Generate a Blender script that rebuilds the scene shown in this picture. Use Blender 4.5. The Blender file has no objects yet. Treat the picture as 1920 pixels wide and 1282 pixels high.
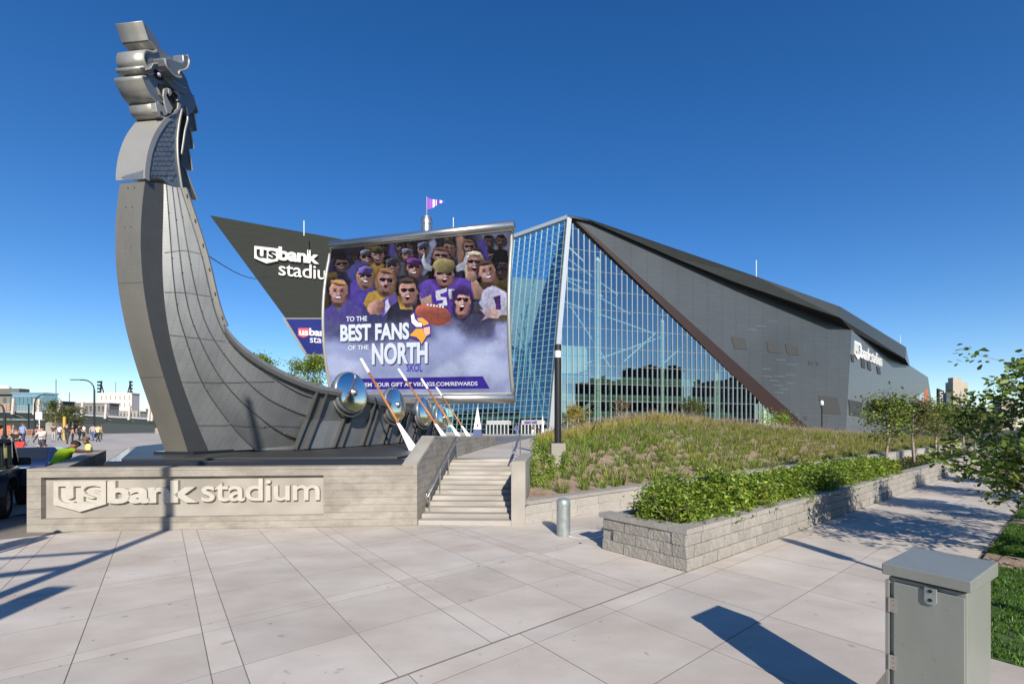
import bpy, bmesh, math, random
import numpy as np
from mathutils import Vector, Matrix

# ------------------------------------------------------------------ camera, sky, sun
F = 840.0; CX = 960.0; HZ = 800.0; H = 2.1          # focal length and horizon in photo pixels, eye height in metres
scene = bpy.context.scene
C = scene.collection
cam_data = bpy.data.cameras.new('camera'); cam = bpy.data.objects.new('camera', cam_data); C.objects.link(cam)
cam.location = (0, 0, H); cam.rotation_euler = (math.radians(90), 0, 0)
cam_data.sensor_width = 36.0; cam_data.lens = 36.0 * F / 1920.0
cam_data.shift_y = (HZ - 641.0) / 1920.0
cam_data.clip_start = 0.05; cam_data.clip_end = 6000
scene.camera = cam
SUN_EL = math.radians(30.0); SH = Vector((-0.185, 1.0)).normalized()     # direction shadows fall
to_sun = Vector((-SH.x * math.cos(SUN_EL), -SH.y * math.cos(SUN_EL), math.sin(SUN_EL)))
world = bpy.data.worlds.new('World'); scene.world = world; world.use_nodes = True
wn = world.node_tree.nodes; wl = world.node_tree.links
bg = wn['Background']
sky = wn.new('ShaderNodeTexSky'); sky.sky_type = 'NISHITA'; sky.sun_disc = False
sky.sun_elevation = SUN_EL; sky.sun_rotation = math.atan2(to_sun.x, to_sun.y)
sky.altitude = 600; sky.air_density = 1.0; sky.dust_density = 0.1; sky.ozone_density = 3.2
hsv = wn.new('ShaderNodeHueSaturation'); hsv.inputs['Saturation'].default_value = 1.30; hsv.inputs['Hue'].default_value = 0.508; hsv.inputs['Value'].default_value = 1.0
wl.new(sky.outputs['Color'], hsv.inputs['Color']); wl.new(hsv.outputs['Color'], bg.inputs['Color']); bg.inputs['Strength'].default_value = 0.118
sd = bpy.data.lights.new('sun', 'SUN'); sd.energy = 5.0; sd.angle = math.radians(0.5); sd.color = (1.0, 0.925, 0.81)
sun = bpy.data.objects.new('sun', sd); C.objects.link(sun)
sun.rotation_euler = to_sun.to_track_quat('Z', 'Y').to_euler(); sun.location = (20, -60, 60)
scene.view_settings.view_transform = 'Standard'; scene.view_settings.look = 'None'
scene.view_settings.exposure = 0.32; scene.view_settings.gamma = 1.0
scene.render.engine = 'CYCLES'
scene.cycles.max_bounces = 8; scene.cycles.transparent_max_bounces = 12

random.seed(7); rng = np.random.default_rng(7)

# ------------------------------------------------------------------ measuring helpers
def W(px, py, d):
    return Vector(((px - CX) / F * d, d, H + (HZ - py) / F * d))
def ray(px, py):
    return Vector(((px - CX) / F, 1.0, (HZ - py) / F))
def hit(px, py, p0, n):
    r = ray(px, py); o = Vector((0, 0, H)); n = Vector(n)
    return o + r * ((Vector(p0) - o).dot(n) / r.dot(n))
def lerp(a, b, t): return a + (b - a) * t
def interp(x, xs, ys): return float(np.interp(x, xs, ys))
def sstep(a, b, x):
    t = min(1.0, max(0.0, (x - a) / (b - a))); return t * t * (3 - 2 * t)
def rgb(r, g, b):
    f = lambda c: (c / 255 / 12.92) if c / 255 <= 0.04045 else ((c / 255 + 0.055) / 1.055) ** 2.4
    return (f(r), f(g), f(b))

# ------------------------------------------------------------------ materials
MATS = {}
def M(name, col, rough=0.6, metal=0.0, var=0.12, scale=3.0, bump=0.0, bscale=40.0, rnd=0.0, spec=0.5, streak=None, vcol=False,
      emit=0.0, coat=0.0, tint=None, tscale=0.6):
    if name in MATS: return MATS[name]
    m = bpy.data.materials.new(name); m.use_nodes = True
    nt = m.node_tree; n = nt.nodes; l = nt.links; p = n['Principled BSDF']
    p.inputs['Roughness'].default_value = rough; p.inputs['Metallic'].default_value = metal
    p.inputs['Specular IOR Level'].default_value = spec
    if coat: p.inputs['Coat Weight'].default_value = coat; p.inputs['Coat Roughness'].default_value = 0.08
    tc = n.new('ShaderNodeTexCoord'); mp = n.new('ShaderNodeMapping'); l.new(tc.outputs['Object'], mp.inputs['Vector'])
    if streak: mp.inputs['Scale'].default_value = streak
    if vcol:
        a = n.new('ShaderNodeAttribute'); a.attribute_name = 'Col'; base = a.outputs['Color']
    else:
        c = n.new('ShaderNodeRGB'); c.outputs[0].default_value = (*col, 1); base = c.outputs[0]
    if tint:
        nz2 = n.new('ShaderNodeTexNoise'); nz2.inputs['Scale'].default_value = tscale; nz2.inputs['Detail'].default_value = 4
        l.new(mp.outputs[0], nz2.inputs['Vector'])
        r2 = n.new('ShaderNodeValToRGB'); r2.color_ramp.elements[0].position = 0.4; r2.color_ramp.elements[1].position = 0.62
        l.new(nz2.outputs['Fac'], r2.inputs['Fac'])
        mx2 = n.new('ShaderNodeMix'); mx2.data_type = 'RGBA'; l.new(r2.outputs['Color'], mx2.inputs['Factor'])
        l.new(base, mx2.inputs['A']); mx2.inputs['B'].default_value = (*tint, 1); base = mx2.outputs['Result']
    val = None
    if var > 0:
        nz = n.new('ShaderNodeTexNoise'); nz.inputs['Scale'].default_value = scale; nz.inputs['Detail'].default_value = 8
        nz.inputs['Roughness'].default_value = 0.65
        l.new(mp.outputs[0], nz.inputs['Vector'])
        mr = n.new('ShaderNodeMapRange'); mr.inputs['From Min'].default_value = 0.25; mr.inputs['From Max'].default_value = 0.75
        mr.inputs['To Min'].default_value = 1 - var; mr.inputs['To Max'].default_value = 1 + var
        l.new(nz.outputs['Fac'], mr.inputs['Value']); val = mr.outputs[0]
    if rnd > 0:
        oi = n.new('ShaderNodeObjectInfo'); mr2 = n.new('ShaderNodeMapRange')
        mr2.inputs['To Min'].default_value = 1 - rnd; mr2.inputs['To Max'].default_value = 1 + rnd
        l.new(oi.outputs['Random'], mr2.inputs['Value'])
        if val is None: val = mr2.outputs[0]
        else:
            mm = n.new('ShaderNodeMath'); mm.operation = 'MULTIPLY'; l.new(val, mm.inputs[0]); l.new(mr2.outputs[0], mm.inputs[1]); val = mm.outputs[0]
    if val is not None:
        vm = n.new('ShaderNodeVectorMath'); vm.operation = 'SCALE'; l.new(base, vm.inputs[0]); l.new(val, vm.inputs['Scale']); base = vm.outputs[0]
    l.new(base, p.inputs['Base Color'])
    if emit:
        l.new(base, p.inputs['Emission Color']); p.inputs['Emission Strength'].default_value = emit
    if bump:
        nb = n.new('ShaderNodeTexNoise'); nb.inputs['Scale'].default_value = bscale; nb.inputs['Detail'].default_value = 6
        l.new(mp.outputs[0], nb.inputs['Vector'])
        bp = n.new('ShaderNodeBump'); bp.inputs['Strength'].default_value = bump; bp.inputs['Distance'].default_value = 0.02
        l.new(nb.outputs['Fac'], bp.inputs['Height']); l.new(bp.outputs[0], p.inputs['Normal'])
    MATS[name] = m; return m

def add_lines(m, axis, scale, width=0.06, dark=0.75, depth=0.4, two=None):
    """thin regular grooves across an existing material (board marks, panel seams)"""
    n = m.node_tree.nodes; l = m.node_tree.links; p = n['Principled BSDF']
    tc = n.new('ShaderNodeTexCoord'); sx = n.new('ShaderNodeSeparateXYZ'); l.new(tc.outputs['Object'], sx.inputs[0])
    def groove(ax, sc):
        mu = n.new('ShaderNodeMath'); mu.operation = 'MULTIPLY'; mu.inputs[1].default_value = sc; l.new(sx.outputs[ax], mu.inputs[0])
        fr = n.new('ShaderNodeMath'); fr.operation = 'FRACT'; l.new(mu.outputs[0], fr.inputs[0])
        lt = n.new('ShaderNodeMath'); lt.operation = 'LESS_THAN'; lt.inputs[1].default_value = width; l.new(fr.outputs[0], lt.inputs[0]); return lt.outputs[0]
    g = groove(axis, scale)
    if two:
        g2 = groove(*two); mx = n.new('ShaderNodeMath'); mx.operation = 'MAXIMUM'; l.new(g, mx.inputs[0]); l.new(g2, mx.inputs[1]); g = mx.outputs[0]
    src = p.inputs['Base Color'].links[0].from_socket
    mr = n.new('ShaderNodeMapRange'); mr.inputs['To Min'].default_value = 1; mr.inputs['To Max'].default_value = dark; l.new(g, mr.inputs['Value'])
    vm = n.new('ShaderNodeVectorMath'); vm.operation = 'SCALE'; l.new(src, vm.inputs[0]); l.new(mr.outputs[0], vm.inputs['Scale']); l.new(vm.outputs[0], p.inputs['Base Color'])
    bp = n.new('ShaderNodeBump'); bp.invert = True; bp.inputs['Strength'].default_value = depth; bp.inputs['Distance'].default_value = 0.02
    l.new(g, bp.inputs['Height'])
    if p.inputs['Normal'].links: l.new(p.inputs['Normal'].links[0].from_socket, bp.inputs['Normal'])
    l.new(bp.outputs[0], p.inputs['Normal'])
    return m

def specks(m, scale, lo, hi, dark):
    n = m.node_tree.nodes; l = m.node_tree.links; p = n['Principled BSDF']; tc = n.new('ShaderNodeTexCoord'); nz = n.new('ShaderNodeTexNoise')
    nz.inputs['Scale'].default_value = scale; nz.inputs['Detail'].default_value = 2; l.new(tc.outputs['Object'], nz.inputs['Vector'])
    mr = n.new('ShaderNodeMapRange'); mr.inputs['From Min'].default_value = lo; mr.inputs['From Max'].default_value = hi; mr.inputs['To Min'].default_value = 1; mr.inputs['To Max'].default_value = dark
    l.new(nz.outputs['Fac'], mr.inputs['Value']); vm = n.new('ShaderNodeVectorMath'); vm.operation = 'SCALE'
    l.new(p.inputs['Base Color'].links[0].from_socket, vm.inputs[0]); l.new(mr.outputs[0], vm.inputs['Scale']); l.new(vm.outputs[0], p.inputs['Base Color']); return m
PAVE = M('paving_concrete', (0.565, 0.512, 0.448), 0.85, var=0.10, scale=1.6, bump=0.15, bscale=180, rnd=0.075, streak=(1, 1.7, 1), tint=(0.50, 0.437, 0.37), tscale=0.7)
specks(PAVE, 4.5, 0.70, 0.74, 0.72); specks(PAVE, 11, 0.72, 0.75, 0.62); specks(PAVE, 160, 0.55, 0.75, 0.82); specks(PAVE, 0.55, 0.45, 0.75, 0.86)
PLAZA = M('plaza_concrete', (0.47, 0.43, 0.38), 0.85, var=0.12, scale=0.7, bump=0.05, tint=(0.41, 0.37, 0.32), tscale=0.25)
add_lines(PLAZA, 0, 0.4, 0.02, 0.8, 0.2, two=(1, 0.4))
JOINT = M('joint_dirt', (0.20, 0.175, 0.145), 0.95)
ASPH = M('asphalt', (0.055, 0.055, 0.058), 0.9, var=0.2, scale=2)
CONC = M('board_concrete', (0.36, 0.33, 0.283), 0.9, var=0.16, scale=5, bump=0.5, bscale=45, streak=(0.8, 0.8, 2.2), tint=(0.275, 0.25, 0.212), tscale=1.1, spec=0.2)
specks(CONC, 70, 0.5, 0.75, 0.78); specks(CONC, 3.2, 0.52, 0.7, 0.85)
add_lines(CONC, 2, 6.6, 0.06, 0.78, 0.7)
LETT = M('letter_concrete', (0.46, 0.43, 0.375), 0.85, var=0.1, scale=6, bump=0.25, bscale=90, spec=0.2)
CONCS = M('smooth_concrete', (0.36, 0.333, 0.29), 0.8, var=0.12, scale=3, bump=0.12, bscale=90, tint=(0.265, 0.243, 0.21), tscale=1.5)
STEPM = M('step_concrete', (0.42, 0.39, 0.35), 0.85, var=0.16, scale=3, bump=0.2, bscale=80, streak=(0.5, 3, 3), tint=(0.30, 0.275, 0.24), tscale=1.4)
BLOCK = M('split_face_block', (0.30, 0.28, 0.25), 0.9, var=0.22, scale=14, bump=1.0, bscale=26, rnd=0.09)
CAPM = M('block_cap', (0.31, 0.292, 0.262), 0.9, var=0.15, scale=12, bump=0.4, bscale=60, rnd=0.06)
GRAN = M('black_granite', (0.022, 0.024, 0.026), 0.12, var=0.35, scale=120, spec=0.6)
GRAN2 = M('black_granite_flamed', (0.04, 0.04, 0.039), 0.45, var=0.4, scale=90)
ZINC = M('hull_metal', (0.205, 0.215, 0.22), 0.48, metal=0.2, rnd=0.06, var=0.14, scale=1.6, bump=0.05, bscale=2.5, streak=(1, 1, 0.4), tint=(0.165, 0.175, 0.18), tscale=0.9)
STEMM = M('stem_metal', (0.165, 0.158, 0.138), 0.48, metal=0.2, var=0.16, scale=1.3, bump=0.05, bscale=2, streak=(1, 1, 0.35))
add_lines(ZINC, 2, 11, 0.16, 0.88, 0.12, two=(1, 9)); specks(ZINC, 1.3, 0.5, 0.75, 0.82)
DARKM = M('dark_trim_and_shade', (0.105, 0.105, 0.10), 0.45, metal=0.2, var=0.08)
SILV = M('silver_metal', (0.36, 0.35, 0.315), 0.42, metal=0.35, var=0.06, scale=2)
SILVD = M('silver_side_shade', (0.20, 0.215, 0.23), 0.38, metal=0.4, var=0.15, scale=3)  # darker, bluer silver for side faces; their shade put in the colour
CHROME = M('polished_steel', (0.86, 0.85, 0.82), 0.13, metal=1.0, var=0.03)
STEEL = M('brushed_steel', (0.55, 0.53, 0.49), 0.28, metal=0.9, var=0.06, scale=4)
GALV = M('galvanised_steel', (0.36, 0.40, 0.39), 0.45, metal=0.55, var=0.25, scale=9)
CABM = M('cabinet_metal', (0.30, 0.315, 0.285), 0.42, metal=0.3, var=0.10, scale=2.5, bump=0.05, bscale=14, streak=(1, 1, 0.35), tint=(0.265, 0.275, 0.245), tscale=2.2)
specks(CABM, 26, 0.70, 0.74, 0.8)
BLACK = M('black_paint', (0.015, 0.015, 0.016), 0.4, var=0)
GAP_SHADE = M('gap_shade', (0.01, 0.01, 0.01), 0.9, var=0)  # near-black; shade of openings and the roof gap put in the colour
WHITE = M('white_paint', (0.80, 0.79, 0.76), 0.5, var=0.04)
ORANGE = M('varnished_wood', (0.42, 0.17, 0.05), 0.35, var=0.2, scale=6)
PURPLE = M('purple_cloth', (0.09, 0.03, 0.33), 0.7, var=0.08)
BLUEP = M('navy_paint', (0.02, 0.04, 0.12), 0.35, var=0.05)
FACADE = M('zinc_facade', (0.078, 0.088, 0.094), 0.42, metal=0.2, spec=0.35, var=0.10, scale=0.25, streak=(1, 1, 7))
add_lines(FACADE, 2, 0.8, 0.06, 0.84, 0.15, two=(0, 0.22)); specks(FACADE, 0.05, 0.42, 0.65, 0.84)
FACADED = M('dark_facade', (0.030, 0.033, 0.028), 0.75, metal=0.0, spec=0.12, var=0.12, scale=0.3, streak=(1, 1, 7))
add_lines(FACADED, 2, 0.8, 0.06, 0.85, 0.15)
LOUVRE = M('louvre_panel', (0.045, 0.046, 0.043), 0.6, var=0.1)
BROWN = M('brown_band', (0.028, 0.012, 0.008), 0.5, var=0.08)
MULL = M('mullion_metal', (0.40, 0.44, 0.42), 0.4, metal=0.3, var=0.04)
EDGEM = M('glass_edge_metal', (0.40, 0.43, 0.45), 0.4, metal=0.4, var=0.04)
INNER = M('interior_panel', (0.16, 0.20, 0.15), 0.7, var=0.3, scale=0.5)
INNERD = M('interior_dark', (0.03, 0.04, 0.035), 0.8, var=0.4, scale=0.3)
INNERW = M('interior_white_steel', (0.62, 0.66, 0.60), 0.6, var=0.05)
SIGNW = M('sign_white', (0.66, 0.66, 0.64), 0.6, spec=0.2, var=0.03)
MULCH = M('mulch', (0.25, 0.18, 0.12), 0.95, var=0.45, scale=18, bump=1.0, bscale=40, tint=(0.36, 0.26, 0.19), tscale=3)
SOIL = M('soil', (0.09, 0.065, 0.045), 0.95, var=0.4, scale=12, bump=0.8, bscale=30)
LAWN = M('lawn_soil', (0.06, 0.10, 0.02), 0.95, var=0.3, scale=8)
BARK = M('bark', (0.33, 0.27, 0.215), 0.9, var=0.3, scale=8, bump=0.6, bscale=25, streak=(1, 1, 0.3))
SKIN = M('skin', (0.50, 0.29, 0.20), 0.55, var=0.05)
SKIN2 = M('skin_brown', (0.20, 0.10, 0.06), 0.55, var=0.05)
TYRE = M('tyre_rubber', (0.015, 0.015, 0.015), 0.8, var=0.1)
CARGLASS = M('car_glass', (0.02, 0.025, 0.03), 0.05, var=0, spec=0.8)

def leaf_mat(name, tr=0.35):
    m = bpy.data.materials.new(name); m.use_nodes = True
    n = m.node_tree.nodes; l = m.node_tree.links; p = n['Principled BSDF']
    a = n.new('ShaderNodeAttribute'); a.attribute_name = 'Col'
    l.new(a.outputs['Color'], p.inputs['Base Color']); p.inputs['Roughness'].default_value = 0.5
    t = n.new('ShaderNodeBsdfTranslucent'); l.new(a.outputs['Color'], t.inputs['Color'])
    mx = n.new('ShaderNodeMixShader'); mx.inputs[0].default_value = tr
    l.new(p.outputs[0], mx.inputs[1]); l.new(t.outputs[0], mx.inputs[2]); l.new(mx.outputs[0], n['Material Output'].inputs['Surface'])
    return m
LEAF = leaf_mat('leaves')

def glass_mat(name, tint, gloss, refl=0.35):
    m = bpy.data.materials.new(name); m.use_nodes = True
    n = m.node_tree.nodes; l = m.node_tree.links; n.remove(n['Principled BSDF'])
    g = n.new('ShaderNodeBsdfGlossy'); g.inputs['Roughness'].default_value = 0.0; g.inputs['Color'].default_value = (*gloss, 1)
    t = n.new('ShaderNodeBsdfTransparent'); t.inputs['Color'].default_value = (*tint, 1)
    lw = n.new('ShaderNodeLayerWeight'); lw.inputs['Blend'].default_value = 0.35
    mr = n.new('ShaderNodeMapRange'); mr.inputs['To Min'].default_value = refl; mr.inputs['To Max'].default_value = 1.0
    l.new(lw.outputs['Fresnel'], mr.inputs['Value'])
    mx = n.new('ShaderNodeMixShader'); l.new(mr.outputs[0], mx.inputs[0]); l.new(t.outputs[0], mx.inputs[1]); l.new(g.outputs[0], mx.inputs[2])
    l.new(mx.outputs[0], n['Material Output'].inputs['Surface'])
    return m
GLASS = glass_mat('curtain_glass', (0.62, 0.80, 0.72), (0.80, 0.90, 0.95), 0.33)
GLASS2 = glass_mat('tinted_glass', (0.50, 0.78, 0.80), (0.55, 0.76, 0.90), 0.26)

# ------------------------------------------------------------------ objects
def tag(o, label=None, cat=None, group=None, kind=None):
    if label: o['label'] = label
    if cat: o['category'] = cat
    if group: o['group'] = group
    if kind: o['kind'] = kind
    return o
ORIG = {}
def thing(name, label, cat, loc=(0, 0, 0), rotz=0.0, group=None, local=False):
    o = bpy.data.objects.new(name, None); C.objects.link(o); o.empty_display_size = 0.2
    o.location = loc; o.rotation_euler = (0, 0, rotz)
    ORIG[o.name] = Vector((0, 0, 0)) if local else Vector(loc)
    return tag(o, label, cat, group)
def root_of(o):
    while o.parent: o = o.parent
    return o
def link_mesh(name, me, parent=None, bevel=0, solid=0, smooth=False):
    o = bpy.data.objects.new(name, me); C.objects.link(o)
    if parent: o.parent = parent
    if solid:
        s = o.modifiers.new('thickness', 'SOLIDIFY'); s.thickness = solid; s.offset = 0
    if bevel:
        b = o.modifiers.new('edge', 'BEVEL'); b.width = bevel; b.segments = 2; b.limit_method = 'ANGLE'; b.angle_limit = math.radians(40)
    if smooth:
        me.polygons.foreach_set('use_smooth', [True] * len(me.polygons))
    return o

class MB:
    """collects shapes and builds ONE mesh object"""
    def __init__(s): s.v = []; s.f = []; s.m = []; s.mi = 0
    def mat(s, i): s.mi = i; return s
    def add(s, vs, fs):
        k = len(s.v); s.v += [tuple(v) for v in vs]; s.f += [tuple(i + k for i in f) for f in fs]; s.m += [s.mi] * len(fs); return s
    def box(s, c, size, ax=None):
        """centre, full sizes, optional (x axis, y axis) as unit vectors"""
        c = Vector(c); x = Vector(ax[0]) if ax else Vector((1, 0, 0)); y = Vector(ax[1]) if ax else Vector((0, 1, 0)); z = x.cross(y)
        a, b, d = [k / 2 for k in size]
        vs = [c + x * (i * a) + y * (j * b) + z * (k * d) for k in (-1, 1) for j in (-1, 1) for i in (-1, 1)]
        return s.add(vs, [(0, 2, 3, 1), (4, 5, 7, 6), (0, 1, 5, 4), (2, 6, 7, 3), (0, 4, 6, 2), (1, 3, 7, 5)])
    def bx(s, x0, x1, y0, y1, z0, z1): return s.box(((x0 + x1) / 2, (y0 + y1) / 2, (z0 + z1) / 2), (abs(x1 - x0), abs(y1 - y0), abs(z1 - z0)))
    def prism(s, pts, vec):
        pts = [Vector(p) for p in pts]; vec = Vector(vec); n = len(pts)
        nrm = sum(((pts[i] - pts[0]).cross(pts[(i + 1) % n] - pts[0]) for i in range(n)), Vector())
        if nrm.dot(vec) > 0: pts = pts[::-1]
        q = [p + vec for p in pts]
        return s.add(pts + q, [tuple(range(n)), tuple(range(2 * n - 1, n - 1, -1))] + [(i, i + n, (i + 1) % n + n, (i + 1) % n) for i in range(n)])
    def beam(s, a, b, w, h=None, up=(0, 0, 1)):
        a = Vector(a); b = Vector(b); d = (b - a); L = d.length; d.normalize()
        up = Vector(up)
        if abs(d.dot(up)) > 0.99: up = Vector((0, 1, 0))
        x = d; y = up.cross(x).normalized()
        return s.box((a + b) / 2, (L, w, h or w), (x, y))
    def tube(s, path, r, n=8, caps=True):
        path = [Vector(p) for p in path]; m = len(path); rs = r if isinstance(r, (list, tuple)) else [r] * m
        vs = []
        for i, p in enumerate(path):
            d = (path[min(i + 1, m - 1)] - path[max(i - 1, 0)]).normalized()
            up = Vector((0, 0, 1)) if abs(d.z) < 0.95 else Vector((0, 1, 0))
            a = d.cross(up).normalized(); b = a.cross(d)
            vs += [p + (a * math.cos(2 * math.pi * k / n) + b * math.sin(2 * math.pi * k / n)) * rs[i] for k in range(n)]
        fs = [(i * n + k, (i + 1) * n + k, (i + 1) * n + (k + 1) % n, i * n + (k + 1) % n) for i in range(m - 1) for k in range(n)]
        if caps: fs += [tuple(range(n)), tuple(range((m - 1) * n + n - 1, (m - 1) * n - 1, -1))]
        return s.add(vs, fs)
    def lathe(s, prof, c, axis=(0, 0, 1), n=24):
        """prof: (radius, height) along axis"""
        c = Vector(c); z = Vector(axis).normalized(); up = Vector((0, 0, 1)) if abs(z.z) < 0.95 else Vector((1, 0, 0))
        x = up.cross(z).normalized(); y = z.cross(x); vs = []
        for r, h in prof:
            vs += [c + z * h + (x * math.cos(2 * math.pi * k / n) + y * math.sin(2 * math.pi * k / n)) * r for k in range(n)]
        fs = [(i * n + k, i * n + (k + 1) % n, (i + 1) * n + (k + 1) % n, (i + 1) * n + k) for i in range(len(prof) - 1) for k in range(n)]
        return s.add(vs, fs)
    def ball(s, c, r, n=10, sq=(1, 1, 1)):
        c = Vector(c); vs = []; fs = []; R = n // 2 + 1
        for i in range(R + 1):
            a = math.pi * i / R
            vs += [c + Vector((math.sin(a) * math.cos(2 * math.pi * k / n) * sq[0], math.sin(a) * math.sin(2 * math.pi * k / n) * sq[1], math.cos(a) * sq[2])) * r for k in range(n)]
        fs = [(i * n + k, (i + 1) * n + k, (i + 1) * n + (k + 1) % n, i * n + (k + 1) % n) for i in range(R) for k in range(n)]
        return s.add(vs, fs)
    def grid(s, rows):
        """rows: equal-length lists of points"""
        m = len(rows); n = len(rows[0])
        return s.add([p for r in rows for p in r], [(i * n + j, i * n + j + 1, (i + 1) * n + j + 1, (i + 1) * n + j) for i in range(m - 1) for j in range(n - 1)])
    def build(s, name, mats, parent=None, **k):
        o0 = ORIG.get(root_of(parent).name, Vector()) if parent else Vector()
        me = bpy.data.meshes.new(name)
        me.from_pydata([(v[0] - o0.x, v[1] - o0.y, v[2] - o0.z) for v in s.v], [], s.f)
        mats = mats if isinstance(mats, (list, tuple)) else [mats]
        for q in mats: me.materials.append(q)
        if len(mats) > 1: me.polygons.foreach_set('material_index', s.m)
        me.update()
        return link_mesh(name, me, parent, **k)

def fast(name, V, Fa, mat, parent=None, cols=None, smooth=False):
    """numpy mesh: V (n,3), Fa (m,k); cols per vertex"""
    me = bpy.data.meshes.new(name); V = np.asarray(V, np.float32); Fa = np.asarray(Fa, np.int32); k = Fa.shape[1]
    me.vertices.add(len(V)); me.vertices.foreach_set('co', V.ravel())
    me.loops.add(Fa.size); me.loops.foreach_set('vertex_index', Fa.ravel())
    me.polygons.add(len(Fa)); me.polygons.foreach_set('loop_start', np.arange(0, Fa.size, k, dtype=np.int32))
    if cols is not None:
        a = me.color_attributes.new('Col', 'FLOAT_COLOR', 'POINT')
        a.data.foreach_set('color', np.concatenate([cols, np.ones((len(cols), 1))], 1).astype(np.float32).ravel())
    me.materials.append(mat); me.update(); me.validate()
    return link_mesh(name, me, parent, smooth=smooth) if name else me

def copy_tree(o, parent=None, loc=None, rotz=None, scale=None):
    c = o.copy(); C.objects.link(c); c.parent = parent
    if loc is not None: c.location = loc
    if rotz is not None: c.rotation_euler = (0, 0, rotz)
    if scale is not None: c.scale = scale
    for ch in list(o.children): copy_tree(ch, c)
    return c

def text_mesh(body, bold=0.0, extrude=0.0, align='LEFT', spacing=1.0):
    """a mesh of the words in the xy plane, height of a capital about 0.73"""
    cu = bpy.data.curves.new('lettering', 'FONT'); cu.body = body; cu.size = 1.0; cu.offset = bold; cu.extrude = extrude
    cu.align_x = align; cu.space_character = spacing; cu.resolution_u = 4
    ob = bpy.data.objects.new('lettering', cu); C.objects.link(ob)
    dg = bpy.context.evaluated_depsgraph_get(); me = bpy.data.meshes.new_from_object(ob.evaluated_get(dg))
    bpy.data.objects.remove(ob); return me
def text_fit(body, x0, x1, y0, y1, bold=0.0, cuts=0, spacing=1.0):
    """2-D vertices and faces of the words scaled into a rectangle"""
    me = text_mesh(body, bold, 0, spacing=spacing)
    if cuts:
        bm = bmesh.new(); bm.from_mesh(me)
        ys = [v.co.y for v in bm.verts]; a, b = min(ys), max(ys)
        for k in range(1, cuts):
            bmesh.ops.bisect_plane(bm, geom=bm.verts[:] + bm.edges[:] + bm.faces[:], plane_co=(0, lerp(a, b, k / cuts), 0), plane_no=(0, 1, 0))
        bm.to_mesh(me); bm.free()
    V = np.array([v.co[:2] for v in me.vertices]); fs = [tuple(p.vertices) for p in me.polygons]
    mn = V.min(0); mx = V.max(0); V = (V - mn) / (mx - mn)
    V[:, 0] = x0 + V[:, 0] * (x1 - x0); V[:, 1] = y0 + V[:, 1] * (y1 - y0)
    return V, fs
def letters(name, body, origin, xax, yax, wid, hgt, depth, mat, parent, bold=0.0, spacing=1.0, ref=None):
    """raised solid lettering: lower-left origin, unit axes, width, height, thickness along the outward normal"""
    me = text_mesh(body, bold, 0.5, spacing=spacing)
    V = np.array([v.co[:] for v in me.vertices]); mn = V.min(0); mx = V.max(0); V = (V - mn) / (mx - mn)
    x = Vector(xax).normalized(); y = Vector(yax).normalized(); n = x.cross(y); o0 = ORIG.get(root_of(parent).name, Vector())
    P = [Vector(origin) - o0 + x * (a * wid) + y * (b * hgt) + n * (c * depth) for a, b, c in V]
    m2 = bpy.data.meshes.new(name); m2.from_pydata([tuple(p) for p in P], [], [tuple(p.vertices) for p in me.polygons]); m2.materials.append(mat); m2.update()
    return link_mesh(name, m2, parent)
# ------------------------------------------------------------------ ground, pavement, plaza
BX = Vector((0.787, 0.617, 0)).normalized(); AX = Vector((-BX.y, BX.x, 0))      # paving grid: along the walk, away from the street
P0 = Vector((2.53, 6.49, 0))                                                   # street corner of the block planter
def G(b, a, z=0.0): return P0 + BX * b + AX * a + Vector((0, 0, z))
def ba(p):
    r = Vector((p[0], p[1], 0)) - P0; return r.dot(BX), r.dot(AX)
EX = Vector((0.1, 1.0, 0)).normalized(); EN = Vector((EX.y, -EX.x, 0))          # stair direction and its right-hand side
SW0 = Vector((-9.65, 8.91, 0)); SW1 = Vector((-2.10, 9.54, 0))                   # front foot of the sign wall
SX = (SW1 - SW0).normalized(); SN = Vector((SX.y, -SX.x, 0))                     # along the wall, outward

o = MB().add([(-3000, -3000, -0.06), (3000, -3000, -0.06), (3000, 3000, -0.06), (-3000, 3000, -0.06)], [(0, 1, 2, 3)]).build('ground', ASPH); tag(o, kind='structure')

def zleft(y): return 0.66 * sstep(13.5, 32, y)
def zright(y): return 1.21 - 0.0105 * max(0.0, y - 22)
def zplaza(x, y):
    r = zright(y) * (sstep(11.0, 15.5, y) if x < -2.2 else 1.0)
    t = sstep(-15.5, -6.0, x)
    return zleft(y) * (1 - t) + r * t
# the pavement: dirt in the joints below, every slab a piece
pv = MB()
pv.prism([G(-30, -2.55, -0.05), G(68, -2.55, -0.05), G(68, 3.9, -0.05), G(-3.0, 3.9, -0.05), G(-3.0, 12, -0.05), G(-30, 12, -0.05)], (0, 0, 0.0455))
pave = pv.build('pavement', JOINT); tag(pave, kind='structure')
JW = 0.0042
def slab(b0, b1, a0, a1, mat=PAVE, dz=0.0):
    z = random.uniform(-0.0006, 0.0006) + dz
    q = MB(); j = JW; t = 0.0008
    lo = [G(b0 + j, a0 + j, -0.02), G(b1 - j, a0 + j, -0.02), G(b1 - j, a1 - j, -0.02), G(b0 + j, a1 - j, -0.02)]
    c = [p + Vector((0, 0, 0.02 - t + z)) for p in lo]
    j2 = j + t
    up = [G(b0 + j2, a0 + j2, z), G(b1 - j2, a0 + j2, z), G(b1 - j2, a1 - j2, z), G(b0 + j2, a1 - j2, z)]
    q.mat(1).add(lo + c, [(i, (i + 1) % 4, (i + 1) % 4 + 4, i + 4) for i in range(4)]); q.mat(0).add(c, [(0, 1, 2, 3)])
    q.build('slab', [mat, JOINT], pave)
def wallY(x): return SW0.y + (x - SW0.x) * SX.y / SX.x
bl = [1.05, 0.0, -1.05, -1.30, -2.14]
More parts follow.
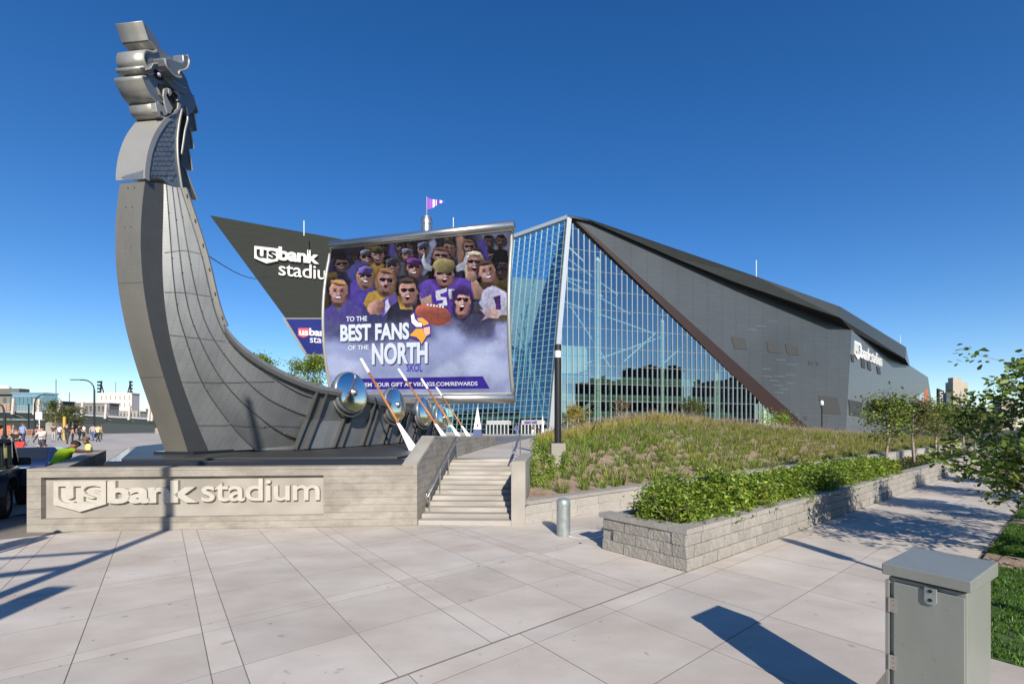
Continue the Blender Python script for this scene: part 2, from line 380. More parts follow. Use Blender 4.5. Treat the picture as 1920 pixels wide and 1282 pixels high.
for k in range(5): bl += [-3.22 - 2.2 * k, -3.46 - 2.2 * k, -4.42 - 2.2 * k]
al = [0.010, 1.03, 2.0, 2.22, 3.2, 4.25, 4.47, 5.5, 6.5, 6.72, 7.8, 8.9]
bl = sorted(bl)
for i in range(len(bl) - 1):
    for k in range(len(al) - 1):
        cs = [G(b, a) for b in (bl[i], bl[i + 1]) for a in (al[k], al[k + 1])]
        cx = sum(p.x for p in cs) / 4; cy = sum(p.y for p in cs) / 4
        if min(p.y for p in cs) > wallY(cx) + 0.4 or cy < 1.2 or max(p.y for p in cs) < 3.0: continue
        if cx < -11.8: continue
        if min(p.x for p in cs) > 0.4 and al[k] >= 3.86: continue
        if bl[i] > -0.3: continue                         # under the planter
        a1 = al[k + 1]
        slab(bl[i], bl[i + 1], al[k], a1)
# the long walk between planter and street lawn
wl_ = [-8.0 + 1.22 * k for k in range(30)] + [27.4 + 2.44 * (k + 1) for k in range(16)]
for i in range(len(wl_) - 1):
    for a0, a1 in ((-2.5, -1.38), (-1.38, -0.26), (-0.26, -0.008)):
        p = G(wl_[i], (a0 + a1) / 2)
        if p.y < 1.5: continue
        slab(wl_[i], wl_[i + 1], a0, a1)
# the walk behind the planter
for i in range(26):
    slab(-0.25 + 2.4 * i, -0.25 + 2.4 * (i + 1), 1.42, 3.9, dz=-0.002)
ww = MB()
for k in range(28):
    a0 = k / 28 * 5.6; a1 = (k + 1) / 28 * 5.6
    c = G(0.55, 2.45, 0.004)
    ww.add([c + BX * (r * 0.42 * math.cos(a)) + AX * (r * 0.32 * math.sin(a)) for r, a in ((1, a0), (1, a1), (0.86, a1), (0.86, a0))], [(0, 1, 2, 3)])
o = ww.build('painted_mark', WHITE, pave)

# upper plaza
EDG = Vector((0.28, 9.62, 0))                          # outer corner of the stair's garden wall
def wl_pt(s, w, z=0.0): return EDG + BX * s + AX * w + Vector((0, 0, z))
def sw(x, y):
    r = Vector((x, y, 0)) - EDG; return r.dot(BX), r.dot(AX)
def edge_x(y): return 0.62 + 0.06 * (y - 12.4)         # left edge of the planted mound
xs = list(np.arange(-90, -16, 4.0)) + list(np.arange(-16, 2, 0.7)) + list(np.arange(2, 120, 4.0))
ys = list(np.arange(9.0, 24, 0.6)) + list(np.arange(24, 140, 4.0))
pm = MB(); idx = {}
def pvx(i, j):
    if (i, j) not in idx:
        idx[(i, j)] = len(pm.v); x, y = xs[i], ys[j]; pm.v.append((x, y, zplaza(x, y)))
    return idx[(i, j)]
for i in range(len(xs) - 1):
    for j in range(len(ys) - 1):
        x, y = (xs[i] + xs[i + 1]) / 2, (ys[j] + ys[j + 1]) / 2
        if x > -2.4 and y < 12.6: continue
        if x > edge_x(y) + 0.3 and sw(x, y)[1] < 22: continue
        if x > -11.5 and x <= -2.4 and y < 10.6: continue
        pm.f.append((pvx(i, j), pvx(i + 1, j), pvx(i + 1, j + 1), pvx(i, j + 1))); pm.m.append(0)
o = pm.build('plaza', PLAZA, smooth=True); tag(o, kind='structure')
dp = MB()
for k in range(24):
    y0, y1 = 21 + 2 * k, 23 + 2 * k
    xe = lambda y: -1.94 + 0.1 * (y - 9.6) - 0.02 + 0.012 * (y - 21)
    n = 6
    for q in range(n):
        xa = [lerp(-5.5, xe(y0), q / n), lerp(-5.5, xe(y0), (q + 1) / n), lerp(-5.5, xe(y1), (q + 1) / n), lerp(-5.5, xe(y1), q / n)]
        yy = [y0, y0, y1, y1]
        dp.add([(xa[i], yy[i], zplaza(xa[i], yy[i]) + 0.012) for i in range(4)], [(0, 1, 2, 3)])
o = dp.build('plaza_road', M('dark_paving', (0.16, 0.16, 0.16), 0.85)); tag(o, kind='structure')

# ------------------------------------------------------------------ sign wall with raised lettering
sign = thing('sign_wall', 'low board-formed concrete wall with raised bank stadium lettering in a recess', 'wall', SW0)
TOPZ = 1.27; TH = 0.38
def S(u, z, out=0.0): return SW0 + SX * u + Vector((0, 0, z)) + SN * out
LW = (SW1 - SW0).length
r0, r1, rz0, rz1 = 0.26, 5.72, 0.26, 1.09; RD = 0.11                # the recess
def wallpiece(u0, u1, z0, z1, out, depth, name, mat, bev=0.0):
    q = MB(); q.prism([S(u0, z0, out), S(u1, z0, out), S(u1, z1, out), S(u0, z1, out)], -SN * depth); return q.build(name, mat, sign, bevel=bev)
wallpiece(0, LW, -0.03, rz0, 0, TH, 'wall_base', CONC)
wallpiece(0, LW, rz1, TOPZ, 0, TH, 'wall_top', CONC)
wallpiece(0, r0, rz0, rz1, 0, TH, 'wall_end', CONC)
wallpiece(r1, LW, rz0, rz1, 0, TH, 'wall_panel', CONC)
wallpiece(r0, r1, rz0, rz1, -RD, TH - 0.115, 'recess_panel', CONCS)
# returning left wall along the street side, and the wall top behind
q = MB(); b0 = S(0, 0, -TH)
q.prism([S(0, -0.03, -TH - 0.002), S(0.42, -0.03, -TH - 0.002), S(0.42, -0.03, -TH - 0.002) + AX * 8.5, S(0, -0.03, -TH - 0.002) + AX * 8.5], (0, 0, TOPZ + 0.03 - 0.004))
q.build('side_wall', CONC, sign)
# basin floor behind the wall
q = MB(); q.prism([S(0.3, 0.5, -TH), S(LW, 0.5, -TH), S(LW, 0.5, -TH - 3.0), S(0.3, 0.5, -TH - 8) + AX * 2], (0, 0, 0.45)); q.build('basin', GRAN2, sign)
# shield with cut-out letters
def shield_with_us(parent, origin, xa, ya, w, h, depth, mat, nm='shield_emblem', lettermat=None, through=False):
    x = Vector(xa).normalized(); y = Vector(ya).normalized(); n = x.cross(y)
    o0 = ORIG.get(root_of(parent).name, Vector()); o_ = Vector(origin) - o0
    poly = [(0, 1), (1, 1), (1, 0.24), (0.5, 0.0), (0, 0.24)]
    me = bpy.data.meshes.new(nm); N = 5
    vs = [(px_ * w, py_ * h, 0) for px_, py_ in poly] + [(px_ * w, py_ * h, depth) for px_, py_ in poly]
    me.from_pydata(vs, [], [tuple(range(N)), tuple(range(2 * N - 1, N - 1, -1))] + [(i, i + N, (i + 1) % N + N, (i + 1) % N) for i in range(N)]); me.update()
    bm = bmesh.new(); bm.from_mesh(me); bmesh.ops.recalc_face_normals(bm, faces=bm.faces); bm.to_mesh(me); bm.free()
    tm = text_mesh('us', 0.028, 0.5); V = np.array([v.co[:] for v in tm.vertices]); mn = V.min(0); mx = V.max(0); V = (V - mn) / (mx - mn)
    V[:, 0] = (0.09 + V[:, 0] * 0.84) * w; V[:, 1] = (0.28 + V[:, 1] * 0.56) * h; V[:, 2] = depth * ((-0.3 if through else 0.15) + V[:, 2] * 1.8)
    t2 = bpy.data.meshes.new('cut'); t2.from_pydata([tuple(v) for v in V], [], [tuple(p.vertices) for p in tm.polygons])
    bm = bmesh.new(); bm.from_mesh(t2); bmesh.ops.remove_doubles(bm, verts=bm.verts, dist=1e-5); bmesh.ops.recalc_face_normals(bm, faces=bm.faces); bm.to_mesh(t2); bm.free()
    a = bpy.data.objects.new('a', me); b = bpy.data.objects.new('b', t2); C.objects.link(a); C.objects.link(b)
    md = a.modifiers.new('cut', 'BOOLEAN'); md.object = b; md.operation = 'DIFFERENCE'; md.solver = 'EXACT'
    dg = bpy.context.evaluated_depsgraph_get(); dg.update(); res = bpy.data.meshes.new_from_object(a.evaluated_get(dg))
    bpy.data.objects.remove(a); bpy.data.objects.remove(b)
    for v in res.vertices:
        p = v.co.copy(); v.co = o_ + x * p.x + y * p.y + n * p.z
    res.materials.clear(); res.materials.append(mat); res.name = nm
    ob = link_mesh(nm, res, parent)
    if lettermat:
        back = MB(); back.prism([Vector(origin) + x * (w * a_) + y * (h * b_) + n * (depth * 0.05) for a_, b_ in ((0.06, 0.25), (0.94, 0.25), (0.94, 0.9), (0.06, 0.9))], n * (depth * 0.12)); back.build('emblem_letters', lettermat, ob)
    return ob
UP = Vector((0, 0, 1))
shield_with_us(sign, S(0.46, 0.39, -RD), SX, UP, 0.98, 0.62, 0.075, LETT)
letters('lettering_bold', 'bank', S(1.47, 0.545, -RD), SX, UP, 1.72, 0.46, 0.08, LETT, sign, bold=0.04, spacing=0.93)
letters('lettering_light', 'stadium', S(3.27, 0.56, -RD), SX, UP, 2.36, 0.47, 0.075, LETT, sign, bold=0.010, spacing=0.95)

# ------------------------------------------------------------------ granite plinth
pl = thing('granite_plinth', 'polished black granite plinth carrying the longship behind the sign wall', 'plinth', (-6, 12, 0))
fl = Vector((-9.45, 10.35, 0)); fr = Vector((-2.62, 10.95, 0))
poly = [fl, fr, fr + EX * 14, Vector((-4, 26, 0)), Vector((-17, 22, 0)), fl + AX * 9]
q = MB(); q.prism([p + Vector((0, 0, 0.8)) for p in poly], (0, 0, 0.50)); q.build('plinth_slab', GRAN, pl, bevel=0.09)
inn = Vector((sum(p.x for p in poly) / 6, sum(p.y for p in poly) / 6, 0))
q = MB(); q.prism([lerp(p, inn, 0.05) + Vector((0, 0, 1.295)) for p in poly], (0, 0, 0.045)); q.build('plinth_top', GRAN2, pl, bevel=0.015)

# ------------------------------------------------------------------ stairs
st = thing('stairs', 'wide concrete stairs between two board-formed walls up to the plaza', 'stairs', (-1, 9.6, 0))
NS = 13; TR = 0.254; RI = 0.0931
sl = Vector((-2.02, 9.62, 0)); sr = Vector((-0.0, 9.56, 0))
for i in range(NS):
    z1 = (i + 1) * RI
    zb = -0.03 if i == 0 else i * RI - 0.004
    q = MB(); q.prism([sl + EX * (i * TR) + Vector((0, 0, zb)), sr + EX * (i * TR) + Vector((0, 0, zb)), sr + EX * (min((i + 3.2), NS + 0.2) * TR) + Vector((0, 0, zb)), sl + EX * (min((i + 3.2), NS + 0.2) * TR) + Vector((0, 0, zb))], (0, 0, z1 - zb)); q.build('step', STEPM, st, bevel=0.012)
# left stair wall, coping climbing from the sign wall then level beside the plaza
lw = thing('stair_wall', 'concrete stair wall with sloping top rising from the sign wall', 'wall', SW1)
prof = [(0.0, -0.03), (0.0, 1.274), (1.42, 1.86), (12.2, 1.63), (12.2, 0.7), (3.6, -0.03)]
q = MB(); q.prism([SW1 + EX * d + Vector((0, 0, z)) + EN * 0.08 for d, z in prof], -EN * 0.34); q.build('wall_body', CONC, lw, bevel=0.012)
q = MB()
for (d0, z0), (d1, z1) in (((0.0, 1.278), (1.42, 1.864)), ((1.42, 1.864), (12.2, 1.634))):
    q.prism([SW1 + EX * d0 + Vector((0, 0, z0)) + EN * 0.07, SW1 + EX * d1 + Vector((0, 0, z1)) + EN * 0.07, SW1 + EX * d1 + Vector((0, 0, z1 + 0.02)) + EN * 0.07, SW1 + EX * d0 + Vector((0, 0, z0 + 0.02)) + EN * 0.07], -EN * 0.32)
q.build('coping', CONCS, lw)
rw = thing('garden_wall', 'upright concrete wall end between the stairs and the grass mound', 'wall', EDG)
q = MB(); q.prism([Vector((-0.02, 9.53, -0.03)), Vector((0.29, 9.60, -0.03)), Vector((0.29, 9.60, -0.03)) + EX * 2.95, Vector((-0.02, 9.53, -0.03)) + EX * 2.95], (0, 0, 1.40)); q.build('wall_body', CONCS, rw, bevel=0.014)

def rail(name, label, pts, posts, r, extra=None):
    t = thing(name, label, 'handrail', pts[0])
    q = MB(); q.tube(pts, r, 10); q.build('rail', STEEL, t, smooth=True)
    for a, b in posts:
        q = MB(); q.tube([a, b], r * 0.75, 8); q.lathe([(0.0, 0.012), (r * 2, 0.012), (r * 2, 0)], b, n=12); q.build('post', STEEL, t)
    return t
ro = EN * 0.22
def rp(d, z): return SW1 + EX * d + ro + Vector((0, 0, z))
pts = [rp(0.42, 0.40), rp(0.26, 0.50), rp(0.2, 0.60), rp(0.24, 0.70), rp(3.15, 1.83)]
pts2 = [rp(3.15, 1.83), rp(3.23, 1.80), rp(3.22, 1.70), rp(3.1, 1.64), rp(0.3, 0.56)]
h = rail('handrail', 'grey steel handrail climbing along the sloping stair wall', pts, [(rp(d, 0.62 + d * 0.388), rp(d, (int((d - 0.1) / TR) + 1) * RI)) for d in (0.46, 1.35, 2.2)] + [(rp(3.2, 1.8), rp(3.2, 1.2))], 0.022)
q = MB(); q.tube(pts2, 0.018, 8); q.build('lower_rail', STEEL, h, smooth=True)
a = Vector((0.03, 11.6, 1.37))
rail('handrail', 'short steel handrail at the stair top beside the mound', [a + Vector((0, 0, 0.07)), a + Vector((0.02, 0.3, 0.12)), a + Vector((0.2, 1.9, 0.52)), a + Vector((0.24, 2.0, 0.48)), a + Vector((0.2, 1.9, 0.40)), a + Vector((0.03, 0.35, 0.02))],
     [(a + Vector((0.22, 1.95, 0.45)), a + Vector((0.22, 1.95, -0.15)))], 0.022)

# ------------------------------------------------------------------ block planter
planter = thing('block_planter', 'long raised planter of split-face grey blocks beside the walk', 'planter', P0)
def blockmesh(nm, L, D, Hh):
    bm = bmesh.new(); bmesh.ops.create_cube(bm, size=1.0)
    for v in bm.verts: v.co = Vector((v.co.x * L, v.co.y * D, v.co.z * Hh))
    bmesh.ops.subdivide_edges(bm, edges=[e for e in bm.edges if abs(e.verts[0].co.x - e.verts[1].co.x) > 0.01], cuts=2)
    for v in bm.verts:
        if v.co.y < 0: v.co += Vector((0, random.uniform(-0.006, 0.007), 0))
    me = bpy.data.meshes.new(nm); bm.to_mesh(me); bm.free(); return me
CH = 0.178; BL = 0.45
variants = [blockmesh('block', BL - 0.009, 0.22, CH - 0.008) for _ in range(4)]
half = [blockmesh('block', BL * 0.5 - 0.009, 0.22, CH - 0.008) for _ in range(2)]
caps = [blockmesh('cap_stone', BL - 0.006, 0.30, 0.075) for _ in range(2)]
for me in variants + half: me.materials.append(BLOCK)
for me in caps: me.materials.append(CAPM)
rotB = math.atan2(BX.y, BX.x); rotA = math.atan2(-AX.y, -AX.x)
def putblock(name, me, p, rz, parent, org):
    o = bpy.data.objects.new(name, me); C.objects.link(o); o.parent = parent; o.location = Vector(p) - org
    o.rotation_euler = (random.uniform(-0.006, 0.006), random.uniform(-0.004, 0.004), rz + random.uniform(-0.006, 0.006)); return o
for c in range(3):
    z = CH * (c + 0.5); st_in = 0.012 * c
    n = 72; off = 0.0 if c % 2 == 0 else -BL / 2
    for k in range(n):
        b = BL * (k + 0.5) + off
        if b < 0.1: putblock('block', half[k % 2], G(BL * 0.25, 0.11 + st_in, z), rotB, planter, P0); continue
        putblock('block', random.choice(variants), G(b, 0.11 + st_in, z), rotB, planter, P0)
    for k in range(3):
        a_ = 0.225 + BL * (k + 0.5) - (BL / 2 if c % 2 else 0)
        if a_ < 0.25: putblock('block', half[0], G(0.11 + st_in, 0.225 + BL * 0.25, z), rotA, planter, P0)
        else: putblock('block', random.choice(variants), G(0.11 + st_in - 0.0, min(a_, 1.36), z), rotA, planter, P0)
zc = CH * 3 + 0.0375
for k in range(72): putblock('cap_stone', caps[k % 2], G(0.16 + BL * (k + 0.5) - 0.16, 0.15, zc + 0.001 * (k % 2)), rotB, planter, P0)
for k in range(3): putblock('cap_stone', caps[k % 2], G(0.15, 0.31 + BL * (k + 0.5), zc + 0.002), rotA, planter, P0)
q = MB(); q.prism([G(0.06, 1.38, 0), G(32.4, 1.38, 0), G(32.4, 1.6, 0), G(0.06, 1.6, 0)], (0, 0, 0.58)); q.build('back_wall', BLOCK, planter)
q = MB(); rows = []
for i in range(83):
    rows.append([G(0.2 + i * 0.39, 0.2 + 0.3 * k, 0.50 + random.uniform(-0.02, 0.05)) for k in range(5)])
q.grid(rows); q.build('soil', SOIL, planter, smooth=True)
q = MB(); q.prism([G(0.14, 0.14, 0.01), G(32.3, 0.14, 0.01), G(32.3, 1.4, 0.01), G(0.14, 1.4, 0.01)], (0, 0, 0.42)); q.build('core', JOINT, planter)

# low retaining wall of the mound
ret = thing('retaining_wall', 'low grey block retaining wall at the foot of the grass mound', 'wall', EDG)
rb = [blockmesh('block', 0.792, 0.25, 0.205) for _ in range(3)]; rc = [blockmesh('cap_stone', 0.796, 0.32, 0.08) for _ in range(2)]
for me in rb: me.materials.append(M('retaining_block', (0.36, 0.34, 0.305), 0.9, var=0.15, scale=9, bump=0.4, bscale=45, rnd=0.05))
for me in rc: me.materials.append(CAPM)
for k in range(70):
    for c in range(2):
        putblock('block', rb[(k + c) % 3], wl_pt(0.42 + 0.8 * k + (-0.05 if c else 0), 0.13, 0.105 + 0.21 * c), rotB, ret, EDG)
    putblock('cap_stone', rc[k % 2], wl_pt(0.42 + 0.8 * k, 0.14, 0.462 + 0.0015 * (k % 2)), rotB, ret, EDG)

# ------------------------------------------------------------------ grass mound
def zmound(x, y):
    s, w = sw(x, y); l = x - edge_x(y)
    base = lerp(0.44, 1.2, sstep(0.0, 4.0, w)) if s < 30 else lerp(0.44, 1.0, sstep(0, 6, w))
    crest = 1.62 - max(0, s - 12) * 0.036
    hgt = crest * sstep(0.5, 11.0, w) * sstep(-1.0, 8.5, l) * (1 - 0.75 * sstep(12, 24, w))
    return base + hgt + 0.05 * math.sin(x * 1.3 + y) * sstep(1, 5, w)
mv = []; mi = {}
mm = MB(); NSW = 84; NWW = 34
for i in range(NSW + 1):
    for j in range(NWW + 1):
        s = -22 + 100 * i / NSW; w = 0.26 + 25 * (j / NWW) ** 1.3
        p = wl_pt(s, w); x, y = p.x, p.y
        ex = edge_x(y) if y > 12.45 else 0.30 + (y - 9.6) * 0.1
        inside = x >= ex
        if not inside:
            x = ex
        mm.v.append((x, y, zmound(x, y) if inside else min(zmound(x, y), 1.24 if y > 12.4 else 9)))
        mi[(i, j)] = (len(mm.v) - 1, inside)
for i in range(NSW):
    for j in range(NWW):
        q4 = [mi[(i, j)], mi[(i + 1, j)], mi[(i + 1, j + 1)], mi[(i, j + 1)]]
        if any(k[1] for k in q4): mm.f.append(tuple(k[0] for k in q4)); mm.m.append(0)
mound = mm.build('mound', MULCH, smooth=True); tag(mound, kind='structure')

# lawn beside the walk
lawn = MB().add([G(-3.2, -2.56, 0.004), G(60, -2.56, 0.004), G(60, -12, 0.004), G(-3.2, -12, 0.004)], [(3, 2, 1, 0)]).build('lawn', LAWN); tag(lawn, kind='structure')
ms = MB()
for b0 in (3.95, 8.5):
    ms.prism([G(b0, -2.57, 0.0), G(b0 + 0.75, -2.57, 0.0), G(b0 + 0.75, -6, 0.0), G(b0, -6, 0.0)], (0, 0, 0.03))
tag(ms.build('mulch_bed', MULCH), kind='structure')
q = MB(); q.prism([G(-4.6, -2.58, -0.02), G(-0.1, -2.58, -0.02), G(-0.1, -5.5, -0.02), G(-4.6, -5.5, -0.02)], (0, 0, 0.035)); tag(q.build('concrete_pad', PAVE, bevel=0.01), kind='structure')
# ------------------------------------------------------------------ the longship
O = Vector((-9.3, 12.6, 0.0)); TA = Vector((0.115, 0.993, 0)).normalized(); TS = Vector((TA.y, -TA.x, 0))   # aft, starboard
HWD = 0.35
def SP(t, s, z): return O + TA * t + TS * s + Vector((0, 0, z))
def on_side(px, py, s=HWD):
    """point of the plane at starboard offset s seen at a photo pixel, as (t, z)"""
    p = hit(px, py, O + TS * s, TS); return ((p - O).dot(TA), p.z)
edge = [on_side(x, y) for x, y in ((353, 840), (318, 740), (290, 648), (270, 538), (263, 451), (266, 395), (272, 340))]
edge[0] = (edge[0][0], 1.36)
band = [on_side(x, y) for x, y in ((392, 840), (340, 713), (316, 626), (307, 540), (305, 451), (305, 400), (307, 345))]
band[0] = (band[0][0], 1.36)
ez = [z for t, z in edge]; et = [t for t, z in edge]; bz = [z for t, z in band]; bt = [t for t, z in band]
def smooth_curve(zs, ts, n=28):
    co = np.polyfit(zs, ts, 4); zz = np.linspace(min(zs), max(zs), n); return [(float(np.polyval(co, z)), float(z)) for z in zz]
E = smooth_curve(ez, et); B = smooth_curve(bz, bt)
ship = thing('longship_sculpture', 'grey metal longship sculpture with dragon head prow on black granite', 'sculpture', SP(0, 0, 1.34))
q = MB(); rows = []
for (te, z), (tb, z2) in zip(E, B):
    rows.append([SP(tb, -HWD, z2), SP(te, -HWD, z), SP(te, HWD, z), SP(tb, HWD, z2)])
n = len(rows)
q.mat(0); q.grid([[r[1], r[2]] for r in rows]); q.mat(1); q.grid([[r[2], r[3]] for r in rows]); q.grid([[r[0], r[1]] for r in rows]); q.grid([[r[3], r[0]] for r in rows])
q.add(rows[-1], [(0, 1, 2, 3)])
q.build('stem', [STEMM, DARKM], ship)  # sides get the darker metal, their grazing shade put in the colour
# rivets in pairs down the front face, seams across it
q = MB()
for k in range(14):
    (t0, z0) = E[2 * k]; 
    for s in (-0.09, 0.09):
        q.ball(SP(t0 - 0.004, s, z0 + 0.1), 0.017, 6)
q.build('rivets', STEEL, ship)
for frac in (0.33, 0.66):
    k = int(frac * 27); q = MB(); t0, z0 = E[k]; t1, z1 = E[k + 1]
    q.add([SP(t0 - 0.004, -HWD, z0), SP(t0 - 0.004, HWD, z0), SP(t0 + (t1 - t0) * 0.06 - 0.004, HWD, z0 + 0.015), SP(t0 + (t1 - t0) * 0.06 - 0.004, -HWD, z0 + 0.015)], [(0, 1, 2, 3)])
    q.build('seam', DARKM, ship)
q = MB(); t0 = E[0][0]
q.prism([SP(t0 - 0.12, -0.6, 1.33), SP(t0 - 0.12, 0.6, 1.33), SP(B[0][0] + 0.55, 0.75, 1.33), SP(B[0][0] + 0.55, -0.75, 1.33)], (0, 0, 0.09)); q.build('footing', GRAN, ship, bevel=0.01)

# hull skin: starboard offset as a function of how far aft of the stem and how high
def tst(z): return interp(z, [b[1] for b in B], [b[0] for b in B])
def hull_s(t, z):
    x = max(0.0, t - tst(z)); A_ = interp(z, [1.3, 2.3, 3.4, 8.0], [2.3, 3.0, 3.3, 3.3])
    return HWD + A_ * (1 - math.exp(-x / 2.6))
def hull_hit(px, py):
    r = ray(px, py); lo, hi = 8.0, 40.0
    def g(d):
        p = Vector((0, 0, H)) + r * d; v = p - O; t, s = v.dot(TA), v.dot(TS)
        return s - hull_s(t, p.z)
    ds = np.linspace(lo, hi, 400); prev = g(ds[0])
    for k in range(1, 400):
        c = g(ds[k])
        if prev > 0 >= c:
            a, b = ds[k - 1], ds[k]
            for _ in range(30):
                m_ = (a + b) / 2
                if g(m_) > 0: a = m_
                else: b = m_
            return Vector((0, 0, H)) + r * a
        prev = c
    return None
def resample(pts, n):
    L = [0.0]
    for a, b in zip(pts, pts[1:]): L.append(L[-1] + (b - a).length)
    out = []
    for k in range(n):
        d = L[-1] * k / (n - 1); i = max(0, min(len(pts) - 2, int(np.searchsorted(L, d, 'right')) - 1))
        out.append(pts[i].lerp(pts[i + 1], 0 if L[i + 1] == L[i] else (d - L[i]) / (L[i + 1] - L[i])))
    return out
def smooth_px(pl_, n=40):
    """Catmull-Rom through pixels"""
    p = [np.array(a, float) for a in pl_]; p = [2 * p[0] - p[1]] + p + [2 * p[-1] - p[-2]]; out = []
    for i in range(1, len(p) - 2):
        for k in range(8):
            u = k / 8; a, b, c, d = p[i - 1:i + 3]
            out.append(0.5 * ((2 * b) + (c - a) * u + (2 * a - 5 * b + 4 * c - d) * u * u + (3 * b - a - 3 * c + d) * u ** 3))
    out.append(p[-2]); return out
def hull_line(pl_, n=34):
    pts = [hull_hit(a[0], a[1]) for a in smooth_px(pl_)]
    return resample([p for p in pts if p is not None], n)
lines = [
    [SP(t, HWD - 0.01, z) for t, z in reversed(B)],
    hull_line([(311, 346), (327, 547), (346, 630), (381, 722), (436, 800), (477, 842)]),
    hull_line([(322, 350), (346, 547), (375, 639), (427, 726), (515, 803), (590, 831)]),
    hull_line([(331, 352), (368, 551), (405, 643), (480, 731), (550, 770), (597, 783)]),
    hull_line([(338, 352), (375, 470), (405, 592), (440, 652), (500, 700), (558, 735), (597, 747)]),
    hull_line([(341, 352), (379, 470), (410, 590), (445, 643), (500, 683), (560, 712), (600, 726)]),
]
lines[0] = resample(lines[0], 34)
for k in range(5):
    q = MB(); a, b = lines[k], lines[k + 1]; nn = 1
    q.grid([[a[i].lerp(b[i], c / nn) for c in range(nn + 1)] for i in range(34)])
    q.build('hull_plank', ZINC, ship, smooth=True)
# closing the lower corner between the last full batten and the plinth
tail = hull_line([(477, 844), (530, 843), (596, 842)], 12)
q = MB(); up = resample([lines[1][-1], lines[2][-1]], 12); q.grid([[tail[i], up[i]] for i in range(12)]); q.build('hull_plank', ZINC, ship)
OUT = (TS * 0.85 - TA * 0.5).normalized()
for k in range(1, 5):
    q = MB(); a = lines[k]
    q.grid([[p + OUT * 0.0 - UP * 0.024, p + OUT * 0.035 - UP * 0.018, p + OUT * 0.035 + UP * 0.018, p + UP * 0.024] for p in a]); bt_ = q.build('batten', DARKM, ship)
    q = MB()
    for i in range(3, 33, 5): q.ball(a[i] + OUT * 0.04, 0.016, 6)
    q.build('bolt_heads', STEEL, bt_)
# cross seams of the bow plating
for seam in (((308, 474), (345, 470), (376, 476)), ((308, 548), (350, 549), (394, 556)), ((318, 628), (370, 634), (422, 640)), ((341, 716), (420, 717), (515, 715)), ((371, 797), (470, 797), (588, 800))):
    pts = hull_line(seam, 14); q = MB(); q.tube([p + OUT * 0.004 for p in pts], 0.006, 5); q.build('plate_seam', DARKM, ship)
# bright upright rail at the prow edge and the gunwale cap below it
ed = lines[5]
k0 = next(i for i, p in enumerate(ed) if p.z < 4.75)
q = MB(); q.grid([[p, p + OUT * 0.02 + TS * 0.10 + TA * 0.02, p + TS * 0.10 + TA * 0.09, p + TA * 0.09] for p in ed[:k0]]); q.build('prow_rail', SILV, ship)
q = MB()
for i in range(1, k0, 3): q.box(ed[i] + TS * 0.06 + OUT * 0.03, (0.03, 0.03, 0.07))
q.build('rail_clips', DARKM, ship)
ZG = lambda t: interp(t, [2.4, 4.0, 7.24, 10.5, 13.7, 16], [3.45, 3.33, 3.08, 2.85, 2.62, 2.5])
hs2 = lambda t, z: hull_s(t, z)
aft_t = list(np.linspace((ed[-1] - O).dot(TA), 15.5, 22))
gl = [SP(t, hull_s(t, ZG(t)), ZG(t)) for t in aft_t[1:]]
gun = ed[k0 - 1:] + gl
q = MB(); q.grid([[p + UP * -0.24 + OUT * 0.03, p + OUT * 0.09 - UP * 0.2, p + OUT * 0.09 + UP * 0.03, p + UP * 0.06 - OUT * 0.05, p - OUT * 0.22 + UP * 0.05, p - OUT * 0.22 - UP * 0.2] for p in gun]); q.build('gunwale', DARKM, ship)
q = MB(); q.grid([[p + OUT * 0.092 - UP * 0.09, p + OUT * 0.098 - UP * 0.085, p + OUT * 0.098 + UP * 0.032, p + OUT * 0.08 + UP * 0.045] for p in gun]); q.build('gunwale_trim', ZINC, ship)
# midship side: panels between paired ribs
rib_t = [aft_t[0] - 0.12]
while rib_t[-1] < 15: rib_t.append(rib_t[-1] + (1.55 if len(rib_t) > 1 else 1.45))
def side(t, z):
    s_ = hull_s(t, max(z, 2.35)) if z >= 2.35 else lerp(hull_s(t, 2.35) - 0.12, hull_s(t, 2.35), (z - 1.36) / (2.35 - 1.36))
    return SP(t + (2.35 - z) * -0.5 if z < 2.35 else t, s_, z)
for t0, t1 in zip(rib_t, rib_t[1:]):
    a, b = t0 + 0.22, t1 - 0.22
    for z0, z1 in ((1.37, 2.35), (2.35, None)):
        q = MB(); q.grid([[side(lerp(a - .2, b + .2, u / 3), z) for z in (z0, z1 if z1 else ZG(lerp(a, b, u / 3)) - 0.1)] for u in range(4)]); q.build('hull_panel', ZINC, ship, solid=0.03)
    for tt in (t0 - 0.0, t0 + 0.36):
        q = MB()
        prev = None
        for z in (1.37, 2.35, ZG(tt) - 0.12):
            p = side(tt, z) + OUT * 0.07
            if prev: q.beam(prev, p, 0.06, 0.16, up=OUT)
            prev = p
        q.build('rib', DARKM, ship)
    q = MB(); q.grid([[side(t0 + 0.0, z) + OUT * 0.035, side(t0 + 0.36, z) + OUT * 0.035] for z in (1.37, 2.35, ZG(t0) - 0.12)]); q.build('rib_web', DARKM, ship)
q = MB(); q.grid([[side(t, 2.35) + OUT * 0.02 - UP * 0.02, side(t, 2.35) + OUT * 0.035, side(t, 2.35) + OUT * 0.02 + UP * 0.02] for t in np.linspace(rib_t[0], 15, 30)]); q.build('knuckle', STEEL, ship)
# deck so that the hull is closed from above, and port side
q = MB(); q.grid([[SP(t, -hull_s(t, ZG(t)) * 0.95, ZG(t) - 0.25), SP(t, hull_s(t, ZG(t)) * 0.95, ZG(t) - 0.25)] for t in np.linspace(1.0, 15.5, 14)]); q.build('deck', DARKM, ship)
q = MB(); q.grid([[SP(t, -hull_s(t, 2.35), 1.36), SP(t, -hull_s(t, ZG(t)), ZG(t))] for t in np.linspace(0.6, 15.5, 14)]); q.build('port_side', ZINC, ship, smooth=True)
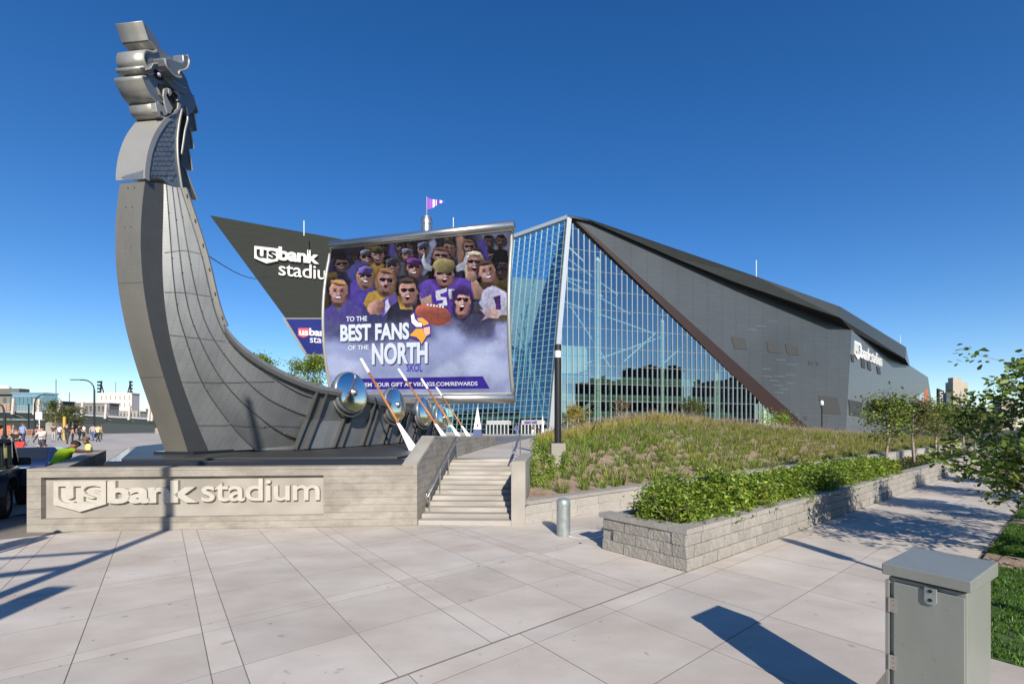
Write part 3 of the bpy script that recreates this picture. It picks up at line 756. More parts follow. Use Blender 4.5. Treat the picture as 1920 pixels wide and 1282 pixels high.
# mirror of the bow plating to port
for k in range(5):
    q = MB(); a, b = lines[k], lines[k + 1]
    mir = lambda p: p - TS * (2 * (p - O).dot(TS))
    q.grid([[mir(b[i]), mir(a[i])] for i in range(34)]); q.build('hull_plank', ZINC, ship, smooth=True)

# ---- neck and dragon head: outlines on the starboard face, given thickness across the ship
def outline(pts, s): return [SP(*(lambda tz: (tz[0], s, tz[1]))(on_side(x, y, s))) for x, y in pts]
def plate(name, pts, s0, s1, mat, parent=ship, bevel=0.015):
    q = MB(); q.prism(outline(pts, s0), TS * (s1 - s0)); return q.build(name, mat, parent, bevel=bevel)
q = MB(); tcol = []
neckfront = [(270, 336), (270, 322), (272, 305), (275, 288), (281, 268), (289, 250), (298, 236), (306, 226), (312, 221)]
nf = smooth_px(neckfront)
aft = [(321, 212), (334, 205), (344, 206), (340, 222), (336, 240), (334, 258), (333, 275), (333, 295), (336, 312), (338, 330), (340, 348), (342, 366)]
poly = [(float(a[0]), float(a[1])) for a in nf] + aft + [(330, 360), (318, 349), (306, 337), (296, 334)]
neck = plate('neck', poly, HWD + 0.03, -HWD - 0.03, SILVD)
q = MB(); fr_ = [on_side(a[0], a[1]) for a in nf]
q.grid([[SP(t - 0.02, -HWD - 0.05, z), SP(t - 0.02, HWD + 0.05, z), SP(t + 0.09, HWD + 0.05, z + 0.0)] for t, z in fr_]); q.build('neck_face', SILV, ship, smooth=False, solid=0.02)
# scales on the neck: rows of small overlapping plates
def inpoly(x, y, pl_):
    c = False
    for (x0, y0), (x1, y1) in zip(pl_, pl_[1:] + pl_[:1]):
        if (y0 > y) != (y1 > y) and x < (x1 - x0) * (y - y0) / (y1 - y0) + x0: c = not c
    return c
scl = [(float(a[0]) + 7, float(a[1])) for a in nf[4:]] + [(332, 222), (327, 245), (326, 275), (328, 310), (333, 345), (318, 341), (300, 330), (284, 329)]
for r_ in range(14):
    for c_ in range(9):
        cx = 278 + c_ * 8.5 + (4.2 if r_ % 2 else 0); cy = 226 + r_ * 9
        if not all(inpoly(cx + a, cy + b, scl) for a, b in ((0, -4), (0, 4), (4, 0), (-4, 0))): continue
        q = MB(); o3 = outline([(cx - 3.9, cy - 2), (cx, cy - 4.4), (cx + 3.9, cy - 2), (cx + 3.6, cy + 3), (cx, cy + 4.6), (cx - 3.6, cy + 3)], HWD + 0.032)
        q.prism(o3, TS * random.uniform(0.008, 0.014)); q.build('scale', SILVD, neck)
# spine of pointed fins behind the neck
fins = [((335, 196), (349, 176), (364, 181), (352, 210)), ((352, 188), (363, 184), (372, 212), (350, 222)), ((350, 214), (364, 214), (369, 246), (346, 250)), ((346, 246), (358, 247), (363, 279), (342, 282)), ((341, 279), (354, 280), (361, 320), (338, 316)), ((337, 312), (347, 316), (370, 375), (346, 372), (340, 350))]
for k, f in enumerate(fins):
    plate('spine_fin', f, HWD - 0.08, -HWD + 0.08, DARKM, ship, 0.008)
    q = MB(); a = outline(f, HWD - 0.06); q.tube([a[1], a[2]], 0.022, 6); q.build('fin_edge', SILV, ship)
q = MB(); mane = smooth_px([(341, 205), (336, 232), (333, 262), (334, 300), (340, 345), (344, 368)]); q.tube([outline([(a[0], a[1])], HWD + 0.05)[0] for a in mane], 0.03, 6); q.build('mane_edge', SILV, ship, smooth=True)
mane2 = smooth_px([(349, 200), (352, 222), (347, 245), (344, 265), (340, 290)]); q = MB(); q.tube([outline([(a[0], a[1])], HWD + 0.03)[0] for a in mane2], 0.03, 6); q.build('mane_edge', SILV, ship, smooth=True)
Z2 = lambda pts: [(200 + x / 6.41, 30 + y / 6.41) for x, y in pts]
head_poly = Z2([(425, 66), (470, 95), (600, 275), (648, 385), (700, 440), (780, 495), (840, 560), (905, 660), (965, 760), (1000, 880), (1060, 1000), (1075, 1110), (980, 1200), (905, 1130),
    (870, 1180), (800, 1215), (700, 1240), (640, 1215), (600, 1130), (585, 1042), (700, 1060), (720, 990), (640, 900), (600, 800), (560, 760), (470, 760), (500, 715), (545, 690), (500, 640), (470, 620), (490, 560), (475, 470), (470, 430), (540, 425), (600, 440), (600, 405), (560, 375), (500, 300), (455, 180)])
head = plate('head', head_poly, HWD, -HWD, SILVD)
# broad front plates of the muzzle: swept across the full width
def sweep(name, pts, mat=SILV, th=0.05, ext=0.0):
    q = MB(); cs = [on_side(a[0], a[1]) for a in smooth_px(Z2(pts))]
    q.grid([[SP(t, -HWD - ext, z), SP(t, HWD + ext, z)] for t, z in cs]); return q.build(name, mat, ship, smooth=True, solid=th)
sweep('crest_plate', [(425, 66), (445, 130), (475, 220), (500, 300)], ext=0.02)
sweep('crest_plate', [(500, 300), (540, 340), (575, 385), (600, 420)], ext=0.02)
sweep('snout_plate', [(600, 420), (560, 440), (500, 425), (462, 425), (440, 470), (445, 540), (480, 610), (505, 625)], ext=0.03)
sweep('lip_plate', [(505, 625), (470, 630), (436, 615), (440, 640), (475, 680), (520, 700), (560, 690)], ext=0.03)
sweep('jaw_plate', [(470, 735), (420, 735), (440, 800), (480, 890), (530, 975), (590, 1040)], ext=0.03)
sweep('chin_plate', [(620, 1045), (588, 1045), (590, 1100), (610, 1160), (650, 1210), (700, 1235)], ext=0.03)
plate('jaw_side', Z2([(425, 738), (470, 745), (560, 740), (610, 790), (620, 870), (690, 990), (700, 1050), (640, 1050), (590, 1040), (530, 975), (480, 890), (440, 800)]), HWD + 0.02, -HWD - 0.02, SILVD)
plate('chin_curl', Z2([(588, 1045), (640, 1050), (690, 1090), (730, 1150), (740, 1190), (700, 1200), (680, 1160), (650, 1150), (650, 1190), (690, 1215), (640, 1215), (605, 1150)]), HWD + 0.05, HWD - 0.1, SILV)
# side ornaments
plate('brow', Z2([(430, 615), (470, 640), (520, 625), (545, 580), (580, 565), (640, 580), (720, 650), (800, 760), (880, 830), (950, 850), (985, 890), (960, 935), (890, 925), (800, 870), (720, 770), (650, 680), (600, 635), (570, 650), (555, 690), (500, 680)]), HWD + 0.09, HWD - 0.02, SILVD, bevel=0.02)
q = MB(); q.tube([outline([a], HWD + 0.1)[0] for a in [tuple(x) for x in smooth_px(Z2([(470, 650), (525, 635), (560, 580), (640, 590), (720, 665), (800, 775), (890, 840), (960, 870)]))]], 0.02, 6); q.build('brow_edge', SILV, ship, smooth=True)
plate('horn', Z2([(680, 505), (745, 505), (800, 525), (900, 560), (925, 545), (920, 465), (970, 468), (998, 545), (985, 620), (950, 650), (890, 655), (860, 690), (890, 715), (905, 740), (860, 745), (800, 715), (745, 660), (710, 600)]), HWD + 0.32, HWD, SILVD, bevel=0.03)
q = MB(); q.tube([outline([tuple(a)], HWD + 0.33)[0] for a in smooth_px(Z2([(700, 520), (725, 610), (790, 700), (860, 740), (900, 735), (870, 700), (880, 665), (950, 645), (985, 600), (990, 530), (968, 470)]))], 0.025, 6); q.build('horn_edge', SILV, ship, smooth=True)
plate('horn', Z2([(680, 505), (745, 505), (800, 525), (900, 560), (925, 545), (920, 465), (970, 468), (998, 545), (985, 620), (950, 650), (890, 655), (860, 690), (800, 715), (745, 660), (710, 600)]), -HWD, -HWD - 0.32, SILVD, bevel=0.03)
plate('mouth', Z2([(625, 815), (700, 830), (760, 870), (830, 900), (870, 950), (855, 1010), (880, 1060), (850, 1150), (800, 1160), (760, 1090), (720, 1160), (690, 1120), (690, 1010), (640, 920)]), HWD + 0.028, HWD + 0.01, GAP_SHADE, bevel=0)  # raised black plate; the open mouth's shade put in its colour
plate('tongue', Z2([(690, 880), (730, 865), (735, 910), (720, 960), (760, 1040), (800, 1110), (770, 1180), (730, 1170), (700, 1060), (680, 960)]), HWD + 0.07, HWD + 0.02, SILV, bevel=0.012)
plate('fang', Z2([(740, 870), (770, 880), (785, 930), (765, 965), (745, 930)]), HWD + 0.08, HWD + 0.03, SILV, bevel=0.006)
plate('fang', Z2([(610, 860), (640, 900), (670, 990), (640, 950)]), HWD + 0.06, HWD + 0.02, SILV, bevel=0.004)
plate('cheek_curl', Z2([(800, 900), (850, 900), (890, 960), (880, 1020), (850, 1020), (865, 960), (835, 925)]), HWD + 0.07, HWD + 0.02, SILV, bevel=0.01)
plate('cheek_curl', Z2([(860, 1040), (900, 1060), (890, 1120), (840, 1180), (740, 1215), (800, 1165), (855, 1110)]), HWD + 0.06, HWD + 0.02, SILV, bevel=0.01)
plate('eye_socket', Z2([(570, 650), (600, 640), (650, 690), (690, 740), (680, 775), (630, 765), (585, 720)]), HWD + 0.04, HWD + 0.01, GAP_SHADE, bevel=0)  # flat black plate coloured as the shade inside the socket
q = MB(); q.ball(outline(Z2([(625, 710)]), HWD + 0.05)[0], 0.055, 12); q.build('eye', M('eye_glass', (0.5, 0.42, 0.7), 0.1, var=0), ship, smooth=True)

# ---- shields along the gunwale
for k, (px_, py_, d_, th) in enumerate(((660, 736, 16.2, 20), (742, 759, 19.4, 13), (797, 772, 22.6, 11), (829, 783, 25.8, 7))):
    c = W(px_, py_, d_); a_ = math.radians(th); nrm = (TS * math.cos(a_) - TA * math.sin(a_) + UP * 0.10).normalized(); R_ = 0.74
    sh_ = MB(); sh_.lathe([(R_, 0.0), (R_ * 0.97, 0.035), (R_ * 0.9, 0.05), (R_ * 0.7, 0.085), (R_ * 0.4, 0.115), (R_ * 0.2, 0.125), (0.0, 0.125)], c, nrm, 48)
    s_o = sh_.build('shield', CHROME, ship, smooth=True)
    b_ = MB(); b_.lathe([(0.15, 0.12), (0.145, 0.14), (0.11, 0.15), (0.105, 0.18), (0.07, 0.225), (0.0, 0.24)], c, nrm, 24); b_.build('boss', STEEL, s_o, smooth=True)
    b_ = MB(); b_.lathe([(R_ - 0.03, -0.16), (R_ + 0.03, -0.15), (R_ + 0.035, -0.05), (R_ + 0.01, 0.015), (R_ - 0.02, 0.03)], c, nrm, 48); b_.build('rim', SILVD, s_o, smooth=True)
    b_ = MB(); cc = c - nrm * 0.12 - UP * (R_ * 0.0)
    b_.lathe([(R_ * 0.98, -0.1), (R_ * 1.06, -0.1), (R_ * 1.06, 0.02), (R_ * 0.98, 0.02)], cc - UP * 0.1, nrm, 40); b_.build('cradle', STEEL, s_o, smooth=True)
    q = MB(); e_ = c + TA * 1.0 * (1 + 0.2 * k) ; q.beam(c - nrm * 0.2 + TA * 0.55 - UP * 0.22, c - nrm * 0.25 + TA * 1.9 - UP * 0.33, 0.22, 0.2); q.build('oar_port', DARKM, ship, bevel=0.02)
# ---- oars
for k, (a, b) in enumerate(((W(677, 673, 17.0), W(776, 843, 14.4)), (W(747, 692, 20.0), W(845, 834, 17.5)), (W(790, 710, 23.0), W(868, 829, 20.5)), (W(818, 726, 26.0), W(885, 825, 23.5)))):
    b.z = 1.36; d = (b - a); L_ = d.length; d.normalize()
    q = MB(); q.tube([a + d * (L_ * 0.17), a + d * (L_ * 0.74)], 0.042, 10); oar = q.build('oar', ORANGE, ship, smooth=True)
    q = MB(); q.tube([a, a + d * 0.02, a + d * (L_ * 0.16), a + d * (L_ * 0.172)], [0.05, 0.062, 0.06, 0.045], 10); q.build('grip', WHITE, oar, smooth=True)
    side_ = d.cross(Vector((0.55, -1, 0.2)).normalized()).normalized(); th_ = d.cross(side_)
    p0 = a + d * (L_ * 0.72); q = MB()
    q.prism([p0 - side_ * 0.045, p0 + side_ * 0.045, p0 + d * (L_ * 0.08) + side_ * 0.07, b + side_ * 0.15, b - side_ * 0.15, p0 + d * (L_ * 0.08) - side_ * 0.07], th_ * 0.05); q.build('blade', WHITE, oar, bevel=0.012)
# cable from the prow to the mast
q = MB(); a = SP(B[-1][0] + 1.0, 0.3, 7.2); b_ = W(505, 518, 34); q.tube([a.lerp(b_, u / 10) - UP * (0.5 * math.sin(math.pi * u / 10)) for u in range(11)], 0.02, 5); tag(q.build('stay_cable', BLACK), 'thin black stay cable strung behind the prow of the longship', 'cable')

# ------------------------------------------------------------------ sail-shaped video screen and mast
SL0 = Vector((-14.2, 35.3, 0)); SL1 = Vector((0.07, 31.0, 0)); SD = (SL1 - SL0); SNRM = Vector((SD.y, -SD.x, 0)).normalized()
def sail(u, v, off=0.0):
    b = SL0 + SD * u; z0 = lerp(4.62, 4.36, u); z1 = lerp(16.15, 15.78, u)
    return b + UP * lerp(z0, z1, v) + SNRM * (4.0 * v * (1 - v) + off)
def sail_uv(px, py):
    r = ray(px, py); o = Vector((0, 0, H)); u, v = 0.5, 0.5
    for _ in range(12):
        p = sail(u, v); qx = CX + F * p.x / p.y; qy = HZ - F * (p.z - H) / p.y
        e = 1e-3; pu = sail(u + e, v); pv_ = sail(u, v + e)
        J = np.array([[(CX + F * pu.x / pu.y - qx) / e, (CX + F * pv_.x / pv_.y - qx) / e], [(HZ - F * (pu.z - H) / pu.y - qy) / e, (HZ - F * (pv_.z - H) / pv_.y - qy) / e]])
        du, dv = np.linalg.solve(J, [px - qx, py - qy]); u += du; v += dv
    return u, v
screen = thing('video_screen', 'large sail-shaped video screen showing cheering fans in purple', 'video screen', (SL0 + SL1) / 2 + Vector((0, 0, 4.4)))
NU, NV = 420, 360
uu, vv = np.meshgrid(np.linspace(0, 1, NU + 1), np.linspace(0, 1, NV + 1))
z0 = 4.62 + (4.36 - 4.62) * uu; z1 = 16.15 + (15.78 - 16.15) * uu; bul = 4.0 * vv * (1 - vv)
PX_ = SL0.x + SD.x * uu + SNRM.x * bul; PY_ = SL0.y + SD.y * uu + SNRM.y * bul; PZ_ = z0 + (z1 - z0) * vv
ix = CX + F * PX_ / PY_; iy = HZ - F * (PZ_ - H) / PY_
# the picture shown: painted in the coordinates x 0..1508, y 0..1282 of a drawing laid over the sail
zx = (ix - 580) * 3.77; zy = (iy - 420) * 3.77
img = np.zeros(zx.shape + (3,))
def vnoise(x, y, sc, seed):
    r = np.random.default_rng(seed); g = r.random((64, 64)); X = x / sc; Y = y / sc; x0 = np.floor(X).astype(int); y0 = np.floor(Y).astype(int); fx = X - x0; fy = Y - y0
    fx = fx * fx * (3 - 2 * fx); fy = fy * fy * (3 - 2 * fy); q_ = lambda a, b: g[a % 64, b % 64]
    return (q_(x0, y0) * (1 - fx) + q_(x0 + 1, y0) * fx) * (1 - fy) + (q_(x0, y0 + 1) * (1 - fx) + q_(x0 + 1, y0 + 1) * fx) * fy
def fbm(sc, seed): return sum(vnoise(zx, zy, sc / 2 ** k, seed + k) * 0.5 ** (k + 1) for k in range(5))
zx0, zy0 = zx, zy; w1 = fbm(70, 201) - 0.48; w2 = fbm(70, 231) - 0.48; w3 = fbm(22, 261) - 0.48; w4 = fbm(22, 281) - 0.48
zx = zx0 + 22 * w1 + 9 * w3; zy = zy0 + 22 * w2 + 9 * w4      # uneven outlines
ss = lambda a, b, x: np.clip((x - a) / (b - a), 0, 1) ** 2 * (3 - 2 * np.clip((x - a) / (b - a), 0, 1))
def mixin(col, al_):
    global img
    img = img * (1 - al_[..., None]) + np.array(col, float) * al_[..., None] if not isinstance(col, np.ndarray) or col.ndim == 1 else img * (1 - al_[..., None]) + col * al_[..., None]
def ell(cx, cy, rx, ry, col, rot=0.0, soft=0.12, shade=0.0, jaw=False):
    R2 = max(rx, ry) * (1 + soft) * 1.3; m = (np.abs(zx - cx) < R2) & (np.abs(zy - cy) < R2)
    if not m.any(): return
    a = math.radians(rot); dx = zx[m] - cx; dy = zy[m] - cy; X = (dx * math.cos(a) + dy * math.sin(a)) / rx; Y = (-dx * math.sin(a) + dy * math.cos(a)) / ry
    X = X * (1 + 0.22 * np.clip(Y, -0.2, 1)) if jaw else X
    r = np.sqrt(X * X + Y * Y); al_ = (1 - ss(1 - soft, 1 + soft, r))[:, None]
    img[m] = img[m] * (1 - al_) + np.array(col, float)[None, :] * (1 + shade * (-X * 0.5 - Y * 0.6))[:, None] * al_
_fb60 = None
def blob(pts, col, soft=6, shade=0.0):
    global _fb60
    if _fb60 is None: _fb60 = fbm(60, 9)
    pts = np.array(pts, float); lo = pts.min(0) - soft; hi = pts.max(0) + soft; m = (zx > lo[0]) & (zx < hi[0]) & (zy > lo[1]) & (zy < hi[1])
    if not m.any(): return
    x, y = zx[m], zy[m]; ins = np.zeros(x.shape, bool); dist = np.full(x.shape, 1e9); n = len(pts)
    for i in range(n):
        (x0, y0), (x1, y1) = pts[i], pts[(i + 1) % n]
        ins ^= ((y0 > y) != (y1 > y)) & (x < (x1 - x0) * (y - y0) / (y1 - y0 + 1e-9) + x0)
        dx, dy = x1 - x0, y1 - y0; t = np.clip(((x - x0) * dx + (y - y0) * dy) / (dx * dx + dy * dy + 1e-9), 0, 1)
        dist = np.minimum(dist, np.hypot(x - x0 - t * dx, y - y0 - t * dy))
    al_ = ss(-soft, soft, np.where(ins, dist, -dist))[:, None]; g = (y - pts[:, 1].min()) / (np.ptp(pts[:, 1]) + 1e-9)
    img[m] = img[m] * (1 - al_) + np.array(col, float)[None, :] * (1 + shade * (0.5 - g) + 0.3 * (_fb60[m] - 0.5))[:, None] * al_
SK = (196, 146, 128); SKD = (160, 108, 88)
def face(cx, cy, rx, ry, rot=0, hair=(90, 60, 40), glasses=True, mouth='open', cap=None, skin=SK, dim=1.0, long=False):
    d = lambda c: tuple(v * dim for v in c); a = math.radians(rot)
    P = lambda x, y: (cx + (x * math.cos(a) - y * math.sin(a)) * rx, cy + (x * math.sin(a) + y * math.cos(a)) * ry)
    rx *= 0.95; ry *= 0.84; m_ = np.hypot((zx - cx) / (rx * 1.7), (zy - cy) / (ry * 1.6)); img[...] = img * (1 - 0.55 * (1 - ss(0.5, 1.0, m_)))[..., None]
    if long: ell(*P(0, 0.25), rx * 1.35, ry * 1.35, d(hair), rot, 0.15, 0.5)
    ell(*P(0, -0.22), rx * 1.04, ry * 0.95, d(hair), rot, 0.12, 0.7)
    ell(*P(0, 1.05), rx * 0.5, ry * 0.42, d((skin[0] * .42, skin[1] * .36, skin[2] * .36)), rot, 0.3)
    for k in (-0.95, 0.95): ell(*P(k, 0.08), rx * 0.14, ry * 0.2, d((skin[0] * .8, skin[1] * .7, skin[2] * .66)), rot)
    ell(*P(0, 0.06), rx * 0.93, ry * 1.0, d((skin[0] * .9, skin[1] * .86, skin[2] * .84)), rot, 0.08, 0.45, True)
    ell(*P(0.55, 0.35), rx * 0.42, ry * 0.7, d((skin[0] * .76, skin[1] * .68, skin[2] * .66)), rot, 0.8)
    ell(*P(-0.5, 0.62), rx * 0.3, ry * 0.35, d((skin[0] * .84, skin[1] * .77, skin[2] * .75)), rot, 0.8)
    ell(*P(0, 0.9), rx * 0.45, ry * 0.16, d((skin[0] * .82, skin[1] * .75, skin[2] * .72)), rot, 0.7)
    ell(*P(-0.1, -0.42), rx * 0.5, ry * 0.2, d((skin[0] * 1.06, skin[1] * 1.05, skin[2] * 1.05)), rot, 0.7)
    ell(*P(-0.15, -0.84), rx * 0.8, ry * 0.22, d(hair), rot + 9, 0.35, 0.8); ell(*P(0.3, -0.9), rx * 0.4, ry * 0.12, d(tuple(v * 1.35 for v in hair)), rot + 12, 0.6)
    for k in (-0.3, 0.3): ell(*P(k, 0.42), rx * 0.05, ry * 0.16, d((skin[0] * .6, skin[1] * .5, skin[2] * .48)), rot + (20 if k < 0 else -20), 0.5)
    ell(*P(-0.4, 0.3), rx * 0.28, ry * 0.22, d((235, 185, 165)), rot, 0.6); ell(*P(0.0, 0.22), rx * 0.13, ry * 0.24, d((228, 172, 150)), rot, 0.5); ell(*P(0.08, 0.38), rx * 0.2, ry * 0.08, d((150, 95, 80)), rot, 0.5)
    if glasses:
        for k in (-0.43, 0.43): ell(*P(k, -0.08), rx * 0.37, ry * 0.17, d((30, 22, 26)), rot + (8 if k > 0 else -8), 0.12); ell(*P(k - 0.1, -0.13), rx * 0.13, ry * 0.05, d((110, 100, 110)), rot, 0.6)
        ell(*P(0, -0.17), rx * 0.85, ry * 0.06, d((40, 30, 30)), rot, 0.2)
    else:
        for k in (-0.4, 0.4): ell(*P(k, -0.1), rx * 0.2, ry * 0.08, d((70, 45, 40)), rot, 0.3); ell(*P(k, -0.27), rx * 0.26, ry * 0.06, d((110, 75, 55)), rot, 0.3)
    if mouth == 'open': ell(*P(0, 0.58), rx * 0.34, ry * 0.28, d((190, 90, 85)), rot, 0.2); ell(*P(0, 0.6), rx * 0.26, ry * 0.2, d((75, 18, 22)), rot, 0.2); ell(*P(0, 0.46), rx * 0.24, ry * 0.06, d((240, 235, 225)), rot, 0.2)
    elif mouth == 'smile': ell(*P(0, 0.55), rx * 0.42, ry * 0.13, d((150, 60, 60)), rot, 0.2); ell(*P(0, 0.52), rx * 0.34, ry * 0.08, d((245, 240, 232)), rot, 0.2)
    else: ell(*P(0, 0.55), rx * 0.2, ry * 0.17, d((90, 25, 28)), rot, 0.2)
    if cap: ell(*P(0, -0.68), rx * 1.0, ry * 0.46, d(cap), rot, 0.08, 0.7); ell(*P(0.25, -0.62), rx * 0.5, ry * 0.3, d(tuple(v * 0.6 for v in cap)), rot, 0.6); ell(*P(-0.12, -0.36), rx * 0.95, ry * 0.12, d(tuple(v * 0.5 for v in cap)), rot, 0.2)
g = ss(0, 700, zy); base = np.array([38, 36, 52.])[None, None] * (1 - g[..., None]) + np.array([82, 78, 150.])[None, None] * g[..., None]
img = base * (0.45 + 0.75 * fbm(110, 11))[..., None]
blob([(1180, 40), (1470, 20), (1470, 500), (1300, 480), (1230, 300)], (112, 114, 140), 60, 0.2); blob([(1310, 250), (1470, 250), (1470, 420), (1330, 420)], (92, 104, 72), 22)
for cx in (1285, 1345): blob([(cx, 110 + (cx - 1285)), (cx - 62, 330), (cx + 62, 330)], (70, 62, 42), 14, 0.3)
blob([(560, 130), (640, 120), (660, 260), (560, 330)], (84, 74, 150), 20)
# far row: a dim crowd filling every gap
_r = random.Random(5)
for k in range(60):
    cx, cy = _r.uniform(120, 1400), _r.uniform(70, 560); dm = _r.uniform(0.3, 0.6)
    blob([(cx - 62, cy + 150), (cx - 48, cy + 66), (cx, cy + 46), (cx + 48, cy + 66), (cx + 62, cy + 150)], tuple(v * dm for v in _r.choice([(120, 92, 190), (70, 66, 90), (190, 150, 70), (150, 150, 165), (40, 44, 50)])), 10, 0.4)
    face(cx, cy, 34, 46, _r.uniform(-14, 14), _r.choice([(60, 44, 36), (120, 90, 60), (40, 34, 34)]), _r.random() < 0.5, _r.choice(['smile', 'open', 'o']), cap=_r.choice([None, None, (110, 96, 150), (120, 120, 130)]), dim=dm)
face(230, 285, 48, 62, 0, (40, 34, 36), True, 'smile', dim=0.55)
blob([(320, 300), (380, 255), (530, 290), (520, 420), (330, 420)], (196, 146, 44), 10, 0.3)
face(403, 240, 44, 58, 0, (60, 50, 50), True, 'smile', cap=(150, 150, 165), dim=0.8); face(482, 225, 46, 64, 3, (120, 90, 50), False, 'open', cap=(86, 78, 44), dim=0.85)
blob([(255, 340), (340, 255), (410, 290), (310, 430)], (78, 76, 158), 14)
face(585, 300, 46, 62, -6, (90, 70, 60), True, 'smile', cap=(86, 80, 96), dim=0.85); face(692, 220, 40, 54, 0, (70, 56, 50), False, 'smile', cap=(150, 158, 178), dim=0.75)
blob([(770, 200), (880, 100), (900, 130), (850, 330), (800, 380), (780, 330)], (150, 158, 182), 14, 0.3)
face(800, 180, 42, 56, 0, (100, 90, 80), True, 'smile', cap=(128, 136, 168), dim=0.75)
face(990, 175, 48, 62, 4, (70, 54, 46), False, 'open', dim=0.8); face(932, 228, 56, 70, 0, (120, 84, 60), True, 'smile', dim=0.88)
blob([(1040, 90), (1075, 70), (1105, 110), (1090, 280), (1050, 300)], (176, 128, 100), 12, 0.3); face(1130, 160, 40, 56, 0, (130, 100, 70), True, 'open', dim=0.75)
blob([(1190, 110), (1240, 110), (1290, 290), (1230, 300)], (86, 66, 170), 14)
# middle row
blob([(285, 420), (350, 380), (450, 400), (480, 560), (330, 600), (270, 520)], (84, 64, 178), 10, 0.3); face(398, 372, 52, 70, 0, (176, 132, 84), True, 'smile', cap=(112, 92, 180), long=True)
blob([(660, 380), (740, 350), (830, 380), (850, 480), (660, 480)], (58, 52, 70), 12); face(740, 310, 54, 74, 0, (50, 40, 50), True, 'smile', cap=(122, 52, 140), skin=(176, 124, 104))
face(1168, 272, 62, 84, 0, (226, 206, 160), True, 'open', long=True)
blob([(385, 560), (420, 490), (500, 450), (600, 460), (620, 560), (520, 640), (430, 640)], (216, 164, 56), 9, 0.3); face(545, 400, 62, 88, 4, (150, 104, 60), True, 'o', long=True)
blob([(770, 430), (840, 395), (960, 380), (1110, 380), (1160, 440), (1160, 520), (1120, 520), (1100, 640), (900, 650), (860, 540), (790, 540)], (98, 60, 178), 8, 0.3)
for sx_ in (-1, 1): blob([(958 + sx_ * 75, 300), (958 + sx_ * 130, 270), (958 + sx_ * 150, 200), (958 + sx_ * 165, 250), (958 + sx_ * 140, 320), (958 + sx_ * 90, 340)], (218, 222, 222), 6, 0.3)
face(955, 355, 72, 88, 0, (90, 66, 40), True, 'open', cap=(168, 148, 82)); ell(955, 298, 78, 52, (168, 150, 84), 0, 0.08, 0.7)
for x0 in (890, 985): blob([(x0, 470), (x0 + 85, 455), (x0 + 88, 485), (x0 + 35, 495), (x0 + 40, 515), (x0 + 84, 525), (x0 + 80, 580), (x0 + 20, 585), (x0 + 18, 560), (x0 + 52, 560), (x0 + 54, 540), (x0 + 8, 535)], (232, 230, 236), 5)
blob([(1140, 400), (1190, 390), (1230, 480), (1220, 530), (1160, 530)], (190, 138, 112), 8, 0.4); ell(1145, 370, 44, 40, (198, 148, 122), 0, 0.15, 0.4)
blob([(1230, 470), (1290, 430), (1400, 480), (1420, 640), (1240, 640), (1200, 560)], (208, 204, 222), 10, 0.3); blob([(1300, 520), (1350, 500), (1352, 600), (1318, 600)], (92, 56, 120), 6); face(1258, 335, 62, 84, -10, (86, 60, 44), False, 'smile', skin=(214, 160, 136))
# front row
blob([(100, 620), (170, 560), (270, 530), (370, 600), (380, 720), (100, 740)], (80, 66, 152), 10, 0.3); blob([(175, 580), (230, 575), (215, 640)], (88, 98, 108), 6); face(208, 480, 66, 92, 3, (184, 132, 72), False, 'smile', skin=(214, 154, 130))
blob([(560, 520), (640, 470), (760, 500), (770, 620), (700, 700), (540, 700), (560, 600)], (44, 42, 62), 9, 0.3); blob([(510, 540), (560, 510), (610, 490), (630, 540), (570, 590), (520, 660), (490, 620)], (112, 84, 176), 8); blob([(540, 545), (560, 530), (575, 580), (530, 640)], (216, 214, 226), 6)
blob([(620, 510), (650, 500), (720, 540), (735, 600), (640, 600)], (214, 158, 50), 7)
face(697, 472, 68, 98, -4, (70, 54, 46), True, 'open', skin=(216, 158, 130)); ell(470, 590, 62, 48, (196, 138, 112), -30, 0.15, 0.5); blob([(490, 560), (525, 545), (535, 575), (470, 620)], (170, 112, 92), 6)
blob([(780, 510), (850, 480), (870, 560), (800, 600)], (206, 158, 132), 8, 0.3); blob([(770, 480), (840, 450), (865, 490), (790, 530)], (106, 72, 176), 6)
blob([(985, 700), (1010, 640), (1100, 650), (1200, 640), (1330, 700), (1290, 800), (1000, 830)], (58, 56, 84), 16, 0.2)
face(1082, 545, 62, 100, 4, (58, 32, 88), True, 'open', skin=(222, 166, 150), long=True); blob([(1010, 480), (1060, 460), (1140, 480), (1130, 515), (1060, 500), (1020, 560)], (64, 36, 98), 8)
blob([(1205, 605), (1260, 612), (1290, 570), (1310, 600), (1360, 620), (1340, 670), (1270, 660), (1215, 680), (1250, 640)], (212, 172, 156), 6, 0.3)
# clouds below
zx, zy = zx0 + 20 * w1, zy0 + 20 * w2
fb = fbm(230, 31); cl = ss(640, 860, zy + 150 * (fb - 0.5) * 2); cc = np.array([142, 155, 200.])[None, None] * (0.72 + 0.5 * fbm(260, 77))[..., None]; mixin(cc, cl * 0.97)
for cx, cy, r in ((1210, 900, 130), (1330, 860, 120), (1120, 980, 120), (1400, 760, 100), (1300, 1020, 170), (980, 1040, 120), (190, 1000, 140), (330, 1020, 100)):
    rr = np.hypot((zx - cx) / r, (zy - cy) / (r * 0.7)); mixin(np.array((186, 196, 228.)), (1 - ss(0.35, 1.15, rr + 0.9 * (fbm(90, 5) - 0.5))) * 0.55)
blob([(150, 720), (860, 690), (880, 800), (400, 860), (160, 800)], (74, 78, 120), 60)
ell(872, 635, 128, 72, (186, 86, 62), 12, 0.04, 0.5); ell(872, 660, 118, 44, (168, 74, 54), 12, 0.5)
for k in range(6): ell(835 + k * 22, 565 + k * 4.6, 7, 9, (235, 232, 228), 12)
zx, zy = zx0, zy0
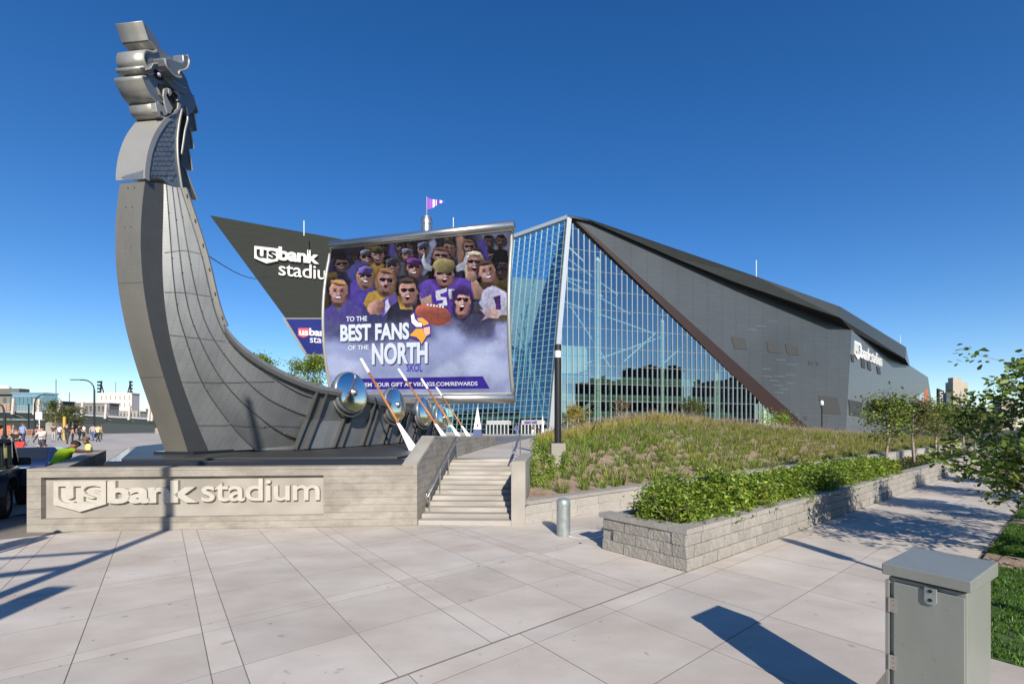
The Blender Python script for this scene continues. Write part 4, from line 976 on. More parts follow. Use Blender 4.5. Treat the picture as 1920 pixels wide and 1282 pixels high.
blob([(380, 1092), (1225, 1075), (1275, 1163), (380, 1168)], (56, 40, 150), 2.5); blob([(250, 1094), (390, 1092), (390, 1168), (250, 1170)], (56, 40, 150), 2.5)
_s = vnoise(zx0, zy0 * 0.35, 7, 91); _t = vnoise(zx0, zy0, 9, 92)
tx = np.clip(1 - cl, 0, 1); img *= 1 + (tx * (0.07 * (_s - 0.5) + 0.08 * (_t - 0.5)))[..., None]
def _blur(a, r):
    for ax in (0, 1):
        k = np.cumsum(np.concatenate([np.repeat(np.take(a, [0], ax), r + 1, ax), a, np.repeat(np.take(a, [-1], ax), r, ax)], ax), ax)
        n_ = a.shape[ax]; a = (np.take(k, range(2 * r + 1, 2 * r + 1 + n_), ax) - np.take(k, range(0, n_), ax)) / (2 * r + 1)
    return a
img = img + (0.55 * (img - _blur(img, 3)) + 0.25 * (img - _blur(img, 9))) * (0.25 + 0.75 * tx)[..., None]
img *= 1 + (tx * (0.25 * (fbm(24, 401) - 0.48)))[..., None]; img = np.where(tx[..., None] > 0, img + tx[..., None] * ((74 + (img - 74) * 0.80) * np.array([0.92, 0.93, 1.02]) - img), img); img *= (0.94 + 0.12 * np.random.default_rng(3).random(zx.shape))[..., None]
gr_ = img.mean(-1, keepdims=True); img = gr_ + (img - gr_) * 0.86; img *= (0.60 + 0.26 * ss(100, 800, zy0))[..., None]
lin = np.clip(img, 0, 255) / 255.0; lin = np.where(lin <= 0.04045, lin / 12.92, ((lin + 0.055) / 1.055) ** 2.4)
V = np.stack([PX_, PY_, PZ_], -1).reshape(-1, 3) - np.array(screen.location); gi = np.arange((NU + 1) * (NV + 1)).reshape(NV + 1, NU + 1)
Fq = np.stack([gi[:-1, :-1], gi[:-1, 1:], gi[1:, 1:], gi[1:, :-1]], -1).reshape(-1, 4)
SCR = M('led_picture', (1, 1, 1), 0.6, var=0.0, vcol=True, emit=0.1, spec=0.04)
fast('display', V, Fq, SCR, screen, cols=lin.reshape(-1, 3))
q = MB(); q.grid([[sail(u / 8, v / 14, -0.25) for u in range(9)] for v in range(15)]); q.build('screen_back', DARKM, screen, smooth=True)
for u in (0.0, 1.0):
    q = MB(); q.tube([sail(u, k / 20, 0.0) for k in range(21)], 0.13, 8); q.build('side_frame', SILV, screen, smooth=True)
for v, r_ in ((1.0, 0.33), (0.0, 0.36)):
    q = MB(); dv = UP * (0.22 if v else -0.3); q.tube([sail(-0.005, v) + dv, sail(1.006, v) + dv], r_, 18); q.build('yard', STEEL, screen, smooth=True)
    q = MB(); q.tube([sail(0, v, 0.02) + UP * (0.0 if v else -0.02), sail(1, v, 0.02) + UP * (0.0 if v else -0.02)], 0.16, 8); q.build('edge_frame', SILV, screen, smooth=True)
def on_sail(name, V2, fs, mat, off=0.035, parent=screen):
    q = MB(); vs = []
    for x, y in V2:
        u, v = sail_uv(580 + x / 3.77, 420 + y / 3.77); vs.append(sail(u, v, off))
    q.add(vs, fs); return q.build(name, mat, parent)
TXT = M('led_white', (0.50, 0.55, 0.63), 0.6, var=0.05, emit=0.08, spec=0.05); TXP = M('led_purple', (0.05, 0.03, 0.30), 0.6, var=0, emit=0.2); SHD = M('led_shadow', (0.05, 0.05, 0.10), 0.6, var=0)
def sail_text(body, x0, x1, yt, yb, mat, bold=0.0, slope=-0.03, cuts=6, sp=1.0, off=0.035):
    V2, fs = text_fit(body, x0, x1, yb, yt, bold, cuts, sp); V2[:, 1] += (V2[:, 0] - x0) * slope
    return on_sail('lettering', V2, fs, mat, off)
sail_text('TO THE', 262, 410, 655, 690, TXT, 0.02)
for dx, mt, of in ((7, SHD, 0.03), (0, TXT, 0.05)):
    sail_text('BEST FANS', 222 + dx, 708 + dx, 712 + dx, 832 + dx, mt, 0.04, -0.034, 8, 1.0, of)
    sail_text('NORTH', 445 + dx, 838 + dx, 842 + dx, 996 + dx, mt, 0.04, -0.025, 10, 1.0, of)
sail_text('OF THE', 275, 421, 858, 892, TXT, 0.02); sail_text('SKOL', 690, 802, 988, 1042, TXP, 0.02, 0.0)
sail_text('REDEEM YOUR GIFT AT VIKINGS.COM/REWARDS', 300, 1190, 1123, 1152, TXT, 0.022, -0.012, 3)
EM = [M('emblem_white', (0.75, 0.75, 0.76), 0.5, var=0, emit=0.1), M('emblem_gold', (0.60, 0.28, 0.03), 0.5, var=0, emit=0.1), M('emblem_purple', (0.05, 0.02, 0.22), 0.5, var=0), M('emblem_skin', (0.62, 0.36, 0.26), 0.5, var=0, emit=0.1)]
for of, mt, ply in ((0.05, EM[2], [(715, 640), (745, 622), (775, 660), (800, 655), (845, 690), (860, 720), (862, 790), (835, 800), (800, 862), (780, 830), (700, 795), (745, 740), (718, 690)]),
                    (0.07, EM[0], [(722, 648), (742, 634), (748, 672), (775, 698), (800, 700), (798, 728), (760, 728), (728, 700)]),
                    (0.07, EM[1], [(765, 668), (800, 662), (840, 692), (848, 708), (806, 722), (802, 696), (776, 692)]),
                    (0.07, EM[3], [(810, 735), (855, 725), (856, 775), (830, 792), (812, 770)]),
                    (0.09, EM[1], [(712, 790), (758, 742), (806, 740), (812, 772), (832, 794), (798, 850), (784, 822), (762, 800)])):
    on_sail('team_emblem', ply, [tuple(range(len(ply)))], mt, of)

mast = thing('mast', 'tall steel mast topped by a striped purple pennant behind the video screen', 'mast', W(800, 800, 37))
mb_ = W(800, 800, 37); mt_ = W(800, 408, 37)
q = MB(); q.lathe([(0.5, 0.5), (0.5, mt_.z - 1.5), (0.46, mt_.z - 1.45), (0.46, mt_.z - 0.7), (0.5, mt_.z - 0.65), (0.5, mt_.z - 0.35), (0.42, mt_.z), (0, mt_.z)], (mb_.x, mb_.y, 0), n=28); q.build('mast_pole', STEEL, mast, smooth=False)
fp = W(799.5, 370, 37); q = MB(); q.tube([(mt_.x, mt_.y, mt_.z - 0.1), (mt_.x, mt_.y, fp.z + 0.05)], 0.05, 8); q.build('flagpole', STEEL, mast)
q = MB(); f_ = lambda a, b: Vector((mt_.x + 0.04 + a * 1.42, mt_.y + 0.10 * math.sin(a * 6), fp.z - 0.02 - (0.35 * a + b * (1 - a * 0.96)) * 1.0))
NF = 16
for k in range(NF):
    q.mat(1 if k in (5, 6, 8) or 12 <= k < 14 else 0); a0, a1 = k / NF, (k + 1) / NF; q.add([f_(a0, 0), f_(a0, 1), f_(a1, 1), f_(a1, 0)], [(0, 1, 2, 3)])
q.build('pennant', [M('pennant_purple', (0.22, 0.03, 0.42), 0.6, var=0), WHITE], mast, solid=0.015)
for u in (0.30, 0.62):
    q = MB(); q.tube([sail(u, 0.96, -0.4), (mb_.x, mb_.y, 14.6)], 0.12, 8); q.build('bracket', STEEL, mast)
# ------------------------------------------------------------------ stadium
stad = thing('stadium', 'huge angular stadium of grey metal and glass behind the ship', 'stadium', (8, 112, 0))
DR = Vector((3.4, 1, 0)).normalized(); NR = Vector((DR.y, -DR.x, 0))                # right glass face and the metal wall on it
C0 = W(1031, 812, 110.0); C0.z = 0
RPL = lambda px, py, off=0.0: hit(px, py, C0 + NR * off, NR)
CT = RPL(1066, 408)                                                                 # top of the glass corner
FOOT = -0.3
def ruv(p): v = p - C0; return v.dot(DR), p.z
def rpt(u, z, off=0.0): return C0 + DR * u + UP * z + NR * off
e_dir = (CT - Vector((C0.x, C0.y, 0)))
corner = lambda z: Vector((C0.x, C0.y, 0)) + e_dir * (z / CT.z)
# glass triangle on the right face, between the leaning corner and the brown band
ua0 = 0.0; ua1, za1 = ruv(CT); bb = ruv(RPL(1448, 775)); tt = ruv(RPL(1070, 416))
def u_left(z): return ua1 * z / za1
def u_right(z): return tt[0] + (bb[0] - tt[0]) * (tt[1] - z) / (tt[1] - bb[1])
gr = MB(); gr.add([rpt(0, 0.02, -0.02)] * 3, []); 
gwall = MB(); gwall.beam(corner(-0.3) + NR * 0.3, CT + NR * 0.3 - UP * 0.2, 1.15, 0.7, up=NR); gwr = gwall.build('glass_wall', EDGEM, stad)
COLW = 1.52; rows_z = [0.0, 4.2, 8.6, 13.0, 17.6, 22.2, 27.0, 31.8, 36.6, 41.4, 46.4, 51.5, 56.0]
def clip_cell(u0, u1, z0, z1):
    """cell cut by the two leaning edges"""
    P = [(u0, z0), (u1, z0), (u1, z1), (u0, z1)]
    def cut(P, f):
        out = []
        for (a, b) in zip(P, P[1:] + P[:1]):
            fa, fb = f(*a), f(*b)
            if fa >= 0: out.append(a)
            if fa * fb < 0: t = fa / (fa - fb); out.append((a[0] + (b[0] - a[0]) * t, a[1] + (b[1] - a[1]) * t))
        return out
    P = cut(P, lambda u, z: u - u_left(z) - 0.3)
    if len(P) > 2: P = cut(P, lambda u, z: u_right(z) - u)
    return P if len(P) > 2 else []
def jitter_pane(pts, nrm, amt):
    c = sum(pts, Vector()) / len(pts); a = Vector((random.gauss(0, amt), random.gauss(0, amt), random.gauss(0, amt)))
    return [p + nrm * ((p - c).dot(a)) for p in pts]
k = 0
while k * COLW < u_right(0) + 1:
    u0 = k * COLW; u1 = u0 + COLW
    for r in range(len(rows_z) - 1):
        P = clip_cell(u0 + 0.06, u1 - 0.06, rows_z[r] + 0.05, rows_z[r + 1] - 0.05)
        if not P: continue
        q = MB(); q.add(jitter_pane([rpt(u, z) for u, z in P], NR, 0.0035), [tuple(range(len(P)))]); q.build('pane', GLASS, gwr)
    # mullion
    zs = [z for z in np.linspace(0, 56, 400) if u_left(z) + 0.2 < u0 < u_right(z)]
    if zs:
        q = MB(); q.beam(rpt(u0, zs[0], 0.12), rpt(u0, zs[-1], 0.12), 0.13, 0.26, up=NR); q.build('mullion', MULL, gwr)
    k += 1
for z in rows_z[1:-1]:
    a, b = u_left(z), u_right(z)
    if b - a > 1: q = MB(); q.beam(rpt(a, z, 0.02), rpt(b, z, 0.02), 0.08, 0.08, up=NR); q.build('transom', MATS.get('transom_m') or M('transom_m', (0.25, 0.29, 0.28), 0.4, var=0), gwr)
# left glass face, leaning with the corner, running back to the dark wall
DL = Vector((-1.86, 1, 0)).normalized(); TOPK = -0.115
def lpt(u, v, off=0.0):
    """u metres from the corner, v 0..1 up the corner edge"""
    b = corner(CT.z * v); return b + DL * u + UP * (TOPK * u * v) + Vector((-1, -1.86, 0)).normalized() * off
NLc = Vector((-DL.y, DL.x, 0)) * -1
LN = (lpt(1, 0.5) - lpt(0, 0.5)).cross(lpt(0, 0.6) - lpt(0, 0.5)).normalized()
if LN.y > 0: LN = -LN
q = MB(); q.beam(lpt(0, 1) + LN * 0.2, lpt(42, 1) + LN * 0.2, 0.9, 0.9); gwl = q.build('glass_wall', EDGEM, stad)
NR_ROWS = 12
for k in range(26):
    for r in range(NR_ROWS):
        if 10 < k and r > 3: continue
        u0, u1 = 0.8 + k * 1.6, 0.8 + (k + 1) * 1.6; v0, v1 = r / NR_ROWS, (r + 1) / NR_ROWS
        P = [lpt(u0 + 0.06, v0 + 0.001), lpt(u1 - 0.06, v0 + 0.001), lpt(u1 - 0.06, v1 - 0.001), lpt(u0 + 0.06, v1 - 0.001)]
        q = MB(); q.add(jitter_pane(P, LN, 0.004), [(0, 1, 2, 3)]); q.build('pane', GLASS2, gwl)
    q = MB(); q.beam(lpt(0.8 + k * 1.6, 0) + LN * 0.12, lpt(0.8 + k * 1.6, 1) + LN * 0.12, 0.12, 0.24, up=LN); q.build('mullion', M('green_mullion', (0.24, 0.33, 0.32), 0.4, metal=0.3, var=0.04), gwl)
for r in range(1, NR_ROWS * 3):
    q = MB(); q.beam(lpt(0.3, r / NR_ROWS / 3) + LN * 0.03, lpt(42, r / NR_ROWS / 3) + LN * 0.03, 0.10, 0.10 if r % 3 == 0 else 0.05, up=LN); q.build('transom', MATS['green_mullion'], gwl)
# what stands inside: floors, columns, stairs, roof steel
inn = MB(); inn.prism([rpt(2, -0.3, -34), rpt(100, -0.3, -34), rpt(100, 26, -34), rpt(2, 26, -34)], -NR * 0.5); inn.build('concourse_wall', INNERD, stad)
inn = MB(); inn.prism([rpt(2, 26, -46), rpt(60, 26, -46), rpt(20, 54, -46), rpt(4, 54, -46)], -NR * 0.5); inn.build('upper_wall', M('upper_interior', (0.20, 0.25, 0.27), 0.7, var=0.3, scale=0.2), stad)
for z, mt in ((4.6, INNER), (9.2, INNER), (14.2, INNER)):
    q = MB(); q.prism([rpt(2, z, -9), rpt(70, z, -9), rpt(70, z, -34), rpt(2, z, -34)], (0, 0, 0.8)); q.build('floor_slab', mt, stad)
    q = MB(); q.box(rpt(36, z + 1.4, -9.05), (68, 0.1, 0.9), (DR, -NR)); q.build('balustrade', M('balustrade_glass', (0.20, 0.27, 0.24), 0.2, var=0.1), stad)
for u in (14.5, 34.0, 52.0):
    q = MB(); q.tube([rpt(u, -0.3, -3), rpt(u, min(54, u_right_z if (u_right_z := tt[1] - (u - tt[0]) / (bb[0] - tt[0]) * (tt[1] - bb[1])) > 6 else 6), -3)], 0.55, 10); q.build('column', INNERW, stad)
for u in (8, 22, 46, 60):
    q = MB(); q.tube([rpt(u, -0.3, -10), rpt(u, 18, -10)], 0.5, 8); q.build('column', INNER, stad)
for u, z, du in ((9, 4.8, 9), (9, 9.4, 9), (22, 4.8, 8), (20, 0.2, 8)):
    q = MB(); q.prism([rpt(u, z - 4.4, -7.5), rpt(u + 1.6, z - 4.4, -7.5), rpt(u + du, z + 0.2, -7.5), rpt(u + du, z + 1.6, -7.5)], -NR * 1.2); q.build('stair_flight', M('interior_stair', (0.40, 0.44, 0.34), 0.7, var=0.1), stad)
for u0, z0, u1, z1 in ((6, 47, 22, 38), (6, 41, 26, 33), (6, 35, 34, 28), (4, 52, 12, 46), (10, 18, 46, 31), (20, 18, 8, 34), (34, 18, 44, 26), (24, 20, 36, 30)):
    q = MB(); q.tube([rpt(u0, z0, -6), rpt(u1, z1, -6)], 0.22, 6); q.build('roof_brace', INNERW, stad)
q = MB(); q.prism([rpt(5, 16.5, -9.5), rpt(15.5, 16.5, -9.5), rpt(15.5, 24, -9.5), rpt(5, 24, -9.5)], -NR * 0.4); q.build('suite_screen', M('pale_panel', (0.55, 0.58, 0.52), 0.6, var=0.1), stad)
for k in range(5):
    z = 38 + k * 3.2; q = MB(); q.beam(rpt(3, z, -4 - k), rpt(u_right(z) - 1, z + 0.8, -12), 0.4, 0.5); q.build('roof_beam', INNERW, stad)
for k in range(6):
    q = MB(); q.beam(lpt(0.6 + k * 3, 0.05 + k * 0.02) - LN * 3.5, lpt(14 - k, 0.55 + 0.07 * k) - LN * 3.5, 0.3, 0.3); q.build('wall_brace', M('green_steel', (0.30, 0.40, 0.38), 0.5, var=0.05), stad)
for v in (0.09, 0.18, 0.27):
    q = MB(); q.prism([lpt(1.5, v) - LN * 5, lpt(42, v) - LN * 5, lpt(42, v) - LN * 16, lpt(4, v) - LN * 16], (0, 0, 0.8)); q.build('floor_slab', INNER, stad)
q = MB(); q.prism([lpt(3, 0) - LN * 17, lpt(42, 0) - LN * 17, lpt(42, 0.45) - LN * 17, lpt(3, 0.45) - LN * 17], -LN * 0.5); q.build('concourse_wall', INNERD, stad)

# brown sloping band and metal wall
q = MB(); q.prism([RPL(1070, 406, 0.25), RPL(1079, 411, 0.25), RPL(1512, 798, 0.25), RPL(1530, 815, 0.25), RPL(1488, 815, 0.25), RPL(1448, 775, 0.25)], -NR * 1.4); q.build('sloping_band', BROWN, stad)
wall1 = [(1079, 411), (1512, 798), (1530, 822), (1585, 822), (1586, 800), (1597, 618), (1540, 594), (1414, 543), (1376, 529), (1266, 483), (1108, 414)]
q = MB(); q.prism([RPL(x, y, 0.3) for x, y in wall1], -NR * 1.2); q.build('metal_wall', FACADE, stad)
D2 = Vector((1.16, 1, 0)).normalized(); N2 = Vector((D2.y, -D2.x, 0)); K0 = RPL(1586, 800, 0.3); KT = RPL(1597, 618, 0.3)
# the second wall leans with the shared edge
n2 = D2.cross((KT - K0)).normalized(); n2 = n2 if n2.y < 0 else -n2
W2 = lambda x, y, off=0.0: hit(x, y, K0 + n2 * off, n2)
wall2 = [(1597, 618), (1706, 685), (1740, 707), (1749, 765), (1756, 822), (1585, 822)]
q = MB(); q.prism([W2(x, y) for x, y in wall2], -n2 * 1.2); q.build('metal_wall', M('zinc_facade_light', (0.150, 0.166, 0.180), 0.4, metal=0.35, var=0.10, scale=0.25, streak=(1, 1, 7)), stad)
q = MB(); q.prism([W2(x, y, 0.12) for x, y in ((1739, 726), (1732, 734), (1738, 822), (1756, 822), (1745, 765))], -n2 * 0.2); q.build('orange_panel', M('orange_panel', (0.42, 0.13, 0.05), 0.5, var=0.05), stad)
q = MB(); q.prism([W2(x, y, 0.06) for x, y in ((1732, 734), (1668, 790), (1668, 822), (1738, 822))], -n2 * 0.1); q.build('corner_glass', M('far_glass', (0.35, 0.42, 0.50), 0.08, metal=0.6, var=0.05), stad)
# square openings
for pts in (((1371, 631), (1397, 634), (1401, 655), (1377, 653)), ((1437, 640), (1461, 643), (1465, 663), (1441, 660)), ((1472, 644), (1496, 648), (1499, 666), (1477, 664)), ((1535, 742), (1570, 745), (1577, 777), (1542, 774)), ((1508, 780), (1513, 781), (1514, 787), (1508, 786)), ((1516, 677), (1525, 678), (1525, 683), (1517, 683)), ((1530, 678), (1534, 679), (1535, 684), (1531, 684))):
    q = MB(); q.prism([RPL(x, y, 0.42) for x, y in pts], -NR * 0.1); q.build('louvre', LOUVRE, stad)
for x, y in ((1455, 673), (1428, 690), (1430, 704), (1452, 704), (1474, 701), (1442, 712), (1450, 721), (1475, 717), (1462, 728), (1452, 734), (1476, 682), (1400, 616), (1418, 610), (1440, 601)):
    q = MB(); q.prism([RPL(x, y, 0.36), RPL(x + 18, y + 1.2, 0.36), RPL(x + 18, y + 3, 0.36), RPL(x, y + 1.8, 0.36)], -NR * 0.05); q.build('wall_strip', M('pale_strip', (0.125, 0.14, 0.15), 0.4, metal=0.3, var=0.05), stad)
for pts in (((1596, 664), (1601, 666), (1602, 679), (1598, 678)), ((1615, 671), (1622, 675), (1623, 691), (1616, 688)), ((1626, 676), (1632, 679), (1634, 695), (1628, 692)), ((1644, 686), (1650, 689), (1652, 702), (1646, 700)), ((1592, 749), (1616, 754), (1617, 781), (1594, 778)), ((1626, 756), (1636, 758), (1637, 784), (1628, 783)), ((1667, 714), (1669, 715), (1670, 720), (1668, 719)), ((1691, 724), (1694, 725), (1695, 729), (1692, 728))):
    q = MB(); q.prism([W2(x, y, 0.2) for x, y in pts], -n2 * 0.1); q.build('louvre', LOUVRE, stad)
# roof crown: front fascia standing proud of the wall, soffit behind with the gap's shade in its colour, roof plane above
ftop = [RPL(1064, 403, 0.8), RPL(1108, 412, 1.5), RPL(1420, 519, 4.0), RPL(1576, 575, 4.5)]
fbot = [RPL(1070, 408, 0.8), RPL(1108, 415, 1.2), RPL(1390, 533, 2.5), RPL(1576, 596, 4.5)]
fmid = [RPL(1070, 408, 0.8), RPL(1108, 415, 1.2), RPL(1266, 484, 1.5), RPL(1376, 529, 2.2)]
K2 = lambda x, y, off: hit(x, y, K0 + n2 * off, n2)
f2t = K2(1699, 651, 4.0); f2b = K2(1698, 673, 4.0)
q = MB(); q.add(ftop[:2] + [fbot[1], fbot[0]], [(0, 1, 2, 3)]); 
q.add([ftop[1], ftop[2], ftop[3], fbot[3], fbot[2], fmid[3], fmid[2], fmid[1]], [(0, 1, 2, 3, 4, 5, 6, 7)])
q.build('roof_fascia', M('roof_fascia', (0.060, 0.066, 0.066), 0.45, metal=0.35, var=0.08, scale=0.3), stad)
q = MB(); q.add([ftop[3], f2t, f2b, fbot[3]], [(0, 1, 2, 3)]); q.build('roof_fascia', MATS['roof_fascia'], stad)
q = MB(); e3 = f2t + Vector((14, 12, -2)); q.add([f2t, K2(1706, 685, 1.0), f2b], [(0, 1, 2)]); q.build('roof_end', MATS['zinc_facade_light'], stad)
q = MB(); wt = [RPL(1376, 530, 0.1), RPL(1414, 544, 0.0), RPL(1540, 596, 0.0), RPL(1597, 620, 0.0)]; wt2 = [W2(1706, 687, -0.3)]
q.add([fbot[2], fbot[3], wt[3], wt[2], wt[1], wt[0]], [(0, 1, 2, 3, 4, 5)]); q.add([fbot[3], f2b, wt2[0], wt[3]], [(0, 1, 2, 3)]); q.build('soffit', GAP_SHADE, stad)
back = Vector((40, 160, 0))
q = MB(); q.add(ftop + [f2t, f2t + Vector((-60, 120, -10)), ftop[0] + Vector((-10, 150, -18))], [tuple(range(7))]); q.build('roof', MATS['roof_fascia'], stad)
for px_, y0, y1, d_ in ((1418, 522, 488, 124), (1688, 645, 628, 190), (850, 440, 408, 130), (570, 436, 414, 112)):
    q = MB(); q.tube([W(px_, y0 + 6, d_), W(px_, y1, d_)], 0.13, 6); q.build('lightning_rod', INNERW, stad)
# dark prow wall on the far side of the plaza with its sign and screen
DW = Vector((50, 17, 0)).normalized(); NW = Vector((DW.y, -DW.x, 0)); WP = Vector((-74, 110, 0))
PW = lambda x, y, off=0.0: hit(x, y, WP + NW * off, NW)
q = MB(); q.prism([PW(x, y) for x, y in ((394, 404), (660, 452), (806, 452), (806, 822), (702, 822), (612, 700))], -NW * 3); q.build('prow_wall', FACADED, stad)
def sign_on(fn, nrm, xa, x0, y0, x1, y1, body, depth, mat, bold, sp=1.0):
    """letters with lower-left pixel (x0,y0) and upper-right pixel (x1,y1)"""
    a = fn(x0, y0); b = fn(x1, y0); c = fn(x0, y1); return letters('lettering', body, a, xa, UP, (b - a).length, (c - a).length, depth, mat, stad, bold, sp)
a = PW(478, 493, 0.02); b = PW(522, 493, 0.02); c = PW(478, 463, 0.02)
shield_with_us(stad, a, DW, UP, (b - a).length, (c - a).length, 0.7, SIGNW, through=True)
sign_on(lambda x, y: PW(x, y, 0.02), NW, DW, 523, 489, 598, 464, 'bank', 0.7, SIGNW, 0.035, 0.93)
sign_on(lambda x, y: PW(x, y, 0.02), NW, DW, 523, 517, 640, 491, 'stadium', 0.5, SIGNW, 0.004, 0.95)
q = MB(); q.prism([PW(x, y, 0.7) for x, y in ((529, 596), (800, 596), (800, 668), (573, 668))], -NW * 0.6); q.build('screen_frame', M('frame_grey', (0.16, 0.165, 0.15), 0.5, var=0.05), stad)
q = MB(); q.prism([PW(x, y, 0.9) for x, y in ((536, 598), (800, 598), (800, 663), (576, 663))], -NW * 0.15); q.build('screen_face', M('screen_blue', (0.012, 0.02, 0.13), 0.4, var=0.25, scale=0.1, emit=0.06, spec=0.05), stad)
q = MB(); q.prism([PW(x, y, 0.98) for x, y in ((559, 615), (579, 615), (579, 629), (569, 633), (559, 629))], NW * 0.05); q.build('screen_shield', M('screen_red', (0.42, 0.02, 0.04), 0.5, var=0, emit=0.2), stad)
sign_on(lambda x, y: PW(x, y, 1.05), NW, DW, 561, 628, 578, 619, 'us', 0.05, SIGNW, 0.03, 0.95)
sign_on(lambda x, y: PW(x, y, 1.0), NW, DW, 580, 629, 622, 615, 'bank', 0.05, SIGNW, 0.03, 0.93)
sign_on(lambda x, y: PW(x, y, 1.0), NW, DW, 581, 642, 640, 629, 'stadium', 0.05, SIGNW, 0.0, 0.95)
# sign on the second metal wall
upw = (KT - K0).normalized()
a = W2(1601, 672, 0.05); b = W2(1617, 680, 0.05); c = W2(1601, 638, 0.05)
shield_with_us(stad, a, D2, UP, 7.5, 5.6, 0.3, SIGNW, through=True)
o1 = a + D2 * 7.7 + UP * 0.9
letters('lettering', 'bank', o1, D2, UP, 13.5, 4.2, 0.3, SIGNW, stad, 0.015, 0.97)
letters('lettering', 'stadium', o1 + D2 * 14.0, D2, UP, 17.5, 4.2, 0.3, SIGNW, stad, 0.0, 1.0)
# entrance doors with their header
for x0, x1, txt in ((1.5, 7.2, 'LEGACY GATE'), (11.0, 17.5, None)):
    q = MB(); P = [lpt(x0, 0) + LN * 1.2, lpt(x1, 0) + LN * 1.2]; zz = zplaza(P[0].x, P[0].y)
    q.prism([P[0] + UP * 2.6, P[1] + UP * 2.6, P[1] + UP * 3.7, P[0] + UP * 3.7], -LN * 1.4); g_ = q.build('gate_header', M('gate_panel', (0.45, 0.46, 0.45), 0.5, var=0.04), stad)
    nd = 6
    for k in range(nd + 1):
        p = P[0].lerp(P[1], k / nd); q = MB(); q.beam(p + UP * 0.1, p + UP * 2.62, 0.28, 0.2); q.build('door_post', MULL, g_)
        if k < nd:
            p2 = P[0].lerp(P[1], (k + 1) / nd); q = MB(); q.prism([p + UP * 0.15 - LN * 0.2, p2 + UP * 0.15 - LN * 0.2, p2 + UP * 2.6 - LN * 0.2, p + UP * 2.6 - LN * 0.2], -LN * 0.06); q.build('door', CARGLASS, g_)
    if txt: letters('lettering', txt, P[1] + (P[0] - P[1]).normalized() * 0.9 + UP * 2.85 + LN * 0.03, (P[0] - P[1]).normalized(), UP, 3.4, 0.6, 0.1, PURPLE, stad, 0.03)

# ------------------------------------------------------------------ plaza furniture near the gate
def spire(name, label, px_, d_, ytop, wpx, base):
    b = W(px_, 815, d_); z0 = zplaza(b.x, b.y); zt = W(px_, ytop, d_).z; w = wpx / F * d_ / 2
    t = thing(name, label, 'banner tower', (b.x, b.y, z0)); ti = 0.16
    def fr(za, zb, f0, f1, nm, mt):
        q = MB(); q.add([(b.x + sx_ * w * f0, b.y + sy_ * w * f0, za) for sx_, sy_ in ((-1, -1), (1, -1), (1, 1), (-1, 1))] + [(b.x + sx_ * w * f1, b.y + sy_ * w * f1, zb) for sx_, sy_ in ((-1, -1), (1, -1), (1, 1), (-1, 1))], [(0, 1, 5, 4), (1, 2, 6, 5), (2, 3, 7, 6), (3, 0, 4, 7), (4, 5, 6, 7)]); q.build(nm, mt, t)
    zb = lerp(z0, zt, 0.24)
    if base: fr(z0 - 0.05, zb, 1.0, 0.82, 'base', M('banner_blue', (0.05, 0.08, 0.2), 0.6, var=0.05))
    fr(zb if base else z0, zt, 0.82 if base else 1, 0.06, 'body', WHITE); 
    if base:
        q = MB(); q.tube([(b.x, b.y, zt - 0.1), (b.x, b.y, zt + 2.0)], 0.05, 6); q.build('tip_pole', STEEL, t)
        q = MB(); q.add([(b.x - 0.12, b.y - w * 0.75, zb + 0.35), (b.x + 0.12, b.y - w * 0.75, zb + 0.35), (b.x + 0.12, b.y - w * 0.70, zb + 0.7), (b.x - 0.12, b.y - w * 0.70, zb + 0.7)], [(0, 1, 2, 3)]); q.build('emblem', BLUEP, t)
spire('banner_tower', 'tall white tapered tower with dark blue base on the plaza', 895.5, 66, 763, 17, True)
spire('banner_tower', 'slim white upright fin beside the gate by the lamp column', 1017.5, 55, 778, 6, False)
q = MB(); b = W(1026, 815, 56); q.bx(b.x - 0.35, b.x + 0.35, b.y - 0.3, b.y + 0.3, zplaza(b.x, b.y) - 0.05, zplaza(b.x, b.y) + 1.0); tag(q.build('waste_bin', M('bin_grey', (0.35, 0.34, 0.31), 0.6), bevel=0.03), 'grey square litter bin beside the slim white fin', 'bin')

# lamp column on the mound
lb = Vector((1.36, 13.3, 0)); lt = thing('lamp_column', 'black cylindrical lamp column on a concrete footing at the mound', 'lamp', lb)
q = MB(); q.bx(lb.x - 0.21, lb.x + 0.21, lb.y - 0.21, lb.y + 0.21, 0.9, 1.62); q.build('footing', CONCS, lt, bevel=0.015)
q = MB(); q.lathe([(0.17, 1.62), (0.17, 1.65), (0.102, 1.66), (0.102, 4.15)], (lb.x, lb.y, 0), n=24); q.build('column', BLACK, lt, smooth=False)
q = MB(); q.lathe([(0.092, 4.15), (0.092, 4.36)], (lb.x, lb.y, 0), n=24); q.build('lens', M('lamp_glass', (0.75, 0.76, 0.76), 0.15, var=0), lt, smooth=True)
q = MB(); q.lathe([(0.104, 4.36), (0.104, 4.52), (0.09, 4.54), (0, 4.54)], (lb.x, lb.y, 0), n=24); q.build('cap', BLACK, lt)
lb = W(1541, 815, 58); z0 = 1.0; lt = thing('lamp_post', 'slim dark lamp post with white globe before the metal wall', 'lamp', (lb.x, lb.y, z0))
q = MB(); zt = W(1541, 760, 58).z; q.tube([(lb.x, lb.y, z0), (lb.x, lb.y, zt)], 0.09, 8); q.build('pole', BLACK, lt)
q = MB(); q.lathe([(0.1, zt), (0.2, zt + 0.1), (0.2, zt + 0.5), (0.08, zt + 0.65), (0, zt + 0.65)], (lb.x, lb.y, 0), n=12); q.build('globe', WHITE, lt, smooth=True)

